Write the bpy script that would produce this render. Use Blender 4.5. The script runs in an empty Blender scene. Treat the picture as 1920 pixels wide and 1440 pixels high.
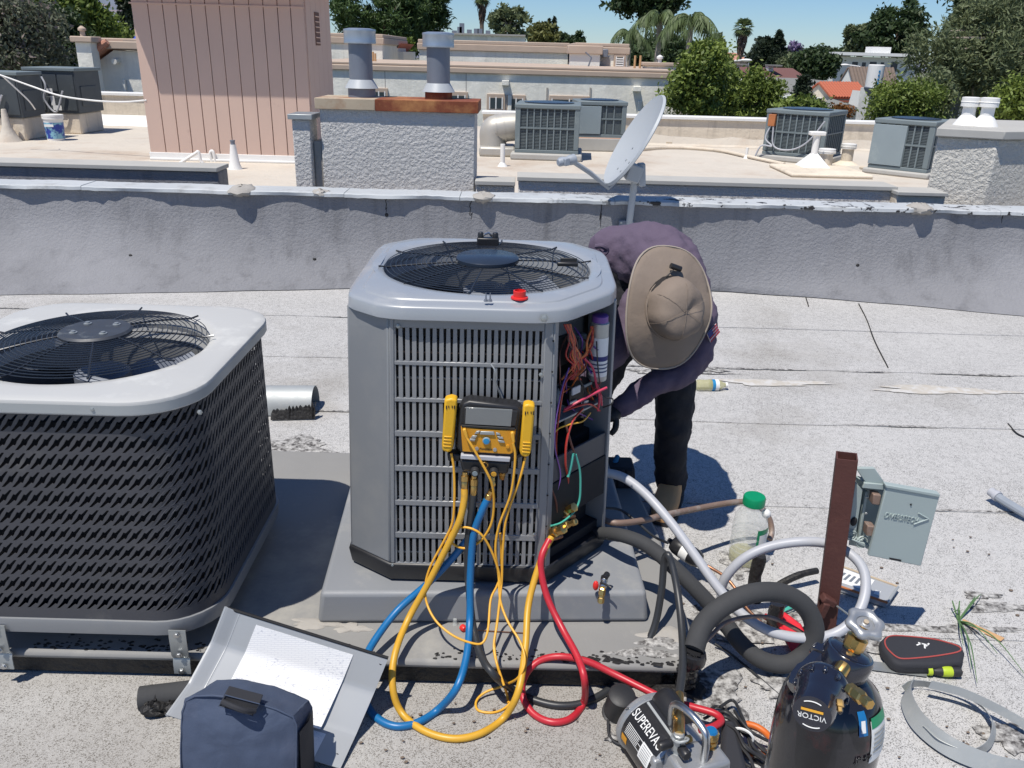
import bpy, bmesh, math, random
import numpy as np
from mathutils import Vector, Matrix, Quaternion

random.seed(7)
RNG = np.random.default_rng(11)
SC = bpy.context.scene
COL = SC.collection
PI = math.pi

# ------------------------------------------------------------------ camera
FPX = 1550.0                       # focal length in pixels of a 1920 px wide picture
PITCH, ROLL, EYE = math.radians(21.8), 0.027, 1.65
_fw = Vector((0, math.cos(PITCH), -math.sin(PITCH)))
_r0 = Vector((1, 0, 0)); _u0 = _r0.cross(_fw)
_rt = math.cos(ROLL) * _r0 + math.sin(ROLL) * _u0
_up = math.cos(ROLL) * _u0 - math.sin(ROLL) * _r0
EYEP = Vector((0, 0, EYE))
cam = bpy.data.cameras.new("camera")
cam.sensor_width = 36.0
cam.lens = FPX / 1920 * 36
cam.clip_start, cam.clip_end = 0.05, 9000
camo = bpy.data.objects.new("camera", cam); COL.objects.link(camo)
camo.matrix_world = Matrix(((_rt.x, _up.x, -_fw.x, 0), (_rt.y, _up.y, -_fw.y, 0), (_rt.z, _up.z, -_fw.z, EYE), (0, 0, 0, 1)))
SC.camera = camo

# ------------------------------------------------------------------ light
SUN = Vector((-0.28, -0.32, 1.0)).normalized()
world = bpy.data.worlds.new("World"); SC.world = world
world.use_nodes = True
nt = world.node_tree
bg = nt.nodes["Background"]
sky = nt.nodes.new("ShaderNodeTexSky"); sky.sky_type = 'NISHITA'; sky.sun_disc = False
sky.sun_elevation = math.asin(SUN.z)
sky.sun_rotation = math.atan2(SUN.x, SUN.y)
sky.altitude = 300; sky.air_density = 1.0; sky.dust_density = 0.0; sky.ozone_density = 6.0
tint = nt.nodes.new("ShaderNodeMix"); tint.data_type = 'RGBA'; tint.blend_type = 'MULTIPLY'; tint.inputs[0].default_value = 1
tint.inputs[7].default_value = (.76, .91, 1.10, 1)
nt.links.new(sky.outputs[0], tint.inputs[6]); nt.links.new(tint.outputs[2], bg.inputs[0]); bg.inputs[1].default_value = 0.092
sl = bpy.data.lights.new("sun", 'SUN'); sl.energy = 4.8; sl.angle = math.radians(0.5); sl.color = (1, .95, .87)
so = bpy.data.objects.new("sun", sl); COL.objects.link(so)
so.rotation_euler = SUN.to_track_quat('Z', 'Y').to_euler(); so.location = (0, 0, 30)
SC.view_settings.view_transform = 'Standard'; SC.view_settings.look = 'None'
SC.view_settings.gamma = 1; SC.view_settings.exposure = 0.05
SC.cycles.max_bounces = 6; SC.cycles.transparent_max_bounces = 8

# ------------------------------------------------------------------ where a sight line meets a plane of the place
def _ray(px, py): return _fw + _rt * ((px - 960) / FPX) - _up * ((py - 720) / FPX)
def G(px, py, z=0.0):
    d = _ray(px, py); return EYEP + d * ((z - EYE) / d.z)
def P(px, py, y):
    d = _ray(px, py); return EYEP + d * (y / d.y)
def PX(px, py, x):
    d = _ray(px, py); return EYEP + d * (x / d.x)

# ------------------------------------------------------------------ materials
MATS = {}
def new_mat(name):
    m = bpy.data.materials.new(name); m.use_nodes = True
    MATS[name] = m
    return m, m.node_tree, m.node_tree.nodes["Principled BSDF"]
def nd(t, typ, **kw):
    n = t.nodes.new(typ)
    for k, v in kw.items():
        if k in n.inputs.keys(): n.inputs[k].default_value = v
        else: setattr(n, k, v)
    return n
def coords(t, scale=1.0, kind="Object"):
    c = nd(t, "ShaderNodeTexCoord"); return c.outputs[kind]
def noise(t, co, scale, detail=4.0, rough=.55, dim=None):
    n = nd(t, "ShaderNodeTexNoise"); n.inputs["Scale"].default_value = scale
    n.inputs["Detail"].default_value = detail; n.inputs["Roughness"].default_value = rough
    t.links.new(co, n.inputs["Vector"]); return n.outputs["Fac"]
def ramp(t, fac, a, b, ca=(0, 0, 0, 1), cb=(1, 1, 1, 1)):
    r = nd(t, "ShaderNodeValToRGB"); e = r.color_ramp.elements
    e[0].position, e[0].color = a, ca; e[1].position, e[1].color = b, cb
    t.links.new(fac, r.inputs[0]); return r.outputs[0]
def mix(t, fac, a, b, mode='MIX'):
    m = nd(t, "ShaderNodeMix"); m.data_type = 'RGBA'; m.blend_type = mode
    def put(sock, v):
        if isinstance(v, (tuple, list)): sock.default_value = (*v[:3], 1)
        elif isinstance(v, (int, float)): sock.default_value = v
        else: t.links.new(v, sock)
    put(m.inputs[0], fac); put(m.inputs[6], a); put(m.inputs[7], b)
    return m.outputs[2]
def bump(t, bs, h, strength, dist=0.01):
    b = nd(t, "ShaderNodeBump"); b.inputs["Strength"].default_value = strength; b.inputs["Distance"].default_value = dist
    t.links.new(h, b.inputs["Height"])
    prev = bs.inputs["Normal"].links[0].from_socket if bs.inputs["Normal"].is_linked else None
    if prev: t.links.new(prev, b.inputs["Normal"])
    t.links.new(b.outputs[0], bs.inputs["Normal"])
def g3(v): return (v, v, v)
def pbr(name, col, rough=.6, metal=0.0, var=.15, vs=5.0, bmp=0.0, bs=60.0, dirt=None, spec=.5, rvar=.12, coat=0.0, bdist=.004):
    """paint / metal / plastic with uneven tone, optional dirt = (colour, from, to, scale) and fine relief"""
    m, t, b = new_mat(name)
    co = coords(t)
    f = noise(t, co, vs, 6)
    c = mix(t, f, tuple(x * (1 - var) for x in col), tuple(min(1, x * (1 + var)) for x in col))
    if dirt:
        dc, lo, hi, ds = dirt
        c = mix(t, ramp(t, noise(t, co, ds, 8, .65), lo, hi), c, dc)
    t.links.new(c, b.inputs["Base Color"])
    mr = nd(t, "ShaderNodeMapRange"); mr.inputs[3].default_value = max(.03, rough - rvar); mr.inputs[4].default_value = min(1, rough + rvar)
    t.links.new(noise(t, co, vs * 2.3, 5), mr.inputs[0]); t.links.new(mr.outputs[0], b.inputs["Roughness"])
    b.inputs["Metallic"].default_value = metal
    b.inputs["Specular IOR Level"].default_value = spec
    b.inputs["Coat Weight"].default_value = coat
    if bmp: bump(t, b, noise(t, co, bs, 5), bmp, bdist)
    return m

def granule_mat(name, light, dark, lo=.36, hi=.46, gs=230, stain=(.22, .2, .17), sfrom=.55, sto=.8):
    """mineral cap sheet: pale granules with dark ones between, worn bare in places"""
    m, t, b = new_mat(name)
    co = coords(t)
    v = nd(t, "ShaderNodeTexVoronoi"); v.inputs["Scale"].default_value = gs; t.links.new(co, v.inputs["Vector"])
    cr = nd(t, "ShaderNodeSeparateColor"); t.links.new(v.outputs["Color"], cr.inputs[0])
    wear = noise(t, co, 1.6, 7, .62)
    wm = nd(t, "ShaderNodeMath"); wm.operation = 'MULTIPLY_ADD'; wm.inputs[1].default_value = .55; wm.inputs[2].default_value = -.27
    t.links.new(wear, wm.inputs[0])
    mid = noise(t, co, 34, 4, .6)
    wm2 = nd(t, "ShaderNodeMath"); wm2.operation = 'MULTIPLY_ADD'; wm2.inputs[1].default_value = .8; t.links.new(mid, wm2.inputs[0])
    t.links.new(wm.outputs[0], wm2.inputs[2])
    ad = nd(t, "ShaderNodeMath"); ad.operation = 'SUBTRACT'; t.links.new(cr.outputs[0], ad.inputs[0]); t.links.new(wm2.outputs[0], ad.inputs[1])
    ad2 = nd(t, "ShaderNodeMath"); ad2.operation = 'ADD'; ad2.inputs[1].default_value = .3; t.links.new(ad.outputs[0], ad2.inputs[0])
    base = mix(t, cr.outputs[1], tuple(x * .86 for x in light), tuple(min(1, x * 1.12) for x in light))
    c = mix(t, ramp(t, ad2.outputs[0], lo - .14, hi - .14), dark, base)
    c = mix(t, ramp(t, noise(t, co, .9, 8, .6), sfrom, sto), c, mix(t, .72, c, stain))
    t.links.new(c, b.inputs["Base Color"]); b.inputs["Roughness"].default_value = .92
    b.inputs["Specular IOR Level"].default_value = .2
    bump(t, b, v.outputs["Distance"], .5, .003)
    bump(t, b, noise(t, co, 3, 4), .35, .03)
    return m

def stucco_mat(name, col, scale=22.0, strength=.9, var=.12, dirt=None, dist=.02, streak=0.0):
    m, t, b = new_mat(name)
    co = coords(t)
    c = mix(t, noise(t, co, 2.2, 7, .6), tuple(x * (1 - var) for x in col), tuple(x * (1 + var) for x in col))
    n = noise(t, co, scale, 5, .6)
    if dirt:
        dc, lo, hi, ds = dirt
        c = mix(t, ramp(t, noise(t, co, ds, 8, .65), lo, hi), c, dc)
    if streak:
        mp = nd(t, "ShaderNodeMapping"); mp.inputs["Scale"].default_value = (7, 7, .55); t.links.new(co, mp.inputs["Vector"])
        c = mix(t, ramp(t, noise(t, mp.outputs[0], 1.0, 6, .7), .5, .72), c, tuple(x * (1 - streak) for x in col))
        c = mix(t, ramp(t, noise(t, co, .8, 4), .52, .58), c, mix(t, .5, c, tuple(min(1, x * 1.22) for x in col)))
    t.links.new(c, b.inputs["Base Color"]); b.inputs["Roughness"].default_value = .9
    b.inputs["Specular IOR Level"].default_value = .2
    bump(t, b, ramp(t, n, .38, .62), strength, dist)
    bump(t, b, noise(t, co, scale * 4, 3), .3, .004)
    return m

granule_mat("cap_sheet", (.505, .497, .485), (.20, .196, .19), .11, .30, gs=420)
granule_mat("old_cap_sheet", (.44, .43, .41), (.17, .16, .145), .12, .32, gs=420, stain=(.22, .195, .17), sfrom=.4, sto=.8)
stucco_mat("parapet_render", (.228, .229, .242), 46, .38, .1, ((.14, .145, .17), .62, .8, 1.4), .008, .3)
stucco_mat("box_stucco", (.58, .57, .555), 34, .5, .08, ((.3, .29, .27), .62, .85, 2.2), .02)
stucco_mat("cream_stucco", (.62, .60, .55), 30, .6, .08, ((.36, .34, .3), .66, .85, 2.0), .02)
stucco_mat("smooth_stucco", (.77, .75, .67), 9, .18, .07, ((.52, .51, .46), .55, .8, .5), .02, .14)
stucco_mat("white_stucco", (.70, .70, .66), 8, .15, .06, None, .02)
stucco_mat("cream_roof", (.56, .51, .44), 4, .25, .14, ((.42, .34, .27), .5, .72, 1.1), .02)
stucco_mat("cream_wall", (.66, .58, .47), 5, .25, .1, ((.45, .38, .3), .58, .8, 1.6), .02, .25)
pbr("tan_trim", (.47, .37, .29), .8, var=.14, vs=2)
pbr("pink_paint", (.58, .42, .345), .75, var=.06, vs=2, bmp=.25, bs=140, dirt=((.36, .25, .2), .66, .85, 3), bdist=.003)
pbr("groove_dark", (.16, .09, .07), .9)
pbr("white_paint", (.78, .77, .74), .55, var=.06, vs=4, dirt=((.5, .46, .4), .62, .8, 5), bmp=.1, bs=30)
pbr("cement_grey", (.36, .34, .31), .85, var=.2, vs=9, bmp=.5, bs=30, bdist=.01)
pbr("cement_cap", (.42, .41, .38), .8, 0, .12, 5, .2, 30)
pbr("strap_zinc", (.40, .42, .42), .55, .35, .1, 9, dirt=((.5, .5, .48), .55, .75, 14))
pbr("galvanised", (.50, .54, .56), .38, 1.0, .14, 12, dirt=((.4, .4, .38), .58, .75, 14))
pbr("flue_metal", (.20, .22, .26), .55, .35, .12, 6)
pbr("flue_cap_metal", (.46, .5, .55), .42, .8, .1, 9)
pbr("rust", (.20, .052, .022), .85, 0, .35, 5, .4, 60, ((.42, .19, .07), .48, .66, 3.5))
pbr("rust_pale", (.44, .36, .26), .8, 0, .2, 4, .2, 50, ((.30, .13, .06), .5, .72, 3.2))
pbr("rust_post", (.085, .030, .024), .72, .1, .3, 9, .3, 90, ((.17, .075, .05), .58, .8, 11))
pbr("orange_wood", (.42, .15, .055), .8, 0, .3, 6)
pbr("condenser_grey", (.215, .223, .232), .38, .0, .05, 3, spec=.55, dirt=((.27, .268, .26), .54, .85, 5), coat=.2)
pbr("lid_grey", (.30, .32, .345), .34, .0, .04, 3, spec=.55, dirt=((.42, .425, .42), .54, .8, 6), coat=.25)
pbr("old_lid", (.47, .47, .455), .5, .0, .06, 4, dirt=((.60, .60, .57), .52, .72, 7), bmp=.12, bs=9)
pbr("casing_dark", (.060, .061, .070), .52, .0, .1, 5, dirt=((.14, .135, .13), .6, .85, 7))
pbr("edge_metal", (.42, .44, .44), .5, .35, .08, 6)
pbr("guard_wire", (.028, .032, .04), .28, .2, .15, 9)
pbr("hub_old", (.05, .055, .065), .5, .1, .2, 20, dirt=((.17, .18, .18), .58, .8, 24))
pbr("hub_new", (.026, .037, .058), .3, .1, .1, 9)
pbr("black_plastic", (.018, .018, .02), .42, 0, .2, 12)
pbr("black_rubber", (.022, .022, .024), .55, 0, .2, 14, bmp=.05, bs=120)
pbr("insulation_foam", (.043, .044, .046), .85, 0, .15, 14, bmp=.25, bs=200, bdist=.002)
pbr("inner_dark", (.012, .012, .014), .8)
pbr("coil_fin", (.03, .03, .032), .5, .5, .3, 40)
pbr("pad_grey", (.225, .235, .25), .55, 0, .06, 3, dirt=((.33, .325, .31), .52, .75, 5), bmp=.08, bs=50)
pbr("platform_coat", (.235, .232, .225), .8, 0, .16, 2.2, .25, 24, ((.36, .345, .31), .56, .72, 2.6), bdist=.006)
pbr("tar", (.014, .013, .013), .6, 0, .3, 12, .9, 40, bdist=.012)
pbr("brass", (.62, .40, .14), .32, 1.0, .15, 20, dirt=((.2, .12, .06), .6, .8, 30))
pbr("copper", (.42, .2, .11), .42, .8, .25, 12, dirt=((.16, .1, .075), .5, .68, 14))
pbr("copper_old", (.27, .185, .145), .6, .35, .25, 9, dirt=((.36, .32, .29), .5, .7, 18))
pbr("hose_yellow", (.62, .34, .03), .42, 0, .1, 9, dirt=((.3, .19, .05), .62, .85, 20))
pbr("wire_yellow", (.74, .38, .035), .4, 0, .08, 9)
pbr("clamp_yellow", (.72, .40, .015), .45, 0, .08, 12, dirt=((.4, .24, .03), .62, .85, 22))
pbr("face_orange", (.60, .27, .012), .5, 0, .06, 10)
pbr("hose_blue", (.008, .135, .34), .4, 0, .12, 9)
pbr("hose_red", (.47, .022, .035), .4, 0, .12, 9)
pbr("hose_black", (.03, .032, .035), .42, 0, .2, 9)
pbr("conduit_grey", (.42, .43, .46), .45, 0, .07, 6)
pbr("wire_red", (.42, .03, .02), .4); pbr("wire_orange", (.55, .15, .03), .4)
pbr("wire_pink", (.55, .05, .1), .4); pbr("wire_purple", (.16, .06, .3), .4)
pbr("wire_green", (.07, .42, .33), .4); pbr("wire_brown", (.12, .04, .03), .5); pbr("wire_blue", (.03, .05, .14), .5)
pbr("steel", (.52, .53, .54), .33, 1.0, .1, 12)
pbr("steel_dull", (.40, .42, .42), .5, .7, .12, 9, dirt=((.5, .5, .47), .55, .75, 10))
pbr("box_green_grey", (.34, .40, .39), .5, 0, .05, 4, dirt=((.4, .43, .42), .66, .9, 6))
pbr("cylinder_black", (.012, .012, .016), .16, 0, .2, 6, dirt=((.12, .02, .02), .56, .68, 6), rvar=.1, coat=.4)
pbr("regulator_black", (.013, .015, .026), .2, 0, .15, 9, coat=.6)
pbr("pump_alloy", (.38, .39, .40), .42, .55, .08, 16, bmp=.2, bs=160, bdist=.002)
pbr("pump_black", (.02, .02, .022), .35, 0, .1, 8, coat=.2)
pbr("label_white", (.74, .74, .72), .5, 0, .05, 12)
pbr("print_black", (.02, .02, .02), .6)
pbr("nylon_navy", (.055, .075, .125), .8, 0, .12, 4, .35, 260, ((.085, .10, .15), .52, .8, 6), bdist=.002)
pbr("nylon_black", (.025, .026, .032), .8, 0, .15, 5, .3, 240, bdist=.002)
pbr("panel_grey", (.35, .365, .38), .36, .0, .05, 5, coat=.4)
pbr("red_cloth", (.62, .02, .035), .6, 0, .1, 6)
pbr("red_plastic", (.68, .025, .02), .4, 0, .05, 9)
pbr("pipe_red", (.40, .07, .06), .6)
pbr("orange_hose", (.62, .14, .02), .45, 0, .1, 9)
pbr("wood_pale", (.52, .31, .15), .75, 0, .15, 12)
pbr("weed_green", (.10, .19, .075), .6, 0, .2, 9)
pbr("cap_green", (.0, .24, .10), .4, 0, .05, 8)
pbr("blue_plastic", (.02, .22, .45), .4)
pbr("dish_grey", (.40, .425, .445), .5, 0, .05, 4, dirt=((.42, .44, .46), .6, .85, 5))
pbr("arm_grey", (.30, .33, .37), .5, 0, .1, 7)
pbr("unit_green_grey", (.16, .195, .205), .6, 0, .1, 3, dirt=((.24, .28, .28), .58, .8, 4))
pbr("unit_panel", (.24, .29, .31), .6, 0, .1, 3, dirt=((.32, .37, .37), .58, .8, 4))
pbr("unit_coil", (.045, .055, .062), .6, .2, .3, 30)
pbr("packaged_unit", (.055, .065, .072), .55, 0, .18, 2.5, dirt=((.10, .11, .115), .56, .78, 3))
pbr("duct_metal", (.46, .44, .40), .5, .3, .12, 5)
pbr("shirt", (.105, .078, .118), .88, 0, .10, 4, .4, 60, bdist=.008)
pbr("trousers", (.017, .017, .021), .92, 0, .2, 7, .4, 40, bdist=.01)
pbr("hat_tan", (.215, .17, .135), .85, 0, .1, 9, .5, 22, ((.17, .135, .105), .58, .8, 6), bdist=.006)
pbr("hat_edge", (.34, .29, .24), .85)
pbr("skin", (.36, .19, .12), .55, 0, .08, 20)
pbr("boot_leather", (.60, .34, .15), .75, 0, .2, 12, .3, 60)
pbr("glove_black", (.015, .015, .017), .7)
pbr("hair_dark", (.012, .01, .009), .7)
pbr("flag_blue", (.03, .035, .16), .7); pbr("flag_red", (.36, .03, .04), .7); pbr("flag_white", (.6, .58, .58), .7)
pbr("bark", (.17, .13, .10), .9, 0, .3, 4, .7, 14, bdist=.03)
pbr("bark_pale", (.36, .30, .25), .9, 0, .3, 3, .5, 9, bdist=.03)
pbr("tile_red", (.42, .115, .06), .8, 0, .25, 2.5); pbr("tile_brown", (.20, .15, .12), .85, 0, .25, 3)
pbr("tile_pink", (.46, .22, .15), .8, 0, .2, 3)
pbr("shingle_red", (.155, .07, .06), .9, 0, .15, 3, .3, 18); pbr("shingle_grey", (.20, .20, .185), .9, 0, .12, 2)
pbr("roof_pale", (.48, .50, .48), .85, 0, .1, 1)
pbr("asphalt", (.06, .06, .06), .9, 0, .2, .5)
pbr("window_glass", (.035, .05, .06), .08, 0, .2, 3)
pbr("window_dark", (.05, .055, .065), .3)
pbr("blue_tarp", (.03, .08, .42), .6)

def glass_mat(name, col=(1, 1, 1), rough=.05, alpha=.3):
    m, t, b = new_mat(name)
    b.inputs["Base Color"].default_value = (*col, 1); b.inputs["Roughness"].default_value = rough
    b.inputs["Transmission Weight"].default_value = .0; b.inputs["Alpha"].default_value = alpha
    b.inputs["Specular IOR Level"].default_value = .8
    return m
glass_mat("clear_plastic", (.8, .83, .8), .12, .26)
glass_mat("yellow_liquid", (.55, .52, .26), .15, .55)

def leaf_mat(name, dark, light, scale=.8, fleck=None):
    m, t, b = new_mat(name)
    co = coords(t)
    gm = nd(t, "ShaderNodeNewGeometry")
    isl = gm.outputs["Random Per Island"]
    c = mix(t, ramp(t, noise(t, co, scale, 3), .3, .7), dark, light)
    c = mix(t, isl, mix(t, .35, c, dark), mix(t, .3, c, tuple(min(1, x * 1.5) for x in light)))
    if fleck:
        c = mix(t, ramp(t, isl, .86, .88), c, fleck)
    t.links.new(c, b.inputs["Base Color"]); b.inputs["Roughness"].default_value = .55
    b.inputs["Specular IOR Level"].default_value = .35
    tr = nd(t, "ShaderNodeBsdfTranslucent"); t.links.new(c, tr.inputs["Color"])
    ms = nd(t, "ShaderNodeMixShader"); ms.inputs[0].default_value = .25
    t.links.new(b.outputs[0], ms.inputs[1]); t.links.new(tr.outputs[0], ms.inputs[2])
    t.links.new(ms.outputs[0], t.nodes["Material Output"].inputs[0])
    return m
leaf_mat("leaf_olive", (.075, .085, .055), (.16, .18, .12), .8, (.22, .18, .16))
leaf_mat("leaf_bright", (.06, .095, .018), (.21, .27, .055), .9)
leaf_mat("leaf_dark", (.022, .04, .016), (.06, .095, .032), 1.0)
leaf_mat("leaf_pine", (.03, .06, .02), (.085, .135, .038), 1.6)
leaf_mat("leaf_cypress", (.014, .024, .014), (.035, .052, .026), 1.5)
leaf_mat("leaf_grey", (.075, .095, .045), (.20, .235, .115), .7)
leaf_mat("leaf_yellow", (.07, .08, .025), (.20, .20, .06), .5)
leaf_mat("leaf_palm", (.06, .09, .035), (.16, .21, .085), 1.0)
leaf_mat("leaf_jacaranda", (.14, .11, .19), (.26, .2, .34), .8)
leaf_mat("leaf_rust", (.16, .06, .02), (.26, .12, .03), 1.0)
pbr("palm_dead", (.13, .085, .06), .9, 0, .3, 2)

# ------------------------------------------------------------------ mesh building
class MB:
    """collects vertices and faces in place coordinates; M is applied to what is added"""
    def __init__(s, M=None): s.v, s.f, s.M = [], [], M
    def add(s, vs, fs):
        o = len(s.v)
        if s.M is not None: vs = [s.M @ Vector(v) for v in vs]
        s.v += [tuple(v) for v in vs]; s.f += [tuple(i + o for i in f) for f in fs]
        return s
    def box(s, c, d, R=None):
        x, y, z = d[0] / 2, d[1] / 2, d[2] / 2
        vs = [Vector(p) for p in ((-x, -y, -z), (x, -y, -z), (x, y, -z), (-x, y, -z), (-x, -y, z), (x, -y, z), (x, y, z), (-x, y, z))]
        if R is not None: vs = [R @ v for v in vs]
        c = Vector(c)
        return s.add([v + c for v in vs], [(0, 3, 2, 1), (4, 5, 6, 7), (0, 1, 5, 4), (1, 2, 6, 5), (2, 3, 7, 6), (3, 0, 4, 7)])
    def span(s, a, b):
        a, b = Vector(a), Vector(b)
        lo = Vector(map(min, a, b)); hi = Vector(map(max, a, b))
        return s.box((lo + hi) / 2, hi - lo)
    def loft(s, rings, closed=True, cap0=False, cap1=False):
        n = len(rings[0]); vs = [p for r in rings for p in r]; fs = []
        for i in range(len(rings) - 1):
            for j in range(n if closed else n - 1):
                k = (j + 1) % n
                fs.append((i * n + j, i * n + k, (i + 1) * n + k, (i + 1) * n + j))
        if cap0: fs.append(tuple(range(n - 1, -1, -1)))
        if cap1: fs.append(tuple((len(rings) - 1) * n + j for j in range(n)))
        return s.add(vs, fs)
    def prism(s, poly, z0, z1, cap0=True, cap1=True):
        return s.loft([[(x, y, z0) for x, y in poly], [(x, y, z1) for x, y in poly]], True, cap0, cap1)
    def lathe(s, prof, n=20, A=None, cap0=True, cap1=True):
        rings = []
        for r, z in prof:
            ring = [Vector((r * math.cos(2 * PI * k / n), r * math.sin(2 * PI * k / n), z)) for k in range(n)]
            rings.append([A @ p for p in ring] if A is not None else ring)
        return s.loft(rings, True, cap0, cap1)
    def tube(s, pts, r, n=8, closed=False, cap=True):
        pts = [Vector(p) for p in pts]; m = len(pts)
        rr = r if isinstance(r, (list, tuple)) else [r] * m
        rings, N = [], None
        for i in range(m):
            a = pts[i - 1] if (i > 0 or closed) else pts[i]; b = pts[(i + 1) % m] if (i < m - 1 or closed) else pts[i]
            T = (b - a); T = T.normalized() if T.length > 1e-9 else Vector((0, 0, 1))
            if N is None:
                N = T.orthogonal().normalized()
            else:
                N = N - T * N.dot(T); N = N.normalized() if N.length > 1e-9 else T.orthogonal().normalized()
            B = T.cross(N)
            rings.append([pts[i] + (N * math.cos(2 * PI * k / n) + B * math.sin(2 * PI * k / n)) * rr[i] for k in range(n)])
        if closed: rings.append(rings[0])
        return s.loft(rings, True, cap and not closed, cap and not closed)
    def disc(s, c, r, n, A=None):
        ring = [Vector((r * math.cos(2 * PI * k / n), r * math.sin(2 * PI * k / n), 0)) for k in range(n)]
        ring = [(A @ p if A is not None else p) + Vector(c) for p in ring]
        return s.add(ring, [tuple(range(n))])
    def ball(s, c, r, n=12, m=8, S=(1, 1, 1), R=None):
        c = Vector(c); rings = []
        for i in range(m + 1):
            th = PI * i / m
            ring = []
            for k in range(n):
                p = Vector((r * max(math.sin(th), 1e-3) * math.cos(2 * PI * k / n) * S[0], r * max(math.sin(th), 1e-3) * math.sin(2 * PI * k / n) * S[1], -r * math.cos(th) * S[2]))
                ring.append((R @ p if R is not None else p) + c)
            rings.append(ring)
        return s.loft(rings, True, True, True)

def spline(ctrl, k=8):
    c = [Vector(p) for p in ctrl]
    c = [c[0] * 2 - c[1]] + c + [c[-1] * 2 - c[-2]]
    out = []
    for i in range(1, len(c) - 2):
        p0, p1, p2, p3 = c[i - 1], c[i], c[i + 1], c[i + 2]
        for j in range(k):
            t = j / k
            out.append(.5 * ((2 * p1) + (p2 - p0) * t + (2 * p0 - 5 * p1 + 4 * p2 - p3) * t * t + (3 * p1 - p0 - 3 * p2 + p3) * t ** 3))
    out.append(c[-2]); return out

def axes(o, x, y):
    """frame with origin o, local x and y along the given directions"""
    x = Vector(x).normalized(); z = x.cross(Vector(y)).normalized(); y = z.cross(x)
    return Matrix(((x.x, y.x, z.x, o[0]), (x.y, y.y, z.y, o[1]), (x.z, y.z, z.z, o[2]), (0, 0, 0, 1)))
def along(o, d, hint=(0, 0, 1)):
    """frame with origin o and local z along d"""
    z = Vector(d).normalized(); h = Vector(hint)
    if abs(z.dot(h)) > .98: h = Vector((1, 0, 0))
    x = h.cross(z).normalized(); y = z.cross(x)
    return Matrix(((x.x, y.x, z.x, o[0]), (x.y, y.y, z.y, o[1]), (x.z, y.z, z.z, o[2]), (0, 0, 0, 1)))

ROOTM = {}
def _inv(o):
    while o.parent is not None: o = o.parent
    return ROOTM[o.name].inverted()
def mesh_of(mb, name, mat, smooth, inv=None):
    me = bpy.data.meshes.new(name)
    v = mb.v if inv is None else [tuple(inv @ Vector(p)) for p in mb.v]
    me.from_pydata(v, [], mb.f)
    if isinstance(mat, str): mat = MATS[mat]
    if mat is not None: me.materials.append(mat)
    if smooth:
        me.polygons.foreach_set("use_smooth", [True] * len(me.polygons))
        me.set_sharp_from_angle(angle=math.radians(smooth))
    me.update(); return me
def props(o, label=None, cat=None, group=None, kind=None):
    if label: o["label"] = label
    if cat: o["category"] = cat
    if group: o["group"] = group
    if kind: o["kind"] = kind
    return o
def thing(name, label, cat, loc=(0, 0, 0), rotz=0.0, group=None, kind=None):
    o = bpy.data.objects.new(name, None); o.empty_display_size = .05; COL.objects.link(o)
    o.location = loc; o.rotation_euler = (0, 0, rotz)
    ROOTM[o.name] = Matrix.Translation(loc) @ Matrix.Rotation(rotz, 4, 'Z')
    return props(o, label, cat, group, kind)
def fin(o, bevel, seg=2):
    if bevel:
        b = o.modifiers.new("bevel", 'BEVEL'); b.width = bevel; b.segments = seg; b.limit_method = 'ANGLE'; b.angle_limit = math.radians(35)
    return o
def part(mb, name, mat, parent, smooth=40, bevel=0, seg=2, label=None, kind=None, local=False):
    me = mesh_of(mb, name, mat, smooth, None if local else _inv(parent))
    o = bpy.data.objects.new(name, me); COL.objects.link(o); o.parent = parent
    fin(o, bevel, seg); return props(o, label, None, None, kind)
def single(mb, name, mat, label=None, cat=None, group=None, kind=None, smooth=40, bevel=0, seg=2):
    a = np.array(mb.v); lo, hi = a.min(0), a.max(0)
    loc = Vector(((lo[0] + hi[0]) / 2, (lo[1] + hi[1]) / 2, lo[2]))
    inv = Matrix.Translation(-loc)
    o = bpy.data.objects.new(name, mesh_of(mb, name, mat, smooth, inv)); COL.objects.link(o); o.location = loc
    ROOTM[o.name] = Matrix.Translation(loc)
    fin(o, bevel, seg); return props(o, label, cat, group, kind)
KIDS = {}
def children(o): return [c for c in COL.objects if c.parent is o]
def dup(root, loc, rotz=0.0, label=None, kids=None):
    """a copy of a thing with copies of its parts and sub-parts"""
    kids = kids if kids is not None else {o: children(o) for o in [root] + children(root)}
    def cp(o, par):
        c = o.copy(); COL.objects.link(c); c.parent = par
        for ch in kids.get(o, ()): cp(ch, c)
        return c
    r = cp(root, None); r.location = loc; r.rotation_euler = (0, 0, rotz)
    if label: r["label"] = label
    ROOTM[r.name] = Matrix.Translation(loc) @ Matrix.Rotation(rotz, 4, 'Z')
    return r
def text(body, name, mat, M, size, parent, extrude=.0004, align='CENTER', squash=1.0):
    cu = bpy.data.curves.new(name, 'FONT'); cu.body = body; cu.size = size; cu.extrude = extrude
    cu.align_x = align; cu.align_y = 'CENTER'
    cu.materials.append(MATS[mat])
    tmp = bpy.data.objects.new(name, cu); COL.objects.link(tmp)
    bpy.context.view_layer.update()
    me = bpy.data.meshes.new_from_object(tmp.evaluated_get(bpy.context.evaluated_depsgraph_get())); me.name = name
    bpy.data.objects.remove(tmp)
    if not me.materials: me.materials.append(MATS[mat])
    o = bpy.data.objects.new(name, me); COL.objects.link(o); o.parent = parent
    top = parent
    while top.parent is not None: top = top.parent
    o.matrix_local = ROOTM[top.name].inverted() @ M @ Matrix.Diagonal((squash, 1, 1, 1))
    return o
def lerp(a, b, t): return a + (b - a) * t
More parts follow.
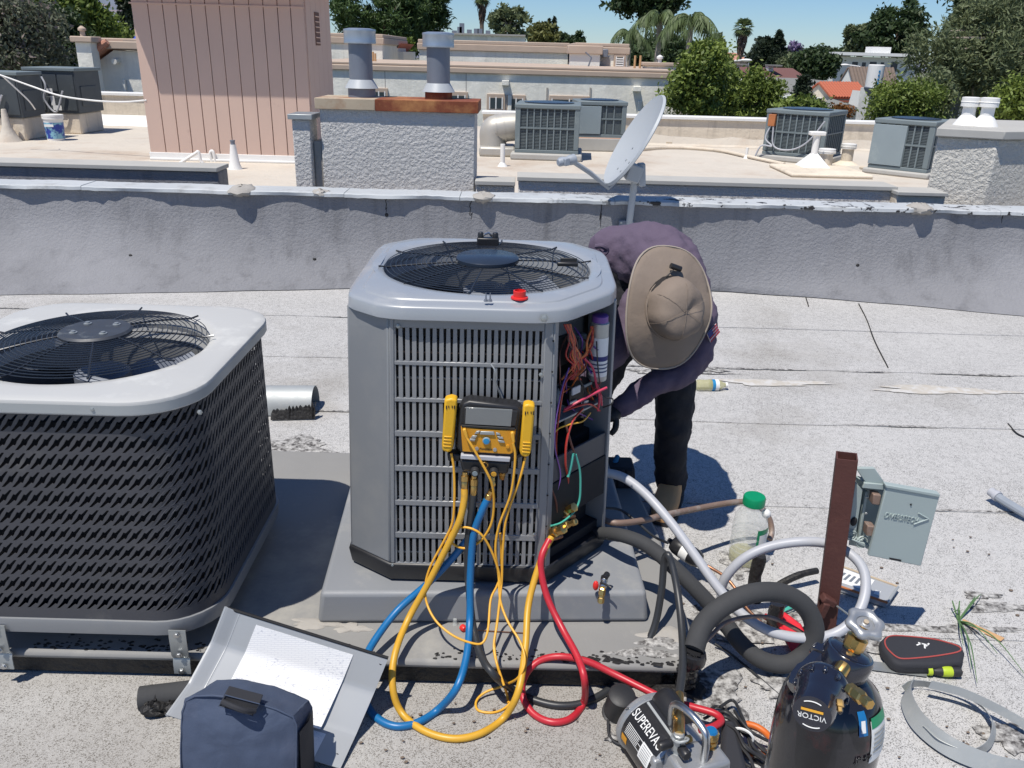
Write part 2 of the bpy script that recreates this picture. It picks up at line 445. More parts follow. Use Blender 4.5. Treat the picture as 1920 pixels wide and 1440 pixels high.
# ================================================================== SETTING
GROUND_Z = -7.5
gnd = single(MB().add([(-900, -60, GROUND_Z), (900, -60, GROUND_Z), (900, 2600, GROUND_Z), (-900, 2600, GROUND_Z)], [(0, 1, 2, 3)]),
             "ground", pbr("town_ground", (.16, .16, .12), .95, 0, .3, .05), kind='structure', smooth=0)

# --- distant hills: a ridge of real relief
def hills():
    mb = MB(); rows = []
    for j in range(9):
        y = 2300 - 140 * (8 - j) + 0
        row = []
        for i in range(90):
            x = -2600 + i * 58
            hgt = 0 if j == 0 else (j / 8) ** 1.2 * (95 + 55 * math.sin(i * .23 + 1) + 28 * math.sin(i * .61) + RNG.normal(0, 5))
            hgt *= max(.12, min(1, (-x - 300) / 700)) if x > -1000 else 1
            row.append((x, y + RNG.normal(0, 12), GROUND_Z + max(0, hgt)))
        rows.append(row)
    mb.loft(rows, closed=False)
    single(mb, "hills", pbr("hill_scrub_haze", (.13, .15, .19), .95, 0, .35, .012, dirt=((.30, .22, .22), .5, .65, .01)), kind='structure')  # blue of the distant haze is put into the hill colour
hills()

# --- our roof: laps of mineral cap sheet laid on a deck
deck = single(MB().box((0, 1.0, -.16), (26, 10.6, .3)), "roof_deck", "tar", kind='structure', smooth=0)
ROOTM_deck = None
seams = sorted({-4.2, -3.2, -2.2, -1.2, -.2, .72} | {G(1450, 1186).y, G(1450, 948).y, G(1450, 793).y, G(1450, 693).y, G(1450, 617).y} | {6.28})
for i in range(len(seams) - 1):
    y0, y1 = seams[i], seams[i + 1]
    x0 = -13.0; k = 0
    cuts = [-13, -6.1 + (i * 2.7) % 4.1, .55 + (i * 1.9) % 2.3 if y0 > 2.2 else .46, 13]
    cuts = sorted(cuts)
    for a, b in zip(cuts[:-1], cuts[1:]):
        n = 26; rowF, rowB, rowL = [], [], []
        for q in range(n + 1):
            x = lerp(a, b, q / n)
            w = .008 * math.sin(x * 2.3 + i) + RNG.normal(0, .003)
            rowL.append((x, y0 - .012 + w, -.008)); rowF.append((x, y0 - .012 + w, .0062 + RNG.normal(0, .0006)))
            rowB.append((x, y1 + .01, .0012))
        old = y0 < 1.7 and b < .5
        part(MB().loft([rowL, rowF, rowB], closed=False), "roofing_sheet", "old_cap_sheet" if old else "cap_sheet", deck, smooth=30)

def blotch(cx, cy, rx, ry, z, n=40, jag=.3, h=.003, rot=0):
    """a flat irregular daub with a low rounded edge"""
    o, i2, mid = [], [], []
    for k in range(n):
        a = 2 * PI * k / n
        r = 1 + jag * (math.sin(3 * a + cx * 9) * .5 + math.sin(7 * a + cy * 5) * .3 + RNG.normal(0, .15))
        ca, sa = math.cos(a), math.sin(a)
        x, y = rx * r * ca, ry * r * sa
        x, y = x * math.cos(rot) - y * math.sin(rot), x * math.sin(rot) + y * math.cos(rot)
        o.append((cx + x, cy + y, z)); i2.append((cx + x * .86, cy + y * .86, z + h)); mid.append((cx + x * .4, cy + y * .4, z + h * 1.2))
    return MB().loft([o, i2, mid], True, False, True)
# tar bleeding out along the laps and old repairs
for (px, py, rx, ry, r) in ((1760, 1180, .26, .014, 0), (1840, 1182, .10, .02, 0), (1650, 1180, .14, .010, 0), (1300, 700, .22, .012, 0), (1330, 694, .10, .03, .1),
                            (1230, 697, .16, .03, 0), (1875, 1140, .11, .028, -.3), (1885, 1382, .06, .05, .2), (1840, 1118, .06, .018, -.2),
                            (1620, 1215, .14, .03, .05), (1400, 1170, .16, .08, .3), (1380, 1060, .05, .07, .3), (1500, 1255, .13, .06, .2), (1330, 1300, .11, .09, -.2),
                            (1150, 1385, .02, .012, 0), (545, 840, .18, .10, .2), (640, 870, .05, .05, 0), (1465, 1290, .07, .035, .3)):
    p = G(px, py, .004)
    part(blotch(p.x, p.y, rx, ry, .0075, jag=.55), "tar_patch", pbr("worn_tar", (.055, .05, .048), .85, 0, .5, 14, .5, 60, ((.47, .46, .44), .38, .62, 48)) if "worn_tar" not in MATS else "worn_tar", deck, smooth=30)
for (px, py, rx, ry, r) in ((1445, 718, .30, .045, 0), (1760, 732, .34, .06, .05)):
    p = G(px, py, .004)
    part(blotch(p.x, p.y, rx, ry, .0078, jag=.4, h=.001), "dried_puddle", pbr("silt", (.47, .435, .38), .9, 0, .15, 8, .4, 200, ((.54, .53, .51), .45, .6, 20)) if "silt" not in MATS else "silt", deck, smooth=30)
for y in seams[3:-1]:
    for _ in range(7):
        x = RNG.uniform(-3.6, 4.6)
        part(blotch(x, y - .012, RNG.uniform(.06, .34), RNG.uniform(.004, .011), .0072, jag=.5, h=.0006), "lap_bleed", "worn_tar", deck, smooth=30)
# wandering cracks of tar between neighbouring sheets
for ctrl in (((1610, 570), (1625, 600), (1640, 640), (1665, 690)), ((1510, 555), (1516, 575)), ((1890, 795), (1905, 812), (1920, 820)), ((1255, 1190), (1268, 1205), (1300, 1215))):
    part(MB().tube([p + Vector((0, 0, .002)) for p in spline([G(*c, .006) for c in ctrl], 5)], .004, 5), "tar_crack", "tar", deck)

# --- equipment platform that carries both condensers
plat = thing("equipment_platform", "low grey coated platform on dark sleepers under the condensers", "platform", (-1.2, 2.4, 0))
def platform_slab():
    bl, br = G(515, 857, .1), G(1166, 852, .1); fr = G(1318, 1240, .1)
    poly = [(-3.3, 1.80), (-.9, 1.815), (0, 1.815), (fr.x - .05, 1.82), (fr.x, 1.86), ((fr.x + br.x) / 2 + .02, 2.5), (br.x, 3.06), (-1.2, 3.07), (-3.3, 3.06)]
    mb = MB().prism(poly, .074, .10)
    return mb, poly
mb, plat_poly = platform_slab()
part(mb, "platform_top", "platform_coat", plat, bevel=.012, seg=3)
part(MB().box((-1.42, 1.885, .041), (3.72, .09, .062)), "sleeper", "tar", plat, bevel=.004)
part(MB().box((-1.42, 2.95, .041), (3.6, .09, .062)), "sleeper", "tar", plat, bevel=.004)
part(MB().box((-1.42, 2.4, .041), (3.6, .09, .062)), "sleeper", "tar", plat, bevel=.004)
# torn tar speckle along the platform's front edge and daubs on its top
tb = MB()
for q in range(420):
    x = RNG.uniform(-1.3, .50); d = min(1.6, abs(RNG.normal(0, .42)))
    if -.36 < x < -.2: continue
    y = 1.826 + d * .05; s = RNG.uniform(.0014, .0042) * (2.0 if x > .2 and RNG.random() < .5 else 1)
    b = blotch(x, y, s * 1.7, s, .1004, 7, .35, .0014); tb.add(b.v, b.f)
part(tb, "tar_flecks", "tar", plat, kind="stuff")
for (px, py, rx, ry) in ((1205, 1225, .09, .018), (1250, 1190, .07, .03), (1240, 1205, .06, .025), (660, 1178, .05, .02), (590, 1170, .07, .025)):
    p = G(px, py, .1)
    part(blotch(p.x, p.y, rx, ry, .1005, jag=.5), "mastic_patch", "cement_grey" if py < 1195 else "worn_tar", plat)

# --- parapet on the far side of our roof
WY = 6.17
para = thing("parapet_wall", "low grey rendered parapet with chipped white metal coping", "wall", (0, WY, 0))
xs = [(-7.5 + i * .15) for i in range(101)]
bpx = [(-900, 560), (0, 553), (240, 550), (660, 541), (1000, 541), (1350, 546), (1500, 556), (1700, 572), (1920, 593), (2500, 640)]
bx = [G(a, b, .008).x for a, b in bpx]; by = [G(a, b, .008).y for a, b in bpx]
rings = []
WTOP = .635
for x in xs:
    yb = float(np.interp(x, bx, by)) + .006 * math.sin(x * 9)
    prof = [(yb, .0085)]
    for t in (.06, .14, .24, .36, .5, .66, .82, 1.0):
        prof.append((WY - (WY - yb) * (1 - t) ** 2.1 - .012 * (1 - t), .0085 + (WTOP - .0085) * (t * .55 + .45 * t * t)))
    rings.append([(x, y, z) for y, z in prof] + [(x, WY + .22, WTOP), (x, WY + .22, -.3)])
part(MB().loft(rings, closed=False), "render_face", "parapet_render", para, smooth=60)
for px in (725, 883, 1128, 1885): # cracks and joints running down the render
    a = P(px, 390, WY - .006); n = 9
    pts = [Vector((a.x + RNG.normal(0, .006), WY - .004, lerp(WTOP, WTOP - RNG.uniform(.1, .28), q / n))) for q in range(n + 1)]
    part(MB().tube(pts, .003, 5), "render_crack", "print_black", para)
for px, py in ((590, 487), (725, 403), (1137, 452), (1608, 498), (245, 480)):
    a = P(px, py, WY)
    for _ in range(6):
        q = (-.55 + math.sqrt(max(0, .55 ** 2 + 4 * .45 * min(1, max(0, (a.z - .0085) / (WTOP - .0085)))))) / .9
        a = P(px, py, WY - (WY - float(np.interp(a.x, bx, by))) * (1 - q) ** 2.1 - .012 * (1 - q))
    part(MB().ball(a, .015, 8, 6, (1, .5, 1)), "plug", "tar", para)
m, t, b = new_mat("coping_paint")
co = coords(t)
chips = ramp(t, noise(t, co, 11, 8, .62), .575, .59)
sx = nd(t, "ShaderNodeSeparateXYZ"); t.links.new(co, sx.inputs[0])
side = ramp(t, sx.outputs[0], .0, 1.0)
msk = nd(t, "ShaderNodeMath"); msk.operation = 'MULTIPLY'; t.links.new(chips, msk.inputs[0]); t.links.new(side, msk.inputs[1])
c = mix(t, noise(t, co, 2.5, 6), (.36, .39, .41), (.58, .59, .59))
c = mix(t, ramp(t, noise(t, co, 5, 7, .72), .52, .70), c, (.33, .335, .33))
c = mix(t, msk.outputs[0], c, (.022, .02, .02))
t.links.new(c, b.inputs["Base Color"]); b.inputs["Roughness"].default_value = .6
bump(t, b, noise(t, co, 12, 4), .25, .01)
cop = [-7.4, -3.2, -1.27, -.42, .72, 2.62, 3.55, 7.4]
for a, bb in zip(cop[:-1], cop[1:]):
    n = max(10, int((bb - a) / .05)); rr = []
    for q in range(n + 1):
        x = lerp(a + .002, bb - .002, q / n); w = RNG.normal(0, .0015) - .006 * math.sin(x * 5.3 + 1) - .004 * math.sin(x * 11.7); wz = RNG.normal(0, .0012) + .002 * math.sin(x * 7)
        zt = .666 + wz
        rr.append([(x, WY + .2, zt - .03), (x, WY + .2, zt + .003), (x, WY - .026 + w, zt), (x, WY - .035 + w, zt - .006), (x, WY - .035 + w * 2, WTOP + .002 + wz), (x, WY - .025 + w, WTOP + .003)])
    part(MB().loft(rr, closed=True, cap0=True, cap1=True), "coping_section", "coping_paint", para, smooth=30)
for px, py, s in ((448, 355, 1.25), (596, 352, .8), (905, 366, 1.1), (1733, 400, 1.2)):   # daubs of mortar over the coping joints
    a = P(px, py, WY - .05)
    mb = MB().ball((a.x, WY + .03, .655), .075 * s, 16, 10, (1.05, 1.3, .42))
    mb.v = [(x + RNG.normal(0, .006), y + RNG.normal(0, .006), z + RNG.normal(0, .005)) for x, y, z in mb.v]
    part(mb, "mortar_daub", "cement_grey", para)

# ================================================================== NEIGHBOURING ROOF
NZ = .30
nroof = single(MB().span((-16, 6.95, NZ - .4), (13.5, 17.0, NZ)), "terrace_roof", "cream_roof", kind='structure', smooth=0)

def stucco_box(root, name, mat, x0, x1, y0, y1, z0, z1, bev=.012):
    return part(MB().span((x0, y0, z0), (x1, y1, z1)), name, mat, root, bevel=bev)

# chimney chase with two flues
bxl, bxr = P(602, 260, 7.2).x, P(890, 260, 7.2).x
zb = P(745, 205, 7.2).z
ch = thing("chimney_chase", "grey textured stucco chimney box with rusty cap and two metal flues", "chimney", ((bxl + bxr) / 2, 7.5, NZ))
stucco_box(ch, "chase_wall", "box_stucco", bxl, bxr, 7.2, 7.66, .2, zb)
xm = P(703, 190, 7.17).x
zc = P(745, 187, 7.2).z
part(MB().span((bxl - .03, 7.165, zb - .012), (xm - .001, 7.69, zc)), "rust_cap", "rust_pale", ch, bevel=.004, label="pale rust-streaked part of the cap")
part(MB().span((xm, 7.163, zb - .015), (bxr + .03, 7.692, zc + .002)), "rust_cap", "rust", ch, bevel=.004, label="dark red rusted part of the cap")
for px in (678, 822):
    base = P(px, 178, 7.45); fx = base.x; r = .098
    A = Matrix.Translation((fx, 7.47, 0))
    q = lambda y: P(px, y, 7.47).z
    off = 7 if px == 822 else 0
    f = part(MB().lathe([(r, zc - .01), (r, q(75 + off))], 28, A), "flue", "flue_metal", ch)
    part(MB().lathe([(r + .018, zc), (r + .018, q(163 + off))], 28, A), "flue_base", "flue_metal" if px < 700 else "rust", f)
    part(MB().lathe([(r + .042, q(165 + off)), (r + .002, q(149 + off))], 28, A), "storm_collar", "dish_grey", f)
    part(MB().lathe([(r * .99, q(81 + off)), (r + .034, q(82 + off)), (r + .036, q(79 + off)), (r + .034, q(77 + off)), (r + .034, q(60 + off)), (r + .037, q(58 + off)), (r + .034, q(55 + off)), (r - .01, q(53 + off))], 28, A), "flue_cap", "flue_cap_metal", f)

# slim stucco pier beside the chase
pxl, pxr = P(549, 260, 7.15).x, P(582, 260, 7.15).x
pz = P(565, 214, 7.15).z
pier = thing("stucco_pier", "narrow grey stucco pier with metal cap beside the chimney box", "pier", ((pxl + pxr) / 2, 7.3, NZ))
stucco_box(pier, "pier_wall", "box_stucco", pxl, pxr, 7.15, 7.42, .2, pz - .04)
stucco_box(pier, "pier_side", "cement_grey", pxr + .001, bxl - .002, 7.23, 7.40, .2, pz - .22)
part(MB().span((pxl - .025, 7.12, pz - .042), (pxr + .03, 7.45, pz)), "pier_cap", "steel_dull", pier, bevel=.004)
part(MB().span((pxr + .004, 7.16, .32), (bxl - .004, 7.22, .36)), "ledge", "white_paint", pier, bevel=.003)

# low parapets along the near edge of that roof
def low_parapet(name, label, px0, px1, pyt, y, wallmat, x0=None, depth=.25, cap=.035, capmat="cement_cap"):
    a, c = P(px0, pyt[0], y), P(px1, pyt[1], y)
    zt = (a.z + c.z) / 2; xa = a.x if x0 is None else x0
    r = thing(name, label, "parapet", ((xa + c.x) / 2, y, NZ))
    stucco_box(r, "parapet_face", wallmat, xa, c.x - .004, y, y + depth, -.2, zt - cap)
    part(MB().span((xa - .01, y - .028, zt - cap), (c.x, y + depth + .03, zt)), "parapet_cap", capmat, r, bevel=.004)
    return zt
low_parapet("low_parapet", "low stucco parapet with metal edge behind the satellite dish", 972, 1682, (330, 350), 7.1, "box_stucco")
low_parapet("low_parapet", "short low parapet between chimney box and dish parapet", 893, 966, (338, 340), 7.12, "cream_stucco")
low_parapet("low_parapet", "low parapet with pale top in front of the pink wall", 0, 408, (305, 312), 7.1, "parapet_render", x0=-9)
low_parapet("low_parapet", "short cream curb beside the right stucco chimney", 1684, 1776, (358, 362), 6.98, "cream_wall", cap=.03)

# big cream chimney at the right with two white vents
rx0, rx1 = P(1752, 300, 7.35).x, P(2110, 300, 7.35).x
cz = P(1800, 240, 7.35).z
rc = thing("stucco_chimney", "cream textured stucco chimney with two white vent pipes on top", "chimney", ((rx0 + rx1) / 2, 7.9, NZ))
zt2 = cz - .07
poly = [(P(1743, 330, 7.35).x, 7.35), (P(1856, 330, 7.15).x, 7.15), (rx1, 7.6), (rx1, 8.6), (P(1775, 300, 8.6).x, 8.6)]
mb = MB().prism(poly, .1, zt2)
part(mb, "chimney_wall", "cream_stucco", rc, bevel=.015)
poly2 = [(x + (-.04 if i in (0, 4) else .02), y - (.04 if i < 3 else -.04)) for i, (x, y) in enumerate(poly)]
part(MB().prism(poly2, zt2, cz), "chimney_cap", "cement_cap", rc, bevel=.008)
for px, w in ((1816, 21), (1841, 21)):
    a = P(px, 237, 7.7); A = Matrix.Translation((a.x, 7.75 if px < 1830 else 7.66, 0)); zz = lambda y: P(px, y, 7.7).z
    r = .055
    v = part(MB().lathe([(r, cz - .01), (r, zz(197))], 20, A), "vent_pipe", "white_paint", rc)
    part(MB().lathe([(r + .055, cz), (r + .03, zz(226)), (r, zz(216))], 20, A), "vent_boot", "white_paint", v)
    part(MB().lathe([(r * .9, zz(200)), (r + .022, zz(200)), (r + .022, zz(192)), (r + .026, zz(191)), (r + .022, zz(190)), (r + .022, zz(183)), (r, zz(182))], 20, A), "vent_cap", "white_paint", v)

# pink penthouse of upright boards
PY = 10.62
xl, xr = P(283, 292, PY).x, P(588, 305, PY).x
PZ1 = 2.36
ph = thing("roof_penthouse", "pink board-clad stair penthouse with louvred side vent", "penthouse", ((xl + xr) / 2, PY + .6, NZ))
ybk = PY * 374 / 332
part(MB().span((xl + .02, PY + .03, NZ), (xr - .02, ybk, PZ1)), "backing_wall", "groove_dark", ph, smooth=0)
nb = 11
edges = [xl] + [P(x, 290, PY).x for x in (312, 338, 362, 388, 413, 438, 464, 490, 515, 540, 563)] + [xr]
for a, c in zip(edges[:-1], edges[1:]):
    part(MB().span((a + .004, PY, NZ + .09), (c - .004, PY + .03, PZ1)), "board", "pink_paint", ph, bevel=.003, seg=1)
ns = 5
for k in range(ns):
    y0, y1 = lerp(PY, ybk, k / ns), lerp(PY, ybk, (k + 1) / ns)
    part(MB().span((xr - .02, y0 + (.004 if k else .0315), NZ + .09), (xr + .012, y1 - .004, PZ1)), "board", "pink_paint", ph, bevel=.003, seg=1)
part(MB().span((xl - .01, PY - .014, NZ), (xr + .02, PY + .028, NZ + .092)), "base_flashing", "white_paint", ph, bevel=.004)
part(MB().span((xl, PY - .045, NZ), (xr + .05, PY - .015, NZ + .03)), "base_flashing", "white_paint", ph, bevel=.008)
part(MB().span((xl - .02, PY - .012, P(440, 12, PY).z), (xr + .004, PY - .0005, P(440, 9, PY).z)), "board_trim", "pink_paint", ph)
lv = part(MB().span((xr + .0125, 11.06, 1.68), (xr + .02, 11.30, 2.06)), "side_vent", "groove_dark", ph, smooth=0)
for k in range(6):
    z = 1.70 + k * .06
    part(MB().box((xr + .024, 11.18, z + .012), (.012, .23, .012), Matrix.Rotation(.5, 3, 'Y')), "slat", "pink_paint", lv)
part(MB().span((xl - .14, PY - .41, PZ1), (xr + .2, ybk + .2, PZ1 + .05)), "eave", "orange_wood", ph, bevel=.004)
part(MB().span((xl - .16, PY - .43, PZ1 + .05), (xr + .22, ybk + .22, PZ1 + .2)), "penthouse_roof", "tile_pink", ph, bevel=.01)

# far parapet of that roof, in two runs
FY = 14.25
fw = thing("terrace_parapet", "long cream parapet closing the far side of the neighbouring roof", "wall", (3, FY, NZ))
ztp = P(1350, 220, FY).z
part(MB().span((P(905, 250, FY).x, FY, NZ - .1), (9.5, FY + .25, ztp - .05)), "parapet_face", "cream_wall", fw, bevel=.01)
part(MB().span((P(905, 250, FY).x - .02, FY - .04, ztp - .05), (9.55, FY + .29, ztp)), "parapet_cap", "white_paint", fw, bevel=.008)
rr = []
for x in np.linspace(P(905, 250, FY).x, 9.4, 30):
    w = RNG.normal(0, .02)
    rr.append([(x, FY - .16 + w, NZ + .002), (x, FY - .06, NZ + .03), (x, FY - .002, NZ + .15 + w)])
part(MB().loft(rr, closed=False), "cant_strip", "cream_roof", fw)
a = P(1254, 273, FY - .05)
part(MB().box((a.x, FY - .03, a.z), (.10, .06, .11)), "scupper", "rust_pale", fw, bevel=.004)
fw2 = thing("terrace_parapet", "cream parapet with flaking top left of the pink penthouse", "wall", (-7.5, 15.2, NZ))
x0, x1 = P(120, 235, 15.2).x, P(300, 235, 15.2).x; zt = P(240, 174, 15.2).z
part(MB().span((x0 - 3, 15.2, NZ - .1), (x1, 15.45, zt - .05)), "parapet_face", "cream_wall", fw2, bevel=.01)
part(MB().span((x0 - 3, 15.16, zt - .05), (x1, 15.49, zt)), "parapet_cap", "white_paint", fw2, bevel=.008)
rr = [[(x, 15.0 + RNG.normal(0, .02), NZ + .002), (x, 15.12, NZ + .04), (x, 15.199, NZ + .17)] for x in np.linspace(x0 - 3, x1, 20)]
part(MB().loft(rr, closed=False), "cant_strip", "white_paint", fw2)

# --- rooftop condensers over there
def far_condenser(name, label, px, pyb, pyt, wpx, rot, y=None, side="both", rust=False, dz=.0, n=8):
    g = G(px, pyb, NZ + dz); y = y or g.y
    wx = wpx / FPX * (y * math.cos(PITCH)) * 1.02
    h = P(px, pyt, y).z - NZ - dz
    c = P(px, (pyb + pyt) / 2, y + wx / 2)
    r = thing(name, label, "air conditioner", (c.x, y + wx / 2, NZ), rot, "old grey condensers on the neighbouring roof")
    M0 = ROOTM[r.name]; w = wx / 2
    def mb(): return MB(M0)
    if dz > .05: part(mb().span((-w * 1.12, -w * 1.15, 0), (w * 1.12, w * 1.15, dz)), "roof_pad", "cement_cap", r, bevel=.02)
    z0, z1 = dz, dz + h
    part(mb().span((-w + .03, -w + .03, z0 + .04), (w - .03, w - .03, z1 - .04)), "coil_block", "unit_coil", r, smooth=0)
    part(mb().span((-w, -w, z0), (w, w, z0 + .045)), "base_pan", "unit_green_grey", r, bevel=.006)
    part(mb().span((-w - .01, -w - .01, z1 - .06), (w + .01, w + .01, z1)), "lid", "unit_green_grey", r, bevel=.012)
    for sx in (-1, 1):
        for sy in (-1, 1):
            part(mb().box((sx * (w - .035), sy * (w - .035), (z0 + z1) / 2), (.07, .07, h - .1)), "corner_post", "unit_green_grey", r, bevel=.008)
    for k in range(1, n):
        x = lerp(-w + .07, w - .07, k / n)
        for sgn, on in ((-1, True),):
            part(mb().box((x, -w + .018, (z0 + z1) / 2), (.018, .02, h - .1)), "grille_bar", "unit_green_grey", r)
        part(mb().box((-w + .018, x, (z0 + z1) / 2), (.02, .018, h - .1)), "grille_bar", "unit_green_grey", r)
        part(mb().box((w - .018, x, (z0 + z1) / 2), (.02, .018, h - .1)), "grille_bar", "unit_green_grey", r)
    for (cx, cy, dx, dy) in ((0, -w + .016, 2 * w - .12, .024), (-w + .016, 0, .024, 2 * w - .12), (w - .016, 0, .024, 2 * w - .12)):
        part(mb().box((cx, cy, (z0 + z1) / 2 + .01), (dx, dy, .02)), "cross_bar", "unit_green_grey", r)
    nl = 26
    lo = mb()
    for k in range(nl):
        z = lerp(z0 + .06, z1 - .08, k / nl)
        lo.box((0, -w + .026, z), (2 * w - .13, .006, .006)); lo.box((-w + .026, 0, z), (.006, 2 * w - .13, .006)); lo.box((w - .026, 0, z), (.006, 2 * w - .13, .006))
    part(lo, "louvre_slats", "unit_green_grey", r, kind="stuff")
    part(mb().lathe([(w * .8, z1), (w * .8, z1 + .012), (w * .55, z1 + .02)], 20), "fan_guard", "guard_wire", r)
    return r, w, z0, z1
ca, w, z0, z1 = far_condenser("rooftop_condenser", "grey louvred condenser on a pale pad behind the chimney box", 1028, 288, 196, 122, -.07, dz=.09)
cb, w, z0, z1 = far_condenser("rooftop_condenser", "condenser with blank panel standing on rusty timbers behind another", 1122, 262, 190, 92, .06, y=13.0, dz=.20, n=5)
M0 = ROOTM[cb.name]
part(MB(M0).span((-w - .006, -w - .012, z0 + .05), (-w * .05, -w + .03, z1 - .07)), "blank_panel", "unit_panel", cb, bevel=.004)
part(MB(M0).span((-w - .05, -w - .05, z0 - .12), (w + .05, -w + .06, z0 - .001)), "timber", "orange_wood", cb, bevel=.006)
cc, w, z0, z1 = far_condenser("rooftop_condenser", "condenser with orange switch box and scorched dark front", 1508, 296, 208, 118, -.62, y=12.15, dz=.08)
M0 = ROOTM[cc.name]
part(MB(M0).box((-w + .10, -w - .03, z1 - .15), (.10, .06, .16)), "switch_box", "orange_wood", cc, bevel=.006)
part(MB(M0).tube([M0.inverted() @ M0 @ Vector(v) for v in spline([(-w + .09, -w - .03, z1 - .22), (-w + .05, -w - .07, z1 - .4), (-w + .16, -w - .08, z1 - .5), (-w + .02, -w - .12, z0 + .12), (-w - .06, -w - .12, .02)], 6)], .012, 8), "cable", "conduit_grey", cc)
part(MB(M0).tube(spline([(-w + .13, -w - .04, z1 - .22), (-w + .18, -w - .05, z1 - .5), (0, -w - .06, z1 - .53), (w * .5, -w - .05, z1 - .4), (w * .92, -w - .04, z1 - .12)], 6), .012, 8), "cable", "conduit_grey", cc)
cd, w, z0, z1 = far_condenser("rooftop_condenser", "pale green-grey condenser with blank panel left of the cream chimney", 1708, 322, 226, 112, -.75, y=10.9, dz=.07, n=7)
M0 = ROOTM[cd.name]
part(MB(M0).span((-w - .004, -w - .012, z0 + .05), (w * .12, -w + .03, z1 - .07)), "blank_panel", "unit_panel", cd, bevel=.004)

# --- packaged units at far left
def packaged(name, label, pl, pr, pyt, pyb, pyc, y, depth, rot=0.0):
    a, c = P(pl, pyb, y), P(pr, pyb, y); zt = P((pl + pr) / 2, pyt, y).z; zb_ = P((pl + pr) / 2, pyb, y).z
    r = thing(name, label, "air conditioner", ((a.x + c.x) / 2, y + depth / 2, NZ), rot, "packaged air conditioners at the far left")
    M0 = ROOTM[r.name]; w = (c.x - a.x) / 2; d = depth / 2; mb = lambda: MB(M0)
    part(mb().span((-w + .05, -d + .03, 0), (w - .03, d - .03, zb_ - NZ)), "roof_curb", "cream_wall", r, bevel=.02)
    zb2, zt2_ = zb_ - NZ, zt - NZ
    part(mb().span((-w, -d, zb2), (w, d, zt2_ - .04)), "cabinet", "packaged_unit", r, bevel=.01)
    part(mb().span((-w - .03, -d - .03, zt2_ - .045), (w + .03, d + .03, zt2_)), "lid", "unit_green_grey", r, bevel=.006)
    for k, (u0, u1, v0, v1) in enumerate(((-.92, -.35, .06, .94), (-.3, .25, .48, .94), (-.3, .25, .06, .44), (.3, .94, .06, .94))):
        part(mb().span((u0 * w, -d - .012, lerp(zb2, zt2_, v0)), (u1 * w, -d + .002, lerp(zb2, zt2_, v1) - .05)), "access_panel", "packaged_unit", r, bevel=.006)
    for (u, v, sx, sz, mt) in ((-.7, .86, .14, .05, "pipe_red"), (-.62, .6, .07, .13, "label_white"), (-.1, .5, .10, .06, "label_white"), (-.02, .28, .06, .14, "label_white"), (.12, .12, .13, .07, "label_white"), (-.5, .35, .07, .15, "unit_panel")):
        part(mb().box((u * w, -d - .014, lerp(zb2, zt2_, v)), (sx, .006, sz)), "sticker", mt, r)
    part(mb().tube(spline([(-.3 * w, -d - .03, lerp(zb2, zt2_, .8)), (-.15 * w, -d - .06, lerp(zb2, zt2_, .6)), (-.3 * w, -d - .05, lerp(zb2, zt2_, .3)), (.1 * w, -d - .06, zb2 + .02), (.5 * w, -d - .05, lerp(zb2, zt2_, .5))], 6), .014, 8), "cable", "conduit_grey", r)
    part(mb().span((w - .002, -d * .7, lerp(zb2, zt2_, .15)), (w + .01, d * .6, lerp(zb2, zt2_, .6))), "side_hatch", "packaged_unit", r, bevel=.006)
    return r
packaged("packaged_unit", "dark packaged rooftop unit on a cream curb before a pale gable", 60, 150, 127, 212, 245, 13.4, .8, -.0)
packaged("packaged_unit", "dark packaged unit with red sticker at the left frame edge", -70, 44, 134, 220, 250, 12.3, .6, -.0)

# bucket, pipes and pieces on the neighbouring roof
def at_roof(px, py): return G(px, py, NZ)
p = at_roof(106, 263); s = .135
bk = thing("paint_bucket", "white plastic bucket with blue label on the cream roof", "bucket", (p.x, p.y, NZ))
A = Matrix.Translation((p.x, p.y, NZ))
part(MB().lathe([(s * .86, 0), (s * .98, .30)], 24, A, True, False), "bucket_body", "white_paint", bk)
part(MB().lathe([(s * .99, .30), (s * 1.06, .302), (s * 1.06, .325), (s * 1.02, .33), (s * 1.07, .335), (s * 1.07, .36), (s * .9, .362)], 24, A), "bucket_rim", "white_paint", bk)
pbr("bucket_label", (.02, .05, .32), .5, 0, .1, 3, dirt=((.25, .5, .6), .48, .56, 9))
part(MB().lathe([(s * .885, .03), (s * .972, .255)], 24, A, False, False), "label_band", "bucket_label", bk)
b_ = part(MB().box((p.x - .005, p.y - s * .965, .215 + NZ), (.13, .005, .035)), "brand_stripe", "label_white", bk)
for (px0, py0, px1, py1) in ((62, 272, 92, 262),):
    pass
p = at_roof(18, 265)
single(MB().lathe([(.17, 0), (.13, .05), (.06, .2), (.035, .42), (.03, .44)], 14, Matrix.Translation((p.x, p.y, NZ))), "vent_cone", "cream_roof", "cream cone flashing at the far left of the neighbouring roof", "pipe vent")
p = at_roof(441, 317)
vc = thing("vent_cone", "white cone flashing with dark pipe end before the pink penthouse", "pipe vent", (p.x, p.y, NZ))
part(MB().lathe([(.085, 0), (.06, .06), (.042, .2), (.034, .26), (.0341, .28)], 16, Matrix.Translation((p.x, p.y, NZ))), "cone", "white_paint", vc)
part(MB().lathe([(.026, .27), (.026, .315), (.03, .316), (.03, .33)], 12, Matrix.Translation((p.x, p.y, NZ))), "pipe_end", "pipe_red" if False else "flue_metal", vc)
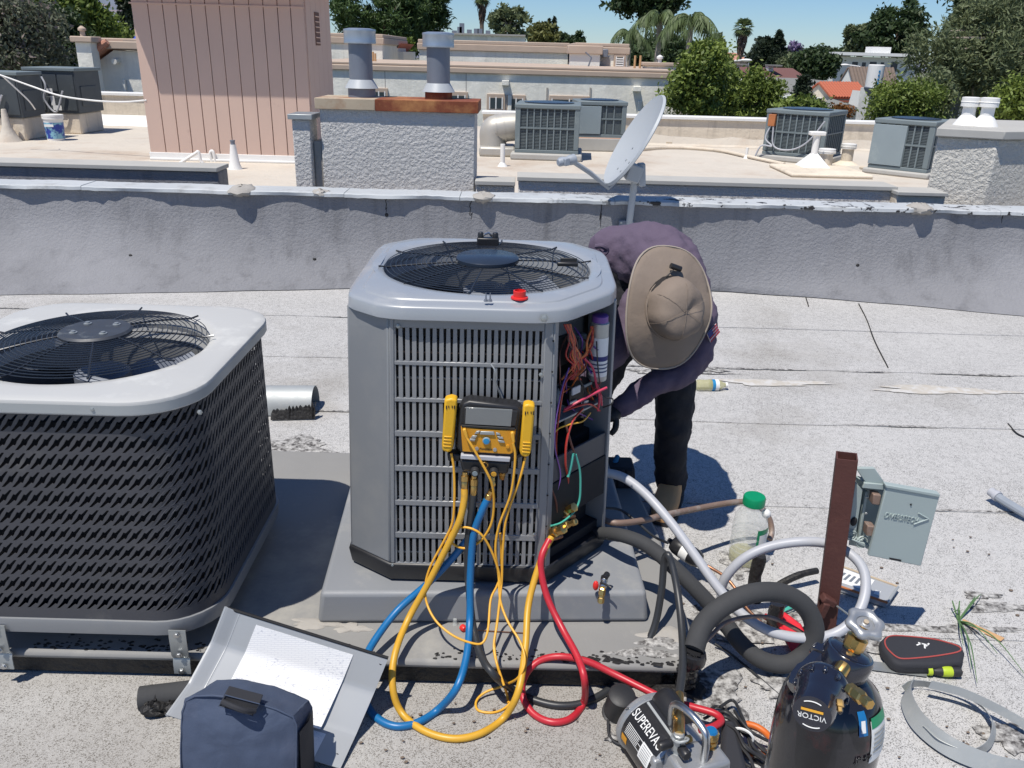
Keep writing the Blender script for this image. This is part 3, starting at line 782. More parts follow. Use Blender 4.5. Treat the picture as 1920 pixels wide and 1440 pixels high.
for pts, lab in (([(330, 311), (366, 288), (372, 285), (376, 300), (380, 306)], "bent white pipe beside the low left parapet"), ([(398, 305), (394, 288), (399, 284), (404, 303)], "small white looped pipe before the pink wall")):
    z = [NZ + .03, NZ + .2, NZ + .22, NZ + .1, NZ + .0] if len(pts) == 5 else [NZ, NZ + .18, NZ + .2, NZ]
    yb = at_roof(pts[-1][0], pts[-1][1]).y
    single(MB().tube(spline([P(a, b, yb) for a, b in pts], 5), .02, 8), "drain_pipe", "white_paint", lab, "pipe")
def vent(px, pyb, pyt, r, label, mat="white_paint", capped=False, name="vent_pipe"):
    g = at_roof(px, pyb); zt = P(px, pyt, g.y).z; A = Matrix.Translation((g.x, g.y, 0))
    v = thing(name, label, "vent pipe", (g.x, g.y, NZ))
    part(MB().lathe([(r, NZ), (r, zt)], 14, A), "pipe", mat, v)
    part(MB().lathe([(r * 2.2, NZ), (r * 1.7, NZ + .02), (r * 1.02, NZ + .05)], 14, A), "boot", mat, v)
    if capped:
        h = (zt - NZ)
        part(MB().lathe([(r * .9, zt - h * .02), (r * 1.3, zt - h * .02), (r * 1.32, zt + h * .1), (r * 1.36, zt + h * .12), (r * 1.3, zt + h * .14), (r * 1.3, zt + h * .28), (r * .9, zt + h * .3)], 18, A), "vent_cap", "white_paint", v)
    return v
vent(942, 312, 270, .03, "thin white pipe standing before the louvred condenser")
vent(1399, 297, 277, .02, "thin white pipe stub left of the orange switch box")
vent(1635, 318, 300, .016, "short white pipe stub left of the blank-panel condenser")
vent(1546, 316, 287, .085, "white capped vent with cream boot in front of the cowl", "cream_wall", True)
vent(1586, 308, 278, .08, "white capped vent nearest the scorched condenser", "cream_wall", True)
g = at_roof(1522, 319); A = Matrix.Translation((g.x, g.y, NZ)) @ Matrix.Rotation(PI / 4, 4, 'Z')
cw = thing("vent_cowl", "white sheet-metal pyramid flashing with T-topped pipe", "vent pipe", (g.x, g.y, NZ))
part(MB().lathe([(.27, 0), (.25, .05), (.05, .22)], 4, A), "pyramid_base", "white_paint", cw, smooth=0)
zt = P(1529, 250, g.y).z - NZ
part(MB().lathe([(.045, .2), (.045, zt)], 14, Matrix.Translation((g.x, g.y, NZ))), "pipe", "white_paint", cw)
part(MB().box((g.x, g.y, NZ + zt), (.2, .12, .05)), "tee_top", "white_paint", cw, bevel=.01)
cu = thing("vent_curb", "low cream curb under the capped vents", "curb", (at_roof(1560, 325).x, at_roof(1560, 325).y, NZ))
a, c = at_roof(1478, 330), at_roof(1625, 332)
part(MB().span((a.x, a.y - .12, NZ), (c.x, a.y + .9, NZ + .05)), "curb_block", "cream_wall", cu, bevel=.03, seg=3)
# duct elbow
ey = 12.2
pts = spline([P(905, 264, ey), P(912, 240, ey), P(928, 228, ey), P(950, 226, ey), P(985, 228, ey)], 6)
pts[0].z = NZ + .1
du = thing("duct_elbow", "round sheet-metal duct elbow beside the louvred condenser", "duct", (pts[0].x, ey, NZ))
pts2 = spline([Vector((P(925, 250, ey).x, ey, NZ + .13)), Vector((P(925, 250, ey).x, ey, NZ + .32)), P(938, 241, ey), P(962, 238, ey), P(990, 238, ey)], 6)
part(MB().tube(pts2, .19, 20), "duct_tube", "duct_metal", du, smooth=25)
for i in (9, 14): part(MB().tube([pts2[i], pts2[i] + (pts2[i + 1] - pts2[i]).normalized() * .02], .196, 20), "duct_seam", "duct_metal", du)
part(MB().span((P(900, 270, ey).x, ey - .3, NZ), (P(966, 270, ey).x, ey + .3, NZ + .13)), "duct_curb", "duct_metal", du, bevel=.03)
# white conduit across the roof and the slack white cable at left
c1 = [at_roof(1160, 288), at_roof(1250, 280), at_roof(1340, 285), at_roof(1400, 297), at_roof(1470, 312)]
single(MB().tube([v + Vector((0, 0, .03)) for v in spline(c1, 5)], .024, 8), "roof_conduit", "cream_wall", "white conduit snaking across the roof to the capped vents", "conduit")
c1 = [at_roof(1612, 318), at_roof(1700, 330), at_roof(1745, 330)]
single(MB().tube([v + Vector((0, 0, .03)) for v in spline(c1, 5)], .02, 8), "roof_conduit", "cream_wall", "white conduit in front of the blank-panel condenser", "conduit")
c1 = [P(-40, 128, 11.0), P(4, 142, 11.0), P(60, 162, 11.0), P(115, 180, 10.9), P(180, 189, 10.8), P(235, 191, 10.7), P(275, 188, 10.62)]
single(MB().tube(spline(c1, 6), .011, 6), "slack_cable", "white_paint", "slack white cable running to the pink penthouse", "cable")
c1 = [P(4, 142, 11.0), P(30, 166, 11.1), P(55, 190, 11.2), P(66, 205, 11.3)]
single(MB().tube(spline(c1, 6), .009, 6), "slack_cable", "white_paint", "short grey cable branching down across the left packaged unit", "cable")
# ================================================================== BUILDINGS BEYOND
def zz(py, y, px=960): return P(px, py, y).z
def house_box(name, label, cat, px0, px1, pyt, y, depth, wall, trim="tan_trim", cap=.28, group=None, over=.09):
    a, c = P(px0, pyt[0], y), P(px1, pyt[1], y); zt = (a.z + c.z) / 2
    r = thing(name, label, cat, ((a.x + c.x) / 2, y + depth / 2, GROUND_Z), 0, group)
    part(MB().span((a.x, y, GROUND_Z), (c.x, y + depth, zt - cap)), "wall", wall, r, smooth=0)
    if trim:
        part(MB().span((a.x - over, y - over, zt - cap), (c.x + over, y + depth + over, zt - cap * .35)), "cornice", trim, r, bevel=.03)
        part(MB().span((a.x - over * .6, y - over * .6, zt - cap * .35), (c.x + over * .6, y + depth + over * .6, zt)), "cornice", trim, r, bevel=.03)
    return r, a.x, c.x, zt
def window(r, px0, px1, py0, py1, y, trim="tan_trim", panes=2, fw=.1):
    a, c = P(px0, py1, y), P(px1, py0, y)
    f = part(MB().span((a.x - fw, y - .07, a.z - fw), (c.x + fw, y + .02, c.z + fw)), "window", trim, r, bevel=.012)
    w = (c.x - a.x) / panes
    for k in range(panes):
        part(MB().span((a.x + k * w + .025, y - .085, a.z + .03), (a.x + (k + 1) * w - .025, y - .072, c.z - .03)), "pane", "window_glass", f)
    for k in range(panes + 1):
        part(MB().span((a.x + k * w - .02, y - .095, a.z), (a.x + k * w + .02, y - .086, c.z)), "window_bar", "white_paint", f)
    return f
MY = 30.0
mid, mx0, mx1, mz = house_box("apartment_block", "long pale stucco building with tan cornice and small windows", "building", 560, 1268, (112, 132), MY, 9, "smooth_stucco")
for (a, c, t, b) in ((918, 942, 182, 204), (955, 980, 184, 206), (1034, 1100, 186, 206)): window(mid, a, c, t, b, MY)
window(mid, 700, 722, 171, 190, MY); window(mid, 846, 872, 178, 196, MY)
for px, py in ((948, 155), (1193, 166)):
    a = P(px, py, MY)
    part(MB().box((a.x, MY - .16, a.z), (.24, .34, .16)), "scupper", "smooth_stucco", mid, bevel=.01)
    part(MB().span((a.x - .03 + .12, MY - .12, a.z - 3.2), (a.x + .10 + .12, MY - .005, a.z - .4)), "downpipe", "smooth_stucco", mid, bevel=.02)
for px, py in ((1026, 170), (1107, 170)):
    a = P(px, py, MY); part(MB().span((a.x - .03, MY - .03, a.z - .35), (a.x + .03, MY - .002, a.z + .1)), "bracket", "cement_grey", mid)
for px in (722, 874, 1262):
    a = P(px, 150, MY); part(MB().span((a.x - .012, MY - .006, a.z - 2.5), (a.x + .012, MY + .01, a.z + .3)), "wall_joint", "cement_grey", mid)
a = P(1236, 124, MY + 3); hh = zz(117, MY + 3, 1236)
ch2 = part(MB().span((a.x - .55, MY + 2.5, mz - .2), (a.x + .55, MY + 3.5, hh - .12)), "chimney", "smooth_stucco", mid)
part(MB().span((a.x - .68, MY + 2.4, hh - .12), (a.x + .68, MY + 3.6, hh)), "chimney_cap", "tan_trim", ch2, bevel=.02)
part(MB().lathe([(.07, hh), (.07, hh + .12), (.12, hh + .13), (.12, hh + .2), (.02, hh + .26)], 10, Matrix.Translation((a.x, MY + 3, 0))), "chimney_pot", "white_paint", ch2)
for px in (682, 690, 700, 704):    # little pipes standing on its roof
    a = P(px, 112, MY + 2)
    single(MB().lathe([(.035, mz - .2), (.035, zz(94 + (px % 3) * 3, MY + 2, px))], 8, Matrix.Translation((a.x, MY + 2, 0))), "roof_pipe", "wood_pale", "thin pale pipe in the row of four on the long stucco building", "pipe", "thin pipes on the stucco building")
for px in (1190, 1200):
    a = P(px, 122, MY + 2)
    single(MB().lathe([(.04, mz - .2), (.04, zz(104, MY + 2, px))], 8, Matrix.Translation((a.x, MY + 2, 0))), "roof_pipe", "wood_pale", "thin pipe, one of a pair left of the far chimney", "pipe", "pair of pipes by the chimney")
BY = 41.0
bk_, *_ = house_box("rear_block", "pale stucco building with tan cornice behind the long one", "building", 786, 1066, (74, 80), BY, 8, "smooth_stucco", cap=.45)
b2, *_ = house_box("rear_block", "narrow pale stucco block directly right of the pink penthouse", "building", 560, 716, (58, 66), 39.0, 8, "smooth_stucco", cap=.42)
b3, x0, x1, zt = house_box("rear_wing", "pale wing with small barred window beside the palms", "building", 1082, 1178, (80, 82), 36.0, 7, "smooth_stucco", cap=.4)
window(b3, 1154, 1169, 106, 126, 36.0, "tan_trim", 1, .09)
for k in range(4):
    z = lerp(zz(124, 36, 1160), zz(107, 36, 1160), k / 4); a = P(1154, 110, 36); c = P(1169, 110, 36)
    part(MB().span((a.x, 35.89, z), (c.x, 35.903, z + .05)), "window_bar", "white_paint", b3)
a, c = P(1126, 127, 36), P(1144, 107, 36); part(MB().span((a.x, 35.95, a.z - 1), (c.x, 36.01, c.z)), "shutter", "cement_grey", b3, bevel=.01)
a = P(1134, 100, 36); part(MB().box((a.x, 35.9, a.z), (.22, .2, .3)), "wall_lamp", "flue_metal", b3, bevel=.02)
part(MB().span((P(1070, 90, 35.4).x, 35.4, GROUND_Z), (x0 + .9, 36.2, zz(86, 35.4, 1085) - .3)), "bay_wall", "white_stucco", b3)
part(MB().span((P(1070, 90, 35.4).x - .1, 35.3, zz(86, 35.4, 1085) - .3), (x0 + 1.0, 36.3, zz(85, 35.4, 1085))), "bay_cornice", "tan_trim", b3, bevel=.03)
single(MB().tube([(P(1100, 125, 34).x, 34, mz - .2), (P(1108, 125, 34).x, 34, zz(108, 34, 1108)), (P(1096, 125, 34).x, 34, zz(98, 34, 1108))], .03, 6), "antenna", "flue_metal", "small grey antenna on the roof before the pale wing", "antenna")
# tile-roofed cottage glimpsed between the flues
r, x0, x1, zt = house_box("cottage", "little white cottage with red tiles glimpsed between the flues", "building", 716, 756, (84, 86), 44.0, 5, "white_stucco", None)
window(r, 736, 744, 95, 108, 44.0, "white_paint", 1, .08)
part(MB().loft([[(x0 - .3, 43.6, zt - 1.3), (x0 + 1.0, 43.6, zt + .1)], [(x0 - .3, 49, zt - 1.3), (x0 + 1.0, 49, zt + .1)]], closed=False), "roof", "tile_red", r)

def tiles(root, name, A, nu, nv, w, l, mat, lift=.5):
    """rows of half-round tiles laid on the plane of frame A (x across, y down the slope)"""
    base = None
    for j in range(nv):
        for i in range(nu):
            if base is None:
                mb = MB(); q = 5
                mb.loft([[(w * .46 * math.cos(PI * k / (q - 1)), 0, w * lift * math.sin(PI * k / (q - 1)) + .05 * l) for k in range(q)],
                         [(w * .5 * math.cos(PI * k / (q - 1)), l * 1.08, w * lift * 1.1 * math.sin(PI * k / (q - 1))) for k in range(q)]], closed=False)
                base = mesh_of(mb, name, mat, 50)
            o = bpy.data.objects.new(name, base); COL.objects.link(o); o.parent = root
            top = root
            while top.parent is not None: top = top.parent
            o.matrix_local = ROOTM[top.name].inverted() @ A @ Matrix.Translation(((i + .5) * w, j * l, .01))

# gabled house at far left
HY = 19.0
a, c = P(176, 200, HY), P(330, 200, HY)
gh = thing("gable_house", "pale stucco gable end with pink tile edge left of the penthouse", "building", ((a.x + c.x) / 2, HY + 3, GROUND_Z))
pL, pk, pR = P(176, 116, HY), P(213, 92, HY), P(268, 99, HY)
pR2 = P(300, 130, HY)
mb = MB(); front = [(a.x, HY, GROUND_Z), (c.x, HY, GROUND_Z), (c.x, HY, pR2.z), (pR.x, HY, pk.z - .05), (pk.x, HY, pk.z - .02), (pL.x, HY, pL.z - .05)]
back = [(x, HY + 6, z) for x, _, z in front]
mb.loft([front, back], True, True, True)
part(mb, "wall", "smooth_stucco", gh, smooth=0)
part(MB().loft([[(pL.x - .12, HY - .25, pL.z - .05), (pk.x, HY - .25, pk.z + .05), (pk.x, HY - .25, pk.z + .16), (pL.x - .12, HY - .25, pL.z + .08)], [(pL.x - .12, HY + 6, pL.z - .05), (pk.x, HY + 6, pk.z + .05), (pk.x, HY + 6, pk.z + .16), (pL.x - .12, HY + 6, pL.z + .08)]], True, True, True), "roof", "tile_pink", gh, smooth=0)
sl_ = math.hypot(pk.x - pL.x, pk.z - pL.z)
nt_ = 7
for k in range(nt_):
    p0 = Vector((lerp(pL.x - .1, pk.x, k / nt_), HY - .27, lerp(pL.z + .05, pk.z + .14, k / nt_))); p1 = Vector((lerp(pL.x - .1, pk.x, (k + 1.1) / nt_), HY - .27, lerp(pL.z + .05, pk.z + .14, (k + 1.1) / nt_)))
    part(MB().tube([p0, p1], [.075, .06], 8), "edge_tile", "tile_pink", gh)
part(MB().span((pk.x - .1, HY - .2, pk.z + .0), (c.x, HY + .35, pk.z + .16)), "parapet_cap", "tan_trim", gh, bevel=.02)
part(MB().span((pk.x - .55, HY + .5, pk.z + .02), (c.x, HY + 1.1, pk.z + .22)), "rear_cap", "tan_trim", gh, bevel=.02)
v = P(222, 113, HY); part(MB().tube([(v.x, HY + .1, v.z), (v.x, HY - .22, v.z - .02)], .06, 10), "scupper", "smooth_stucco", gh)
part(MB().span((P(227, 120, HY).x, HY - .09, P(229, 172, HY).z - .5), (P(232, 120, HY).x, HY - .004, P(228, 148, HY).z)), "downpipe", "smooth_stucco", gh, bevel=.015)
cx0, cx1 = P(144, 100, HY - .6).x, P(172, 100, HY - .6).x; cz_ = zz(68, HY - .6, 160)
chm = part(MB().span((cx0, HY - .6, GROUND_Z), (cx1, HY - .28, cz_ - .12)), "chimney", "smooth_stucco", gh)
part(MB().span((cx0 - .07, HY - .67, cz_ - .12), (cx1 + .07, HY - .21, cz_)), "chimney_cap", "tan_trim", chm, bevel=.02)
part(MB().lathe([(.05, cz_), (.05, cz_ + .1), (.08, cz_ + .11), (.08, cz_ + .15), (.02, cz_ + .2)], 10, Matrix.Translation((lerp(cx0, cx1, .35), HY - .45, 0))), "chimney_pot", "tan_trim", chm)
v = P(264, 84, 21); single(MB().ball((v.x + .3, 21, v.z), .5, 10, 8, (1, .7, .7)), "tarp_bundle", "blue_tarp", "blue tarp bundle glimpsed at the edge of the pink penthouse", "tarp")

# brown-roofed house at right with two vents
SY = 160.0
a, c = P(1330, 170, SY), P(1512, 176, SY)
bh = thing("hip_house", "long low house with brown hip roof and two white roof vents", "building", ((a.x + c.x) / 2, SY + 13, GROUND_Z))
ze, zr = zz(147, SY, 1420), zz(126, SY + 13, 1420)
e0, e1, e2, e3 = (a.x - 1, SY, ze), (c.x + .3, SY, ze), (c.x + .3, SY + 26, ze), (a.x - 1, SY + 26, ze)
r0, r1 = (a.x + 1, SY + 13, zr), (P(1486, 128, SY + 13).x, SY + 13, zr)
part(MB().add([e0, e1, e2, e3, r0, r1], [(0, 1, 5, 4), (1, 2, 5), (2, 3, 4, 5), (3, 0, 4)]), "roof", "shingle_red", bh, smooth=0)
part(MB().span((a.x, SY + .5, GROUND_Z), (c.x - .5, SY + 25, ze - .02)), "wall", "white_stucco", bh)
for px in (1379, 1442):
    v = P(px, 122, SY + 10); 
    vn = part(MB().span((v.x - .5, SY + 8.5, zr - 1.0), (v.x + .5, SY + 10.6, zr + .25)), "roof_vent", "white_paint", bh)
    part(MB().span((v.x - .62, SY + 3.3, zr + .25), (v.x + .62, SY + 10.7, zr + .55)), "vent_hood", "shingle_grey", vn, bevel=.05)
# grey roofs before it
GY = 136.0
a, c = P(1440, 150, GY + 6), P(1580, 190, GY)
gr = thing("grey_house", "house with broad plain grey roof below the brown one", "building", ((a.x + c.x) / 2, GY + 4, GROUND_Z))
z0_, z1_ = zz(181, GY, 1480), zz(146, GY + 20, 1480)
part(MB().add([(P(1400, 180, GY).x, GY, z0_), (P(1532, 180, GY).x, GY, z0_), (P(1500, 150, GY + 20).x, GY + 20, z1_), (P(1420, 150, GY + 20).x, GY + 20, z1_), (P(1580, 150, GY + 20).x, GY + 20, z1_ - .5), (P(1600, 180, GY).x, GY + 2, z0_ + .6)], [(0, 1, 2, 3), (1, 5, 4, 2)]), "roof", "shingle_grey", gr, smooth=0)
part(MB().span((P(1402, 180, GY).x, GY + .4, GROUND_Z), (P(1590, 180, GY).x, GY + 20, z0_ - .05)), "wall", "white_stucco", gr)
GY2 = 120.0
gr2 = thing("pale_roof_house", "house with flat pale green-white roof beside the dark cypress", "building", (P(1510, 190, GY2).x, GY2 + 3, GROUND_Z))
zq0, zq1 = zz(184, GY2, 1500), zz(163, GY2 + 18, 1540)
part(MB().add([(P(1462, 180, GY2).x, GY2, zq0), (P(1538, 180, GY2).x, GY2, zq0), (P(1592, 163, GY2 + 18).x, GY2 + 18, zq1), (P(1520, 163, GY2 + 18).x, GY2 + 18, zq1)], [(0, 1, 2, 3)]), "roof", "roof_pale", gr2, smooth=0)
part(MB().span((P(1464, 180, GY2).x, GY2 + .3, GROUND_Z), (P(1536, 180, GY2).x, GY2 + 6, zq0 - .05)), "wall", "unit_panel", gr2)
v0, v1 = P(1366, 150, 146), P(1394, 150, 146)
pr_ = thing("pale_roof_house", "pale grey roof glimpsed left of the round bright tree", "building", (v0.x, 152, GROUND_Z))
part(MB().add([(v0.x - 2, 146, zz(164, 146, 1380)), (v1.x + 4, 146, zz(164, 146, 1380)), (v1.x + 4, 158, zz(147, 158, 1380)), (v0.x - 2, 158, zz(147, 158, 1380))], [(0, 1, 2, 3)]), "roof", "roof_pale", pr_)
part(MB().span((v0.x - 1.8, 146.5, GROUND_Z), (v1.x + 3.8, 158, zz(166, 146, 1380))), "wall", "white_stucco", pr_)

# corner-on gabled houses: the gable end turned left, the tiled slope to the right
def corner_house(name, label, px, pye, y, th, wid, ln, rise, wall, roofmat, nu, nv, tile, over=.5):
    C = P(px, pye, y); u = Vector((math.cos(th), math.sin(th), 0)); v = Vector((-math.sin(th), math.cos(th), 0)); Z = Vector((0, 0, 1))
    r = thing(name, label, "building", (C.x + 3, y + 4, GROUND_Z))
    base = Vector((C.x, C.y, GROUND_Z)); dz = C.z - GROUND_Z
    g = [base, base + v * wid, base + v * wid + Z * dz, base + v * wid * .5 + Z * (dz + rise), base + Z * dz]
    part(MB().loft([g, [p + u * ln for p in g]], True, True, True), "wall", wall, r, smooth=0)
    rid = base + v * wid * .5 + Z * (dz + rise) - u * over * .6
    for sg, en in ((-1, True), (1, False)):
        eav = base + v * (wid * .5 + sg * (wid * .5 + over)) + Z * (dz - rise * over / (wid * .5)) - u * over * .6
        d = eav - rid; n_ = u.cross(d).normalized(); n_ = n_ if n_.z > 0 else -n_
        part(MB().loft([[rid + n_ * .02, eav + n_ * .02, eav + n_ * .2, rid + n_ * .2], [q + u * (ln + over) for q in (rid + n_ * .02, eav + n_ * .02, eav + n_ * .2, rid + n_ * .2)]], True, True, True), "roof", roofmat, r, smooth=0)
        if en:
            dd = d.normalized(); o0 = rid + n_ * .2
            A = Matrix(((u.x, dd.x, n_.x, o0.x), (u.y, dd.y, n_.y, o0.y), (u.z, dd.z, n_.z, o0.z), (0, 0, 0, 1)))
            tiles(r, "tile", A, nu, nv, (ln + over) / nu, d.length / nv, tile, .4)
    GM = Matrix(((v.x, 0, -u.x, C.x), (v.y, 0, -u.y, C.y), (0, 1, 0, C.z), (0, 0, 0, 1)))
    return r, GM, Matrix(((u.x, 0, -v.x, C.x), (u.y, 0, -v.y, C.y), (0, 1, 0, C.z), (0, 0, 0, 1)))
rh, GM, FM = corner_house("tile_house", "small cream house with bright red tile roof", 1556, 180, 120, math.radians(24), 4.6, 6.6, 1.5, "cream_wall", "tile_red", 14, 6, "tile_red")
part(MB(GM).span((2.9, -2.3, .0), (3.5, -.9, .05)), "window", "window_dark", rh)
part(MB(FM).span((1.6, -3.2, .0), (3.2, -1.0, .05)), "door", "cement_grey", rh)
part(MB(FM).span((-.2, -.75, .1), (6.8, -.55, 1.0)), "porch_roof", "tile_red", rh)
dh, GM, FM = corner_house("steep_house", "white house with steep brown tile roof and arched window", 1603, 170, 138, math.radians(20), 4.4, 8.5, 3.3, "white_stucco", "tile_brown", 14, 6, "tile_brown", .3)
part(MB(GM).lathe([(.85, .0), (.8, .05)], 18, Matrix.Translation((2.1, .4, .02))), "arched_window", "window_glass", dh)
part(MB(FM).span((.2, -4, .0), (1.6, -.6, .4)), "entry_bay", "unit_panel", dh)
part(MB(FM).span((.45, -2.4, .4), (1.35, -.9, .46)), "window", "window_glass", dh)
ph_ = [P(1570, 206, 104), P(1590, 194, 104), P(1616, 205, 104)]
part(MB().loft([ph_, [p + Vector((0, 6, .3)) for p in ph_], [p + Vector((0, 6, 0)) for p in ph_], [p - Vector((0, 0, .3)) for p in ph_], ph_], closed=False), "porch_roof", "shingle_grey", dh, smooth=0)
# white gable flank
wy = 104.0
fl = thing("white_house", "white sloping house flank behind the antenna pole", "building", (P(1645, 200, wy).x, wy + 3, GROUND_Z))
fr = [(P(1606, 222, wy).x, wy, GROUND_Z), (P(1690, 222, wy).x, wy, GROUND_Z), (P(1660, 178, wy).x, wy, zz(182, wy, 1660)), (P(1632, 150, wy).x, wy, zz(172, wy, 1632))]
part(MB().loft([fr, [(x, wy + 5, z) for x, _, z in fr]], True, True, True), "wall", "white_stucco", fl, smooth=0)
f2 = thing("white_house", "pale stucco house with brown tile roof under the spreading tree", "building", (P(1800, 200, 30).x, 33, GROUND_Z))
part(MB().span((P(1735, 200, 30).x, 30, GROUND_Z), (P(1905, 200, 30).x, 36, zz(178, 30, 1800))), "wall", "smooth_stucco", f2)
part(MB().add([(P(1790, 175, 29.6).x, 29.6, zz(180, 29.6, 1800)), (P(1905, 175, 29.6).x, 29.6, zz(184, 29.6, 1880)), (P(1900, 160, 33).x, 33, zz(160, 33, 1880)), (P(1800, 160, 33).x, 33, zz(158, 33, 1800))], [(0, 1, 2, 3)]), "roof", "tile_brown", f2)
part(MB().span((P(1776, 180, 30).x, 29.8, GROUND_Z), (P(1798, 180, 30).x, 29.99, zz(186, 30, 1790))), "dark_recess", "window_dark", f2)
# white apartment house with dark openings
AY = 228.0
ap, x0, x1, zt = house_box("white_apartments", "white two-storey apartment house with dark openings and flat roof", "building", 1560, 1722, (106, 104), AY, 12, "white_stucco", None)
part(MB().span((x0 - .6, AY - 3, zt - .02), (x1 + .3, AY + 12.4, zt + .7)), "flat_roof", "white_paint", ap)
zb_ = zz(134, AY, 1640)
part(MB().span((P(1586, 130, AY).x, AY - 1.2, zb_ - 2.2), (P(1700, 130, AY).x, AY - .04, zb_)), "balcony", "white_stucco", ap)
for (p0, p1, t, b) in ((1567, 1574, 117, 125), (1595, 1609, 116, 134), (1615, 1624, 117, 126), (1628, 1644, 116, 134), (1650, 1658, 117, 126), (1668, 1684, 116, 134), (1564, 1568, 140, 148), (1580, 1585, 140, 149)):
    a, c = P(p0, b, AY), P(p1, t, AY)
    f = part(MB().span((a.x - .1, AY - .035, a.z - .1), (c.x + .1, AY + .02, c.z + .1)), "window", "white_paint", ap)
    part(MB().span((a.x, AY - .06, a.z), (c.x, AY - .036, c.z)), "pane", "window_dark", f)
a = P(1648, 101, AY + 3); part(MB().span((a.x - 2.5, AY + 2, zt + .5), (a.x + 2.5, AY + 6, zt + 2.2)), "roof_unit", "white_paint", ap)
def far_pink(label, px0, px1, pyw, pyr, y, wall, roof):
    r = thing("pink_house", label, "building", (P((px0 + px1) / 2, pyw, y).x, y + 8, GROUND_Z))
    a, c = P(px0, pyw, y), P(px1, pyw, y)
    part(MB().span((a.x, y, GROUND_Z), (c.x, y + 18, a.z)), "wall", wall, r)
    z1 = zz(pyr, y + 8, (px0 + px1) / 2)
    part(MB().add([(a.x - 1, y - 1, a.z), (c.x + 1, y - 1, a.z), (c.x + 1, y + 19, a.z), (a.x - 1, y + 19, a.z), (a.x + 3, y + 8, z1), (c.x - 3, y + 8, z1)], [(0, 1, 5, 4), (1, 2, 5), (2, 3, 4, 5), (3, 0, 4)]), "roof", roof, r, smooth=0)
    return r
far_pink("distant pink tile-roofed house behind the fan palm trunk", 1348, 1404, 112, 99, 312, "tan_trim", "tile_pink")
far_pink("distant pinkish house beneath the purple tree", 1468, 1513, 107, 101, 325, "tan_trim", "tile_pink")
fs = thing("flat_block", "distant pale flat-roofed block behind the thin palm", "building", (P(880, 65, 95).x, 98, GROUND_Z))
part(MB().span((P(845, 70, 95).x, 95, GROUND_Z), (P(985, 72, 95).x, 104, zz(66, 95, 900))), "wall", "smooth_stucco", fs)
part(MB().span((P(845, 70, 95).x, 94.6, zz(66, 95, 900)), (P(985, 72, 95).x, 104, zz(63, 95, 900))), "roof_edge", "cement_grey", fs)
for px, h in ((852, 4), (862, 8), (866, 12), (880, 5), (893, 6), (900, 6), (915, 4)):
    a = P(px, 64, 97)
    part(MB().box((a.x, 97, a.z + h * .03), (.5, .5, h * .12)), "roof_equipment", "flue_metal", fs)
# street lamps and antenna mast
def street_lamp(label, px, pyb, arm, y):
    y *= 2.6
    b_ = P(px, pyb, y); top = P(px + 2, 130, y)
    r = thing("street_lamp", label, "street lamp", (b_.x, y, GROUND_Z), 0, "street lamps on pale poles")
    part(MB().tube([(b_.x, y, GROUND_Z), (b_.x, y, top.z)], [.2, .15], 10), "pole", "steel_dull", r)
    pts = [top] + [P(a, c, y) for a, c in arm]
    part(MB().tube(spline(pts, 5), .11, 8), "arm", "white_paint", r)
    e = pts[-1]; d = (pts[-1] - pts[-2]).normalized(); s_ = 1 if d.x > 0 else -1
    part(MB().ball((e.x + s_ * .5, y, e.z + .02), .75, 12, 6, (1, .4, .25)), "lamp_head", "white_paint", r)
street_lamp("street lamp with arm reaching left above the bright trees", 1334, 170, [(1336, 122), (1326, 115)], 44)
street_lamp("street lamp with long arm reaching right before the brown roof", 1338, 170, [(1346, 126), (1362, 116), (1392, 113)], 44)
street_lamp("street lamp with arm reaching left before the white apartments", 1648, 170, [(1625, 128), (1606, 124), (1590, 122)], 58)
ay = 26.0
am = thing("antenna_mast", "white cylindrical antenna on a grey pole before the houses", "antenna", (P(1626, 225, ay).x, ay, GROUND_Z))
pt, pm, pb = P(1643, 121, ay), P(1638, 164, ay), P(1627, 225, ay)
xm_ = pm.x - .02
part(MB().tube([(xm_, ay, GROUND_Z), (xm_, ay, pm.z)], .055, 10), "pole", "steel_dull", am)
A = Matrix.Translation((xm_, ay, 0))
part(MB().lathe([(.10, pm.z - .25), (.24, pm.z - .05), (.25, pm.z), (.235, pm.z + .02)], 18, A), "mast_collar", "flue_metal", am)
part(MB().lathe([(.23, pm.z + .02), (.23, pt.z - .02), (.19, pt.z)], 20, A), "radome", "white_paint", am)
for k in range(4):
    part(MB().box((xm_ + .02, ay - .232, lerp(pm.z, pt.z, .2 + .17 * k)), (.05, .02, .05)), "marking", "blue_plastic", am)
wp = thing("utility_pole", "dark leaning utility pole at the upper left", "pole", (P(172, 60, 60).x, 60, GROUND_Z))
part(MB().tube([P(175, 120, 60) - Vector((-.6, 0, 7)), P(172, 66, 60), P(164, -60, 60)], [.2, .17, .14], 10), "pole", "bark", wp)

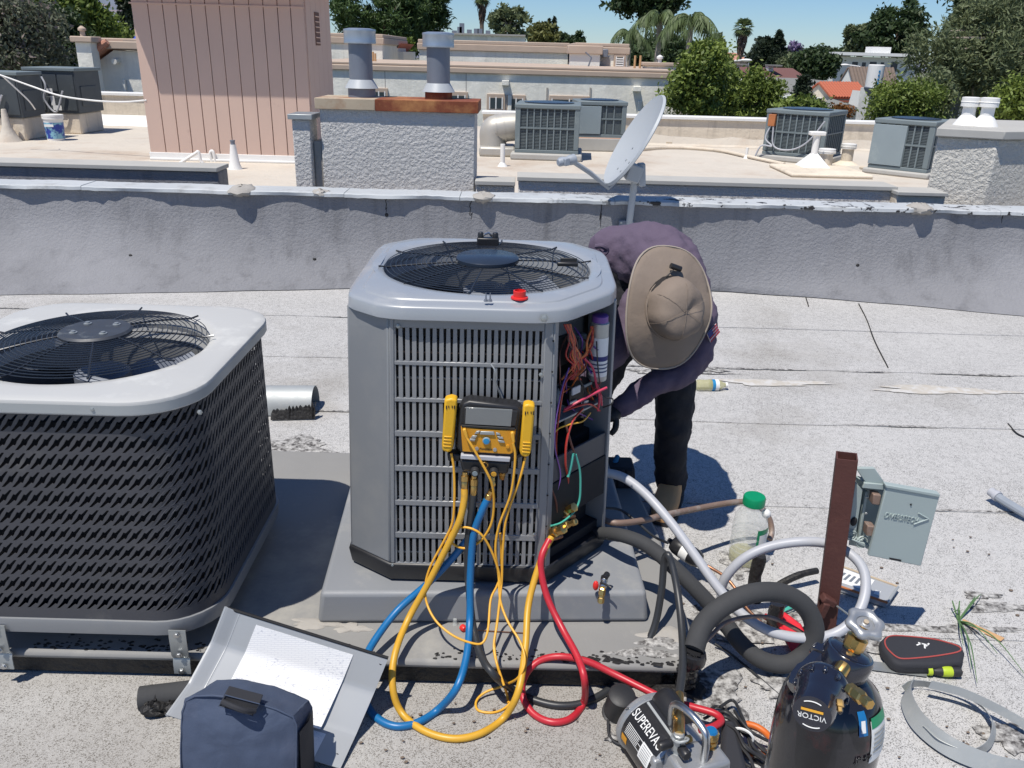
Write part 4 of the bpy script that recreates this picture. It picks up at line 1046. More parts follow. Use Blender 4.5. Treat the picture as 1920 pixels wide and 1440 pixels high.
# ================================================================== TREES
def leaves(n, centre, rad, size, clusters, spread, mat, name, root, flat=.0, stretch=(1, 1), hollow=.55, droop=0.0, rng=RNG, seedshape=None):
    """n leaf-sized faces gathered in clusters through an uneven volume"""
    c = np.array(centre); rad = np.array(rad); n = int(n * 2.2); size *= .95
    d = rng.normal(size=(clusters, 3)); d /= np.linalg.norm(d, axis=1)[:, None]
    r = rng.uniform(hollow, 1, (clusters, 1)) ** .6
    lump = 1 + .18 * np.sin(d[:, :1] * 5 + c[0]) + .15 * np.sin(d[:, 2:] * 6 + c[1]) + .12 * np.sin(d[:, 1:2] * 7)
    cc = d * r * lump * rad
    if seedshape is not None: cc = seedshape(cc, rad)
    k = rng.integers(0, clusters, n)
    off = rng.normal(size=(n, 3)) * spread * rng.uniform(.5, 1.3, (clusters, 1))[k]
    off[:, 2] *= .7
    p = cc[k] + off + c
    p[:, 2] -= droop * np.abs(rng.normal(size=n))
    u = rng.normal(size=(n, 3)); u[:, 2] *= (1 - flat); u[:, 2] -= droop; u /= np.linalg.norm(u, axis=1)[:, None]
    w = rng.normal(size=(n, 3)); w -= u * (w * u).sum(1)[:, None]; w /= np.linalg.norm(w, axis=1)[:, None]
    s = size * rng.uniform(.6, 1.35, (n, 1)) 
    a, b_ = u * s * stretch[0], w * s * stretch[1]
    V = np.stack([p - a, p - b_ * .55, p + a, p + b_ * .55], 1).reshape(-1, 3)
    inv = np.array(_inv(root)); V = V @ inv[:3, :3].T + inv[:3, 3]
    me = bpy.data.meshes.new(name); me.vertices.add(4 * n); me.vertices.foreach_set("co", V.ravel())
    me.loops.add(4 * n); me.loops.foreach_set("vertex_index", np.arange(4 * n, dtype=np.int32))
    me.polygons.add(n); me.polygons.foreach_set("loop_start", np.arange(0, 4 * n, 4, dtype=np.int32))
    me.materials.append(MATS[mat]); me.update(); me.validate()
    o = bpy.data.objects.new(name, me); COL.objects.link(o); o.parent = root
    return o, cc + c
def tree(label, px0, px1, py0, py1, y, mat, n=5000, size=.16, clusters=120, name="leafy_tree", trunk="bark", group=None, depth=.8, stretch=(1, .8), droop=0, spreadk=.16, limbs=7, hollow=.5, shape=None, base=None):
    if y >= 40: y *= 2.6; size *= 2.6
    cx, cy = (px0 + px1) / 2, (py0 + py1) / 2
    c = P(cx, cy, y); k = y * math.cos(PITCH) * 1.03 / FPX
    rx, rz = (px1 - px0) / 2 * k * .88, (py1 - py0) / 2 * k * .88
    r = thing(name, label, "tree", (c.x, y, GROUND_Z), 0, group)
    o, cc = leaves(n, c, (rx, rx * depth, rz), size, clusters, rx * spreadk + .06, mat, "crown", r, droop=droop, stretch=stretch, hollow=hollow, seedshape=shape)
    h = c.z - rz * .3
    tr = .06 + rx * .06
    mb = MB()
    mb.tube(spline([(c.x + rx * .06, y, GROUND_Z), (c.x - rx * .05, y, lerp(GROUND_Z, h, .6)), (c.x, y, h), (c.x + rx * .05, y, c.z + rz * .3)], 5), [lerp(tr, tr * .3, i / 15) for i in range(16)], 8)
    for q in range(limbs):
        e = Vector(cc[RNG.integers(0, len(cc))]); s_ = Vector((c.x, y, lerp(h - rz * .4, c.z, RNG.uniform(0, 1))))
        m_ = s_.lerp(e, .5) + Vector((RNG.normal(0, .1) * rx, RNG.normal(0, .1) * rx, .12 * rz))
        mb.tube(spline([s_, m_, e], 4), [lerp(tr * .45, tr * .1, i / 8) for i in range(9)], 5)
    part(mb, "trunk", trunk, r)
    return r
def cone(cc, rad):
    t = (cc[:, 2:] / rad[2] + 1) / 2; return np.concatenate([cc[:, :2] * np.clip(1.15 - t, .08, 1) * 1.2, cc[:, 2:]], 1)
def spindle(cc, rad):
    t = (cc[:, 2:] / rad[2] + 1) / 2; return np.concatenate([cc[:, :2] * np.clip(np.sin(np.clip(t, 0, 1) * 2.6 + .35), .12, 1), cc[:, 2:]], 1)
tree("grey-green bushy tree filling the upper left corner", -90, 105, -10, 150, 24, "leaf_olive", 9000, .07, 170)
tree("bright yellow-green tree at upper left behind the stucco chimney", 55, 200, -40, 110, 33, "leaf_bright", 8000, .12, 140)
tree("dark shaded tree between the grey one and the stucco chimney", 60, 160, 25, 150, 27, "leaf_dark", 6000, .09, 120)
tree("low yellow-green foliage behind the gabled house", 165, 235, 30, 115, 37, "leaf_bright", 3500, .11, 80)
tree("tiny dark cypress against the sky at upper left", 172, 184, -8, 40, 70, "leaf_cypress", 900, .14, 40, "cypress_tree", shape=cone, spreadk=.1)
tree("dark cypress just left of the pink penthouse, taller of two", 236, 266, -30, 76, 48, "leaf_cypress", 3000, .13, 90, "cypress_tree", shape=spindle, spreadk=.12)
tree("slim dark cypress at the left of the taller one", 222, 240, -22, 74, 50, "leaf_cypress", 2000, .13, 70, "cypress_tree", shape=spindle, spreadk=.12)
tree("grey agave-like shrub below the cypresses", 222, 250, 62, 86, 40, "leaf_grey", 700, .12, 24, "shrub")
tree("rust-yellow shrub beside the blue tarp", 246, 270, 66, 86, 38, "leaf_yellow", 600, .12, 24, "shrub")
tree("big rounded dark green pine above the flues", 640, 800, -75, 112, 66, "leaf_pine", 12000, .26, 230, "pine_tree", spreadk=.10, stretch=(1, .35), hollow=.72)
tree("dark pine merging with the right side of the rounded pine", 745, 846, -70, 100, 70, "leaf_pine", 8000, .26, 150, "pine_tree", spreadk=.12, stretch=(1, .35), hollow=.65)
tree("young pale-green plant before the big pine", 752, 776, 74, 106, 40, "leaf_bright", 500, .12, 20, "shrub")
tree("sparse open tree with bare branches right of the thin palm", 918, 992, 14, 80, 58, "leaf_grey", 1300, .18, 60, spreadk=.12, trunk="bark_pale", limbs=22)
tree("yellow-green rounded tree behind the rear stucco block", 990, 1044, 48, 84, 78, "leaf_yellow", 2600, .2, 70)
tree("tiny dark bush on the skyline left of the pale wing", 1045, 1066, 64, 84, 90, "leaf_dark", 800, .2, 30)
tree("thin dark cypress standing behind the yellow-green tree", 1032, 1046, 36, 80, 85, "leaf_cypress", 1200, .2, 50, "cypress_tree", shape=cone, spreadk=.1)
tree("slim dark cypress beside the other one on the skyline", 1024, 1034, 40, 78, 86, "leaf_cypress", 700, .2, 30, "cypress_tree", shape=cone, spreadk=.1)
tree("green bush glimpsed above the pale wing", 1066, 1100, 66, 90, 80, "leaf_dark", 1200, .2, 40)
tree("tall dark broadleaf tree above the queen palms", 1160, 1280, -60, 40, 52, "leaf_dark", 5000, .2, 110, depth=.7)
tree("dark bushes in shade below the queen palms", 1176, 1300, 70, 150, 46, "leaf_dark", 5000, .15, 100)
tree("bright green broadleaf tree at the end of the stucco building", 1258, 1366, 90, 228, 27, "leaf_bright", 6000, .085, 90, spreadk=.14, limbs=14, trunk="bark_pale")
tree("bright rounded tree before the brown roof", 1366, 1464, 132, 236, 31, "leaf_bright", 5500, .085, 80, spreadk=.13, limbs=12, trunk="bark_pale")
tree("bare-limbed green tree between the two bright trees", 1326, 1380, 118, 232, 29, "leaf_bright", 2600, .085, 60, limbs=22, trunk="bark_pale")
tree("olive conifer behind the queen palms", 1330, 1360, 64, 120, 62, "leaf_grey", 2000, .2, 60, "cypress_tree", shape=cone)
tree("dull green tree below the olive conifer", 1296, 1352, 80, 140, 58, "leaf_grey", 2600, .2, 70)
tree("dark spiky conifer clump behind the brown roof", 1398, 1476, 78, 132, 100, "leaf_cypress", 4500, .3, 110, "conifer_tree", spreadk=.12)
tree("pointed dark conifer tallest of the clump behind the brown roof", 1440, 1474, 64, 128, 98, "leaf_cypress", 2400, .3, 80, "conifer_tree", shape=cone, spreadk=.12)
tree("purple flowering tree on the skyline", 1470, 1506, 86, 118, 112, "leaf_jacaranda", 1300, .3, 50)
tree("dull green tree under the purple one", 1462, 1500, 104, 136, 95, "leaf_grey", 1500, .26, 50)
tree("round dark green tree left of the white apartments", 1488, 1564, 92, 152, 78, "leaf_dark", 4500, .22, 110)
tree("flat dark hedge of trees on the skyline left of the apartments", 1530, 1584, 94, 112, 130, "leaf_dark", 1500, .35, 50)
tree("slender dark pointed cypress before the pale roof", 1488, 1522, 146, 206, 34, "leaf_cypress", 2200, .09, 70, "cypress_tree", shape=cone, spreadk=.1)
tree("broad leafy shrub behind the orange-box condenser", 1462, 1546, 190, 222, 24, "leaf_bright", 2400, .075, 60, "shrub")
tree("rust-coloured shrub beside the cream tile house", 1560, 1592, 202, 220, 27, "leaf_rust", 700, .06, 24, "shrub")
tree("tall ragged dark tree behind the white apartments, left", 1588, 1640, 38, 112, 108, "leaf_grey", 3000, .3, 60, spreadk=.12)
tree("tall dark eucalyptus behind the white apartments", 1622, 1746, 16, 108, 105, "leaf_dark", 5000, .32, 70, spreadk=.12)
big = tree("huge grey-green spreading tree with pale limbs at right", 1722, 1990, -30, 200, 27, "leaf_grey", 17000, .08, 210, spreadk=.075, limbs=46, trunk="bark_pale", hollow=.3, droop=.25, stretch=(1.2, .5))
tree("dark upper mass of leaves rising at the top right corner", 1780, 1990, -80, 90, 30, "leaf_dark", 9000, .1, 150, spreadk=.11, droop=.1)
tree("feathery green tree with small purple flowers by the antenna", 1636, 1752, 148, 232, 24, "leaf_bright", 6500, .06, 120, spreadk=.13, limbs=14, droop=.1)
tree("olive tree with drooping leaves before the white apartments", 1706, 1780, 130, 226, 25, "leaf_grey", 4500, .07, 120, droop=.2)
tree("bright green rounded shrub behind the cream chimney", 1866, 1950, 160, 250, 14, "leaf_bright", 6000, .042, 110, "shrub")

def fan_palm(label, px, pyt, pyc, rpx, y, skirt=True, lean=0):
    y *= 2.6
    c = P(px, pyc, y); k = y * math.cos(PITCH) * 1.03 / FPX; R = rpx * k
    r = thing("fan_palm", label, "palm tree", (c.x, y, GROUND_Z))
    part(MB().tube([(c.x + lean, y, GROUND_Z), (c.x + lean * .3, y, c.z - R), c], [.5, .4, .35], 10), "trunk", "bark", r)
    for q in range(26):
        az = 2.4 * q; el = lerp(1.3, -.75, q / 25)
        d = Vector((math.cos(az) * math.cos(el), math.sin(az) * math.cos(el), math.sin(el)))
        side = d.cross(Vector((0, 0, 1))).normalized(); upv = side.cross(d)
        st = c + d * R * .35; mb = MB()
        mb.tube([c, st], .07, 4)
        for b_ in range(11):
            an = lerp(-1.25, 1.25, b_ / 10)
            dd = (d * math.cos(an) + side * math.sin(an)).normalized()
            e = st + dd * R * .62 + Vector((0, 0, -R * .16)); w = upv.cross(dd).normalized() * R * .055
            m_ = st + dd * R * .34
            mb.add([st, m_ - w, e, m_ + w], [(0, 1, 2, 3)])
        part(mb, "frond", "leaf_palm", r)
    if skirt:
        mb = MB()
        for q in range(160):
            az = RNG.uniform(0, 2 * PI); t = RNG.uniform(0, 1); rr_ = lerp(.75, .22, t) * R * .8
            z = c.z - t * R * 1.7
            p0 = Vector((c.x + math.cos(az) * rr_ * .8, y + math.sin(az) * rr_ * .8, z)); p1 = p0 + Vector((math.cos(az) * R * .08, math.sin(az) * R * .08, -R * .5)); s_ = Vector((-math.sin(az), math.cos(az), 0)) * R * .09
            mb.add([p0, p0.lerp(p1, .5) - s_, p1, p0.lerp(p1, .5) + s_], [(0, 1, 2, 3)])
        part(mb, "dead_skirt", "palm_dead", r)
fan_palm("slim fan palm with brown skirt before the open sky", 1394, 22, 52, 23, 75)
fan_palm("thin-trunked fan palm cut off by the top edge of the frame", 904, -30, -4, 20, 70)
fan_palm("fan palm crown rising above the tall eucalyptus", 1708, -5, 14, 20, 112, skirt=False)
fan_palm("small distant palm right of the purple tree", 1514, 84, 98, 11, 118, skirt=False)

def queen_palm(label, px, py, rpx, y, n=15):
    y *= 2.0
    c = P(px, py, y); k = y * math.cos(PITCH) * 1.03 / FPX; R = rpx * k
    r = thing("queen_palm", label, "palm tree", (c.x, y, GROUND_Z))
    part(MB().tube([(c.x, y, GROUND_Z), (c.x + .1, y, c.z * .5 + GROUND_Z * .5), c], [.4, .3, .25], 10), "trunk", "bark_pale", r)
    for q in range(n):
        az = 2.4 * q + RNG.normal(0, .2); el = RNG.uniform(.15, 1.2)
        h = Vector((math.cos(az), math.sin(az), 0))
        pts = []
        for s_ in range(15):
            t = s_ / 14
            pts.append(c + h * R * (math.cos(el) * t * 1.0 + .12 * t) + Vector((0, 0, R * (math.sin(el) * t * .95 - 1.05 * t * t))))
        mb = MB().tube(pts, [.06 * (1 - .8 * i / 14) for i in range(15)], 4)
        for s_ in range(1, 15):
            T = (pts[s_] - pts[s_ - 1]).normalized(); S = T.cross(Vector((0, 0, 1)))
            S = S.normalized() if S.length > .01 else Vector((1, 0, 0))
            for sg in (-1, 1):
                for u in (0, .5):
                    b0 = pts[s_ - 1].lerp(pts[s_], u)
                    e = b0 + S * sg * R * RNG.uniform(.10, .2) + T * R * .12 + Vector((0, 0, -R * RNG.uniform(.16, .38)))
                    w = T * R * .014
                    mid_ = b0.lerp(e, .45) + Vector((0, 0, R * .03))
                    mb.add([b0 - w, mid_ - w * 1.6, e, mid_ + w * 1.6, b0 + w], [(0, 1, 2, 3, 4)])
        part(mb, "frond", "leaf_palm", r)
queen_palm("drooping queen palm nearest the open sky", 1296, 36, 66, 40)
queen_palm("drooping queen palm in the middle of the palm group", 1238, 30, 62, 42)
queen_palm("small queen palm over the pale wing", 1180, 62, 46, 46, 12)
# ================================================================== TOOLS FOR PLACING THINGS
def T(*a):
    """point: (px, py, Y) on the upright plane at depth Y, or (px, py, 'g', z) at height z"""
    return G(a[0], a[1], a[3]) if len(a) == 4 else P(*a)
def path(pts, k=7): return spline([T(*p) for p in pts], k)
def hose(name, mat, r, pts, label, cat, group=None, k=7, n=10):
    return single(MB().tube(path(pts, k), r, n), name, mat, label, cat, group, smooth=50)
def fslab(poly, y, d, mb=None):
    """a plate whose front outline lies on the plane Y = y, d deep"""
    mb = mb or MB(); f = [P(a, b, y) for a, b in poly]
    ar = sum(f[i].x * f[(i + 1) % len(f)].z - f[(i + 1) % len(f)].x * f[i].z for i in range(len(f)))
    if ar < 0: f = f[::-1]
    return mb.loft([f, [p + Vector((0, d, 0)) for p in f]], True, True, True) if True else mb
def gslab(poly, z, h, mb=None):
    """a plate lying flat: outline taken at height z + h, h thick"""
    mb = mb or MB(); f = [G(a, b, z + h) for a, b in poly]
    ar = sum(f[i].x * f[(i + 1) % len(f)].y - f[(i + 1) % len(f)].x * f[i].y for i in range(len(f)))
    if ar < 0: f = f[::-1]
    return mb.loft([[p - Vector((0, 0, h)) for p in f], f], True, True, True)
def round_rect(x0, x1, y0, y1, r, n=6):
    out = []
    for cx, cy, a0 in ((x1 - r, y0 + r, -PI / 2), (x1 - r, y1 - r, 0), (x0 + r, y1 - r, PI / 2), (x0 + r, y0 + r, PI)):
        for k in range(n + 1):
            a = a0 + PI / 2 * k / n; out.append((cx + r * math.cos(a), cy + r * math.sin(a)))
    return out
def radial(poly, cx, cy, n):
    """outline resampled by direction from the centre"""
    out = []
    for k in range(n):
        a = 2 * PI * k / n; d = (math.cos(a), math.sin(a)); best = None
        for i in range(len(poly)):
            (ax, ay), (bx_, by_) = poly[i], poly[(i + 1) % len(poly)]
            ex, ey = bx_ - ax, by_ - ay; den = d[0] * ey - d[1] * ex
            if abs(den) < 1e-9: continue
            t = ((ax - cx) * ey - (ay - cy) * ex) / den; u = ((ax - cx) * d[1] - (ay - cy) * d[0]) / den
            if t > 0 and -1e-6 <= u <= 1 + 1e-6: best = t if best is None else max(best, t)
        out.append((cx + d[0] * best, cy + d[1] * best))
    return out
def chaikin(poly, it=2, q=.22):
    for _ in range(it):
        o = []
        for i in range(len(poly)):
            a, b = poly[i], poly[(i + 1) % len(poly)]
            o += [(a[0] + (b[0] - a[0]) * q, a[1] + (b[1] - a[1]) * q), (b[0] + (a[0] - b[0]) * q, b[1] + (a[1] - b[1]) * q)]
        poly = o
    return poly
def offset(poly, d):
    out = []; n = len(poly)
    for i in range(n):
        a, b, c = Vector(poly[i - 1]), Vector(poly[i]), Vector(poly[(i + 1) % n])
        e1, e2 = (b - a).normalized(), (c - b).normalized()
        n1, n2 = Vector((e1.y, -e1.x)), Vector((e2.y, -e2.x)); m = (n1 + n2)
        m = m / max(.3, m.length_squared) * 2 if m.length > 1e-6 else n1
        out.append((b.x + m.x * d, b.y + m.y * d))
    return out
def screw(root, p, d, r=.007, mat="steel"):
    A = along(p, d)
    s_ = part(MB().lathe([(r * 1.5, 0), (r * 1.5, r * .25), (r, r * .3), (r, r * .9), (r * .7, r * 1.0)], 6, A), "screw", mat, root, smooth=25)
    return s_
def fan_guard(root, cx, cy, z, ri, ro, rings, spokes, dome, wr, dip=.05):
    mb = MB()
    zf = lambda r: z + dome * (1 - (r / ro) ** 2)
    for k in range(rings):
        r = lerp(ri, ro, k / (rings - 1)); n = 72
        mb.tube([(cx + r * math.cos(2 * PI * i / n), cy + r * math.sin(2 * PI * i / n), zf(r)) for i in range(n)], wr, 5, closed=True)
    part(mb, "guard_rings", "guard_wire", root)
    for k in range(spokes):
        a = 2 * PI * k / spokes + .2
        pts = [(cx + lerp(ri * .6, ro + .022, t) * math.cos(a), cy + lerp(ri * .6, ro + .022, t) * math.sin(a), zf(min(ro, lerp(ri * .6, ro + .022, t))) - wr * 1.2 + (.004 if t > .97 else 0)) for t in [i / 10 for i in range(11)]]
        part(MB().tube(pts, wr * 2.1, 6), "guard_spoke", "guard_wire", root)
def fan_blades(root, cx, cy, z, r, n=4, mat="flue_metal"):
    A = Matrix.Translation((cx, cy, 0))
    for k in range(n):
        a0 = 2 * PI * k / n + .5; mb = MB(); rows = []
        for i in range(7):
            rr_ = lerp(.07, r, i / 6); row = []
            for j in range(6):
                a = a0 + lerp(-.42, .42, j / 5) * (1 - .1 * i / 6); row.append((cx + rr_ * math.cos(a), cy + rr_ * math.sin(a), z + lerp(-.055, .045, j / 5) + .01 * math.sin(i)))
            rows.append(row)
        mb.loft(rows, closed=False); part(mb, "fan_blade", mat, root)
    part(MB().lathe([(.075, z - .06), (.075, z + .05), (.06, z + .06)], 24, A), "fan_hub", "flue_metal", root)
    part(MB().lathe([(.085, z - .25), (.085, z - .06)], 24, A), "fan_motor", "inner_dark", root)

# ================================================================== OLD CONDENSER AT THE LEFT
OX0, OX1, OY0, OY1 = -1.545, -.785, 1.805, 2.565
ocx, ocy = (OX0 + OX1) / 2, (OY0 + OY1) / 2
oc = thing("old_condenser", "square old condenser with dark lightning-slotted casing and pale lid, at the left", "air conditioner", (ocx, ocy, .10))
case = round_rect(OX0, OX1, OY0, OY1, .15, 8)
CZ0, CZ1 = .218, .83
# the slotted casing
rot_case = case[20:] + case[:20]
P2 = [Vector(p) for p in rot_case]; seg = [(P2[(i + 1) % len(P2)] - P2[i]).length for i in range(len(P2))]; cum = np.concatenate([[0], np.cumsum(seg)]); per = float(cum[-1])
cxs = np.array([p.x for p in P2] + [P2[0].x]); cys = np.array([p.y for p in P2] + [P2[0].y])
def peri(s, off=0.0):
    s = s % per; x = float(np.interp(s, cum, cxs)); y = float(np.interp(s, cum, cys))
    if off:
        i = int(np.searchsorted(cum, s, side='right')) - 1; i = min(max(i, 0), len(P2) - 1); e = (P2[(i + 1) % len(P2)] - P2[i]).normalized()
        x -= e.y * off; y += e.x * off
    return x, y
HOLE = [(.12, .985), (-.12, .99), (-.15, .69), (-.43, .735), (-.36, .62), (-.25, .45), (-.17, .015), (.09, .01), (.20, .31), (.45, .265), (.39, .41), (.26, .56)]
SL = 1.95
from mathutils.geometry import tessellate_polygon
cell = [(-.5, 0), (0, 0), (.5, 0), (.5, .5), (.5, 1), (0, 1), (-.5, 1), (-.5, .5)]
hv = [(u, .06 + v * .88) for u, v in HOLE]
allp = cell + hv
tris = tessellate_polygon([[Vector((u, v, 0)) for u, v in cell], [Vector((u, v, 0)) for u, v in hv]])
ncol = round(per / .0262); pit = per / ncol; nrow = 11
V, Fc = [], []
zlo, zhi = CZ0 + .03, CZ1 - .012
for r_ in range(nrow):
    z0, z1 = lerp(zlo, zhi, r_ / nrow), lerp(zlo, zhi, (r_ + 1) / nrow)
    for c_ in range(ncol):
        o = len(V)
        for u, v in allp:
            x, y = peri(pit * (c_ + u + SL * v + r_ * .03))
            V.append((x, y, lerp(z0, z1, v)))
        for u, v in hv:
            x, y = peri(pit * (c_ + u + SL * v + r_ * .03), .0028)
            V.append((x, y, lerp(z0, z1, v)))
        Fc += [tuple(o + i for i in t) for t in tris]
        nh = len(hv)
        for i in range(nh):
            a, b_ = o + 8 + i, o + 8 + (i + 1) % nh; Fc.append((a, b_, b_ + nh, a + nh))
mb = MB(); mb.v, mb.f = V, Fc
part(mb, "slotted_casing", "casing_dark", oc, smooth=25)
part(MB().prism(case, CZ0, zlo, False, False), "casing_hem", "casing_dark", oc)
part(MB().prism(case, zhi, CZ1, False, False), "casing_hem", "casing_dark", oc)
inner = offset(case, -.035)
part(MB().prism(inner, CZ0, CZ1 - .05, True, False), "coil_core", "inner_dark", oc)
# base pan
part(MB().loft([[(x, y, .170) for x, y in offset(case, -.01)], [(x, y, .175) for x, y in offset(case, .004)], [(x, y, .208) for x, y in offset(case, .008)], [(x, y, .219) for x, y in offset(case, .006)], [(x, y, .220) for x, y in offset(case, -.004)]], True, True, False), "base_pan", "condenser_grey", oc)
# lid with a round throat
NL = 96; RO = .295
A_ = chaikin(round_rect(OX0, OX1, OY0, OY1, .15, 8), 1)
def lid(root, poly, cx, cy, zs, ro, mat, rimdrop=.03):
    rings_ = []
    for off, z in zs:
        rings_.append([(x, y, z) for x, y in radial(offset(poly, off), cx, cy, NL)])
    cz_ = zs[-1][1]
    for k, (r, z) in enumerate(((ro + .035, cz_ + .001), (ro + .012, cz_ - .001), (ro + .002, cz_ - .008), (ro, cz_ - rimdrop), (ro - .004, cz_ - rimdrop - .05))):
        rings_.append([(cx + r * math.cos(2 * PI * i / NL), cy + r * math.sin(2 * PI * i / NL), z) for i in range(NL)])
    return part(MB().loft(rings_), "lid", mat, root, smooth=33)
lid(oc, round_rect(OX0, OX1, OY0, OY1, .15, 8), ocx, ocy, [(.004, .826), (.017, .825), (.019, .829), (.0195, .855), (.017, .860), (.010, .8635), (-.01, .8645)], RO, "old_lid")
part(MB().loft([[(x, y, z) for x, y in radial(offset(case, .0195), ocx, ocy, NL)] for z in (.829, .852)], True), "lid_band", "edge_metal", oc)
fan_guard(oc, ocx, ocy, .874, .095, .29, 16, 9, .030, .0014)
A = Matrix.Translation((ocx, ocy, 0))
hb = part(MB().lathe([(.088, .891), (.096, .895), (.096, .902), (.09, .908), (.07, .9085), (.055, .9075), (.0, .9075)], 36, A, True, False), "motor_mount", "hub_old", oc, smooth=30)
for k in range(4):
    a = PI / 4 + k * PI / 2
    part(MB().lathe([(.011, 0), (.011, .003), (.006, .0035), (.006, .007), (.0, .0072)], 10, Matrix.Translation((ocx + .058 * math.cos(a), ocy + .058 * math.sin(a), .9075))), "mount_bolt", "steel_dull", hb)
fan_blades(oc, ocx, ocy, .73, .275, 3)
part(MB().lathe([(RO - .002, .83), (RO + .01, .65)], 48, A, False, False), "shroud", "condenser_grey", oc)
for px, py in ((373, 764), (175, 779)):
    a = P(px, py, OY0 - .02); screw(oc, (a.x, OY0 - .018, .842), (0, -1, 0), .0045, 'steel_dull')
# straps that tie it down to the platform
for px in (330, -8):
    a = P(px, 1172, OY0 - .012)
    st = MB(); xw = .023
    prof = [(OY0 - .0105, .20), (OY0 - .0125, .175), (OY0 - .0135, .12), (OY0 - .006, .105), (1.794, .093), (1.792, .058)]
    st.loft([[(a.x - xw, y, z), (a.x + xw, y, z), (a.x + xw, y - .003, z), (a.x - xw, y - .003, z)] for y, z in prof], True, True, True)
    sp = part(st, "tie_strap", "steel_dull", oc)
    for y, z in ((OY0 - .0135, .188), (OY0 - .017, .125), (1.789, .07)):
        A2 = along((a.x, y - .003, z), (0, -1, 0)); part(MB().lathe([(.009, 0), (.009, .002), (.006, .0025), (.006, .006), (0, .0065)], 6, A2), "strap_screw", "steel", sp)

# ================================================================== NEW CONDENSER IN THE MIDDLE
body = [(-.337, 2.035), (.112, 2.035), (.300, 2.25), (.305, 2.70), (.17, 2.84), (-.34, 2.84), (-.472, 2.72), (-.466, 2.125)]
ncx, ncy = -.088, 2.44
nc = thing("new_condenser", "tall new grey condenser with open wiring compartment, on a moulded pad", "air conditioner", (ncx, ncy, .2))
# moulded pad beneath: a thing of its own
pd = [(-.545, 1.960), (.422, 2.008), (.39, 2.93), (-.60, 2.93)]
pdb = MB().loft([[(x, y, .101) for x, y in pd], [(x, y, .2) for x, y in offset(pd, -.012)]], True, True, True)
pdr = chaikin(chaikin(pd, 1, .03), 2, .25)
single(pdb, "condenser_pad", "pad_grey",
       "grey moulded plastic pad under the open new condenser", "equipment pad", bevel=.014, seg=4)
BZ0, BZ1 = .262, 1.015
# black basin
bs_ = offset(body, .006)
part(MB().loft([[(x, y, .2015) for x, y in offset(body, -.012)], [(x, y, .21) for x, y in offset(body, -.002)], [(x, y, .255) for x, y in bs_], [(x, y, .266) for x, y in offset(body, .003)]], True, True, True), "base_basin", "black_plastic", nc, bevel=.004)
def wall_panel(a, b, z0, z1, d, mat, name="side_panel", bev=.003, out=0.0, parent=None):
    a, b = Vector((*a, 0)), Vector((*b, 0)); e = (b - a).normalized(); nn = Vector((e.y, -e.x, 0))
    f = [a + nn * out, b + nn * out, b + nn * (out - d), a + nn * (out - d)]
    return part(MB().loft([[p + Vector((0, 0, z0)) for p in f], [p + Vector((0, 0, z1)) for p in f]], True, True, True), name, mat, parent or nc, bevel=bev)
wall_panel(body[7], body[0], BZ0 + .002, BZ1 - .002, .02, "condenser_grey", "corner_panel", .006)
wall_panel(body[6], body[7], BZ0, BZ1, .02, "condenser_grey", "side_panel")
wall_panel(body[5], body[6], BZ0, BZ1, .02, "condenser_grey", "corner_panel")
wall_panel(body[4], body[5], BZ0, BZ1, .02, "condenser_grey", "rear_panel")
wall_panel(body[3], body[4], BZ0, BZ1, .02, "condenser_grey", "corner_panel")
wall_panel(body[2], body[3], BZ0, BZ1, .02, "condenser_grey", "side_panel")
# louvred front: rails, stiles and one slat after another
lp = part(MB().span((body[0][0], 2.060, BZ0 + .01), (.095, 2.064, BZ1 - .01)), "coil_backing", "coil_fin", nc)
lx0, lx1 = -.322, .084
for k in range(20):
    z = lerp(BZ0 + .03, BZ1 - .03, k / 19)
    part(MB().tube([(lx0, 2.056, z), (lx1, 2.056, z)], .0035, 6), "coil_tube", "copper_old" if k % 7 == 3 else "steel_dull" if k % 5 == 0 else "inner_dark", nc)
rows = [(615, 677), (685, 746), (754, 808), (819, 873), (884, 938), (948, 998), (1009, 1062)]
zr_ = [(P(760, b, 2.036).z, P(760, a, 2.036).z) for a, b in rows]
def rail(z0, z1): part(MB().span((lx0 - .001, 2.036, z0), (lx1 + .001, 2.052, z1)), "louvre_rail", "condenser_grey", nc, bevel=.002, seg=1)
part(MB().span((body[0][0] + .002, 2.034, BZ0 + .004), (lx0, 2.054, BZ1 - .006)), "louvre_stile", "condenser_grey", nc, bevel=.003)
part(MB().span((lx1, 2.034, BZ0 + .004), (body[1][0] - .004, 2.054, BZ1 - .006)), "louvre_stile", "condenser_grey", nc, bevel=.003)
rail(zr_[0][1], BZ1 - .008)
for k in range(6): rail(zr_[k + 1][1], zr_[k][0])
rail(BZ0 + .006, zr_[6][0])
nsl = 22; sl_mesh = {}
for k, (z0, z1) in enumerate(zr_):
    h = z1 - z0 + .004; mbs = MB()
    mbs.loft([[(-.0066, -.007, -h / 2), (.0046, -.008, -h / 2), (.0056, .004, -h / 2), (-.003, .006, -h / 2)], [(-.0070, -.007, -h * .1), (.0052, -.0085, -h * .1), (.0062, .004, -h * .1), (-.003, .006, -h * .1)], [(-.0058, -.007, h / 2), (.0040, -.007, h / 2), (.0050, .004, h / 2), (-.003, .006, h / 2)]], True, True, True)
    me = mesh_of(mbs, "slat", "condenser_grey", 30)
    for i in range(nsl + 1):
        o = bpy.data.objects.new("slat", me); COL.objects.link(o); o.parent = nc
        o.matrix_local = ROOTM[nc.name].inverted() @ Matrix.Translation((lerp(lx0, lx1, i / nsl), 2.045, (z0 + z1) / 2))
for px, py in ((737, 612), (1016, 703), (1002, 1003), (738, 1060)):
    a = P(px, py, 2.03); screw(nc, (a.x, 2.033, a.z), (0, -1, 0), .004, "steel_dull")
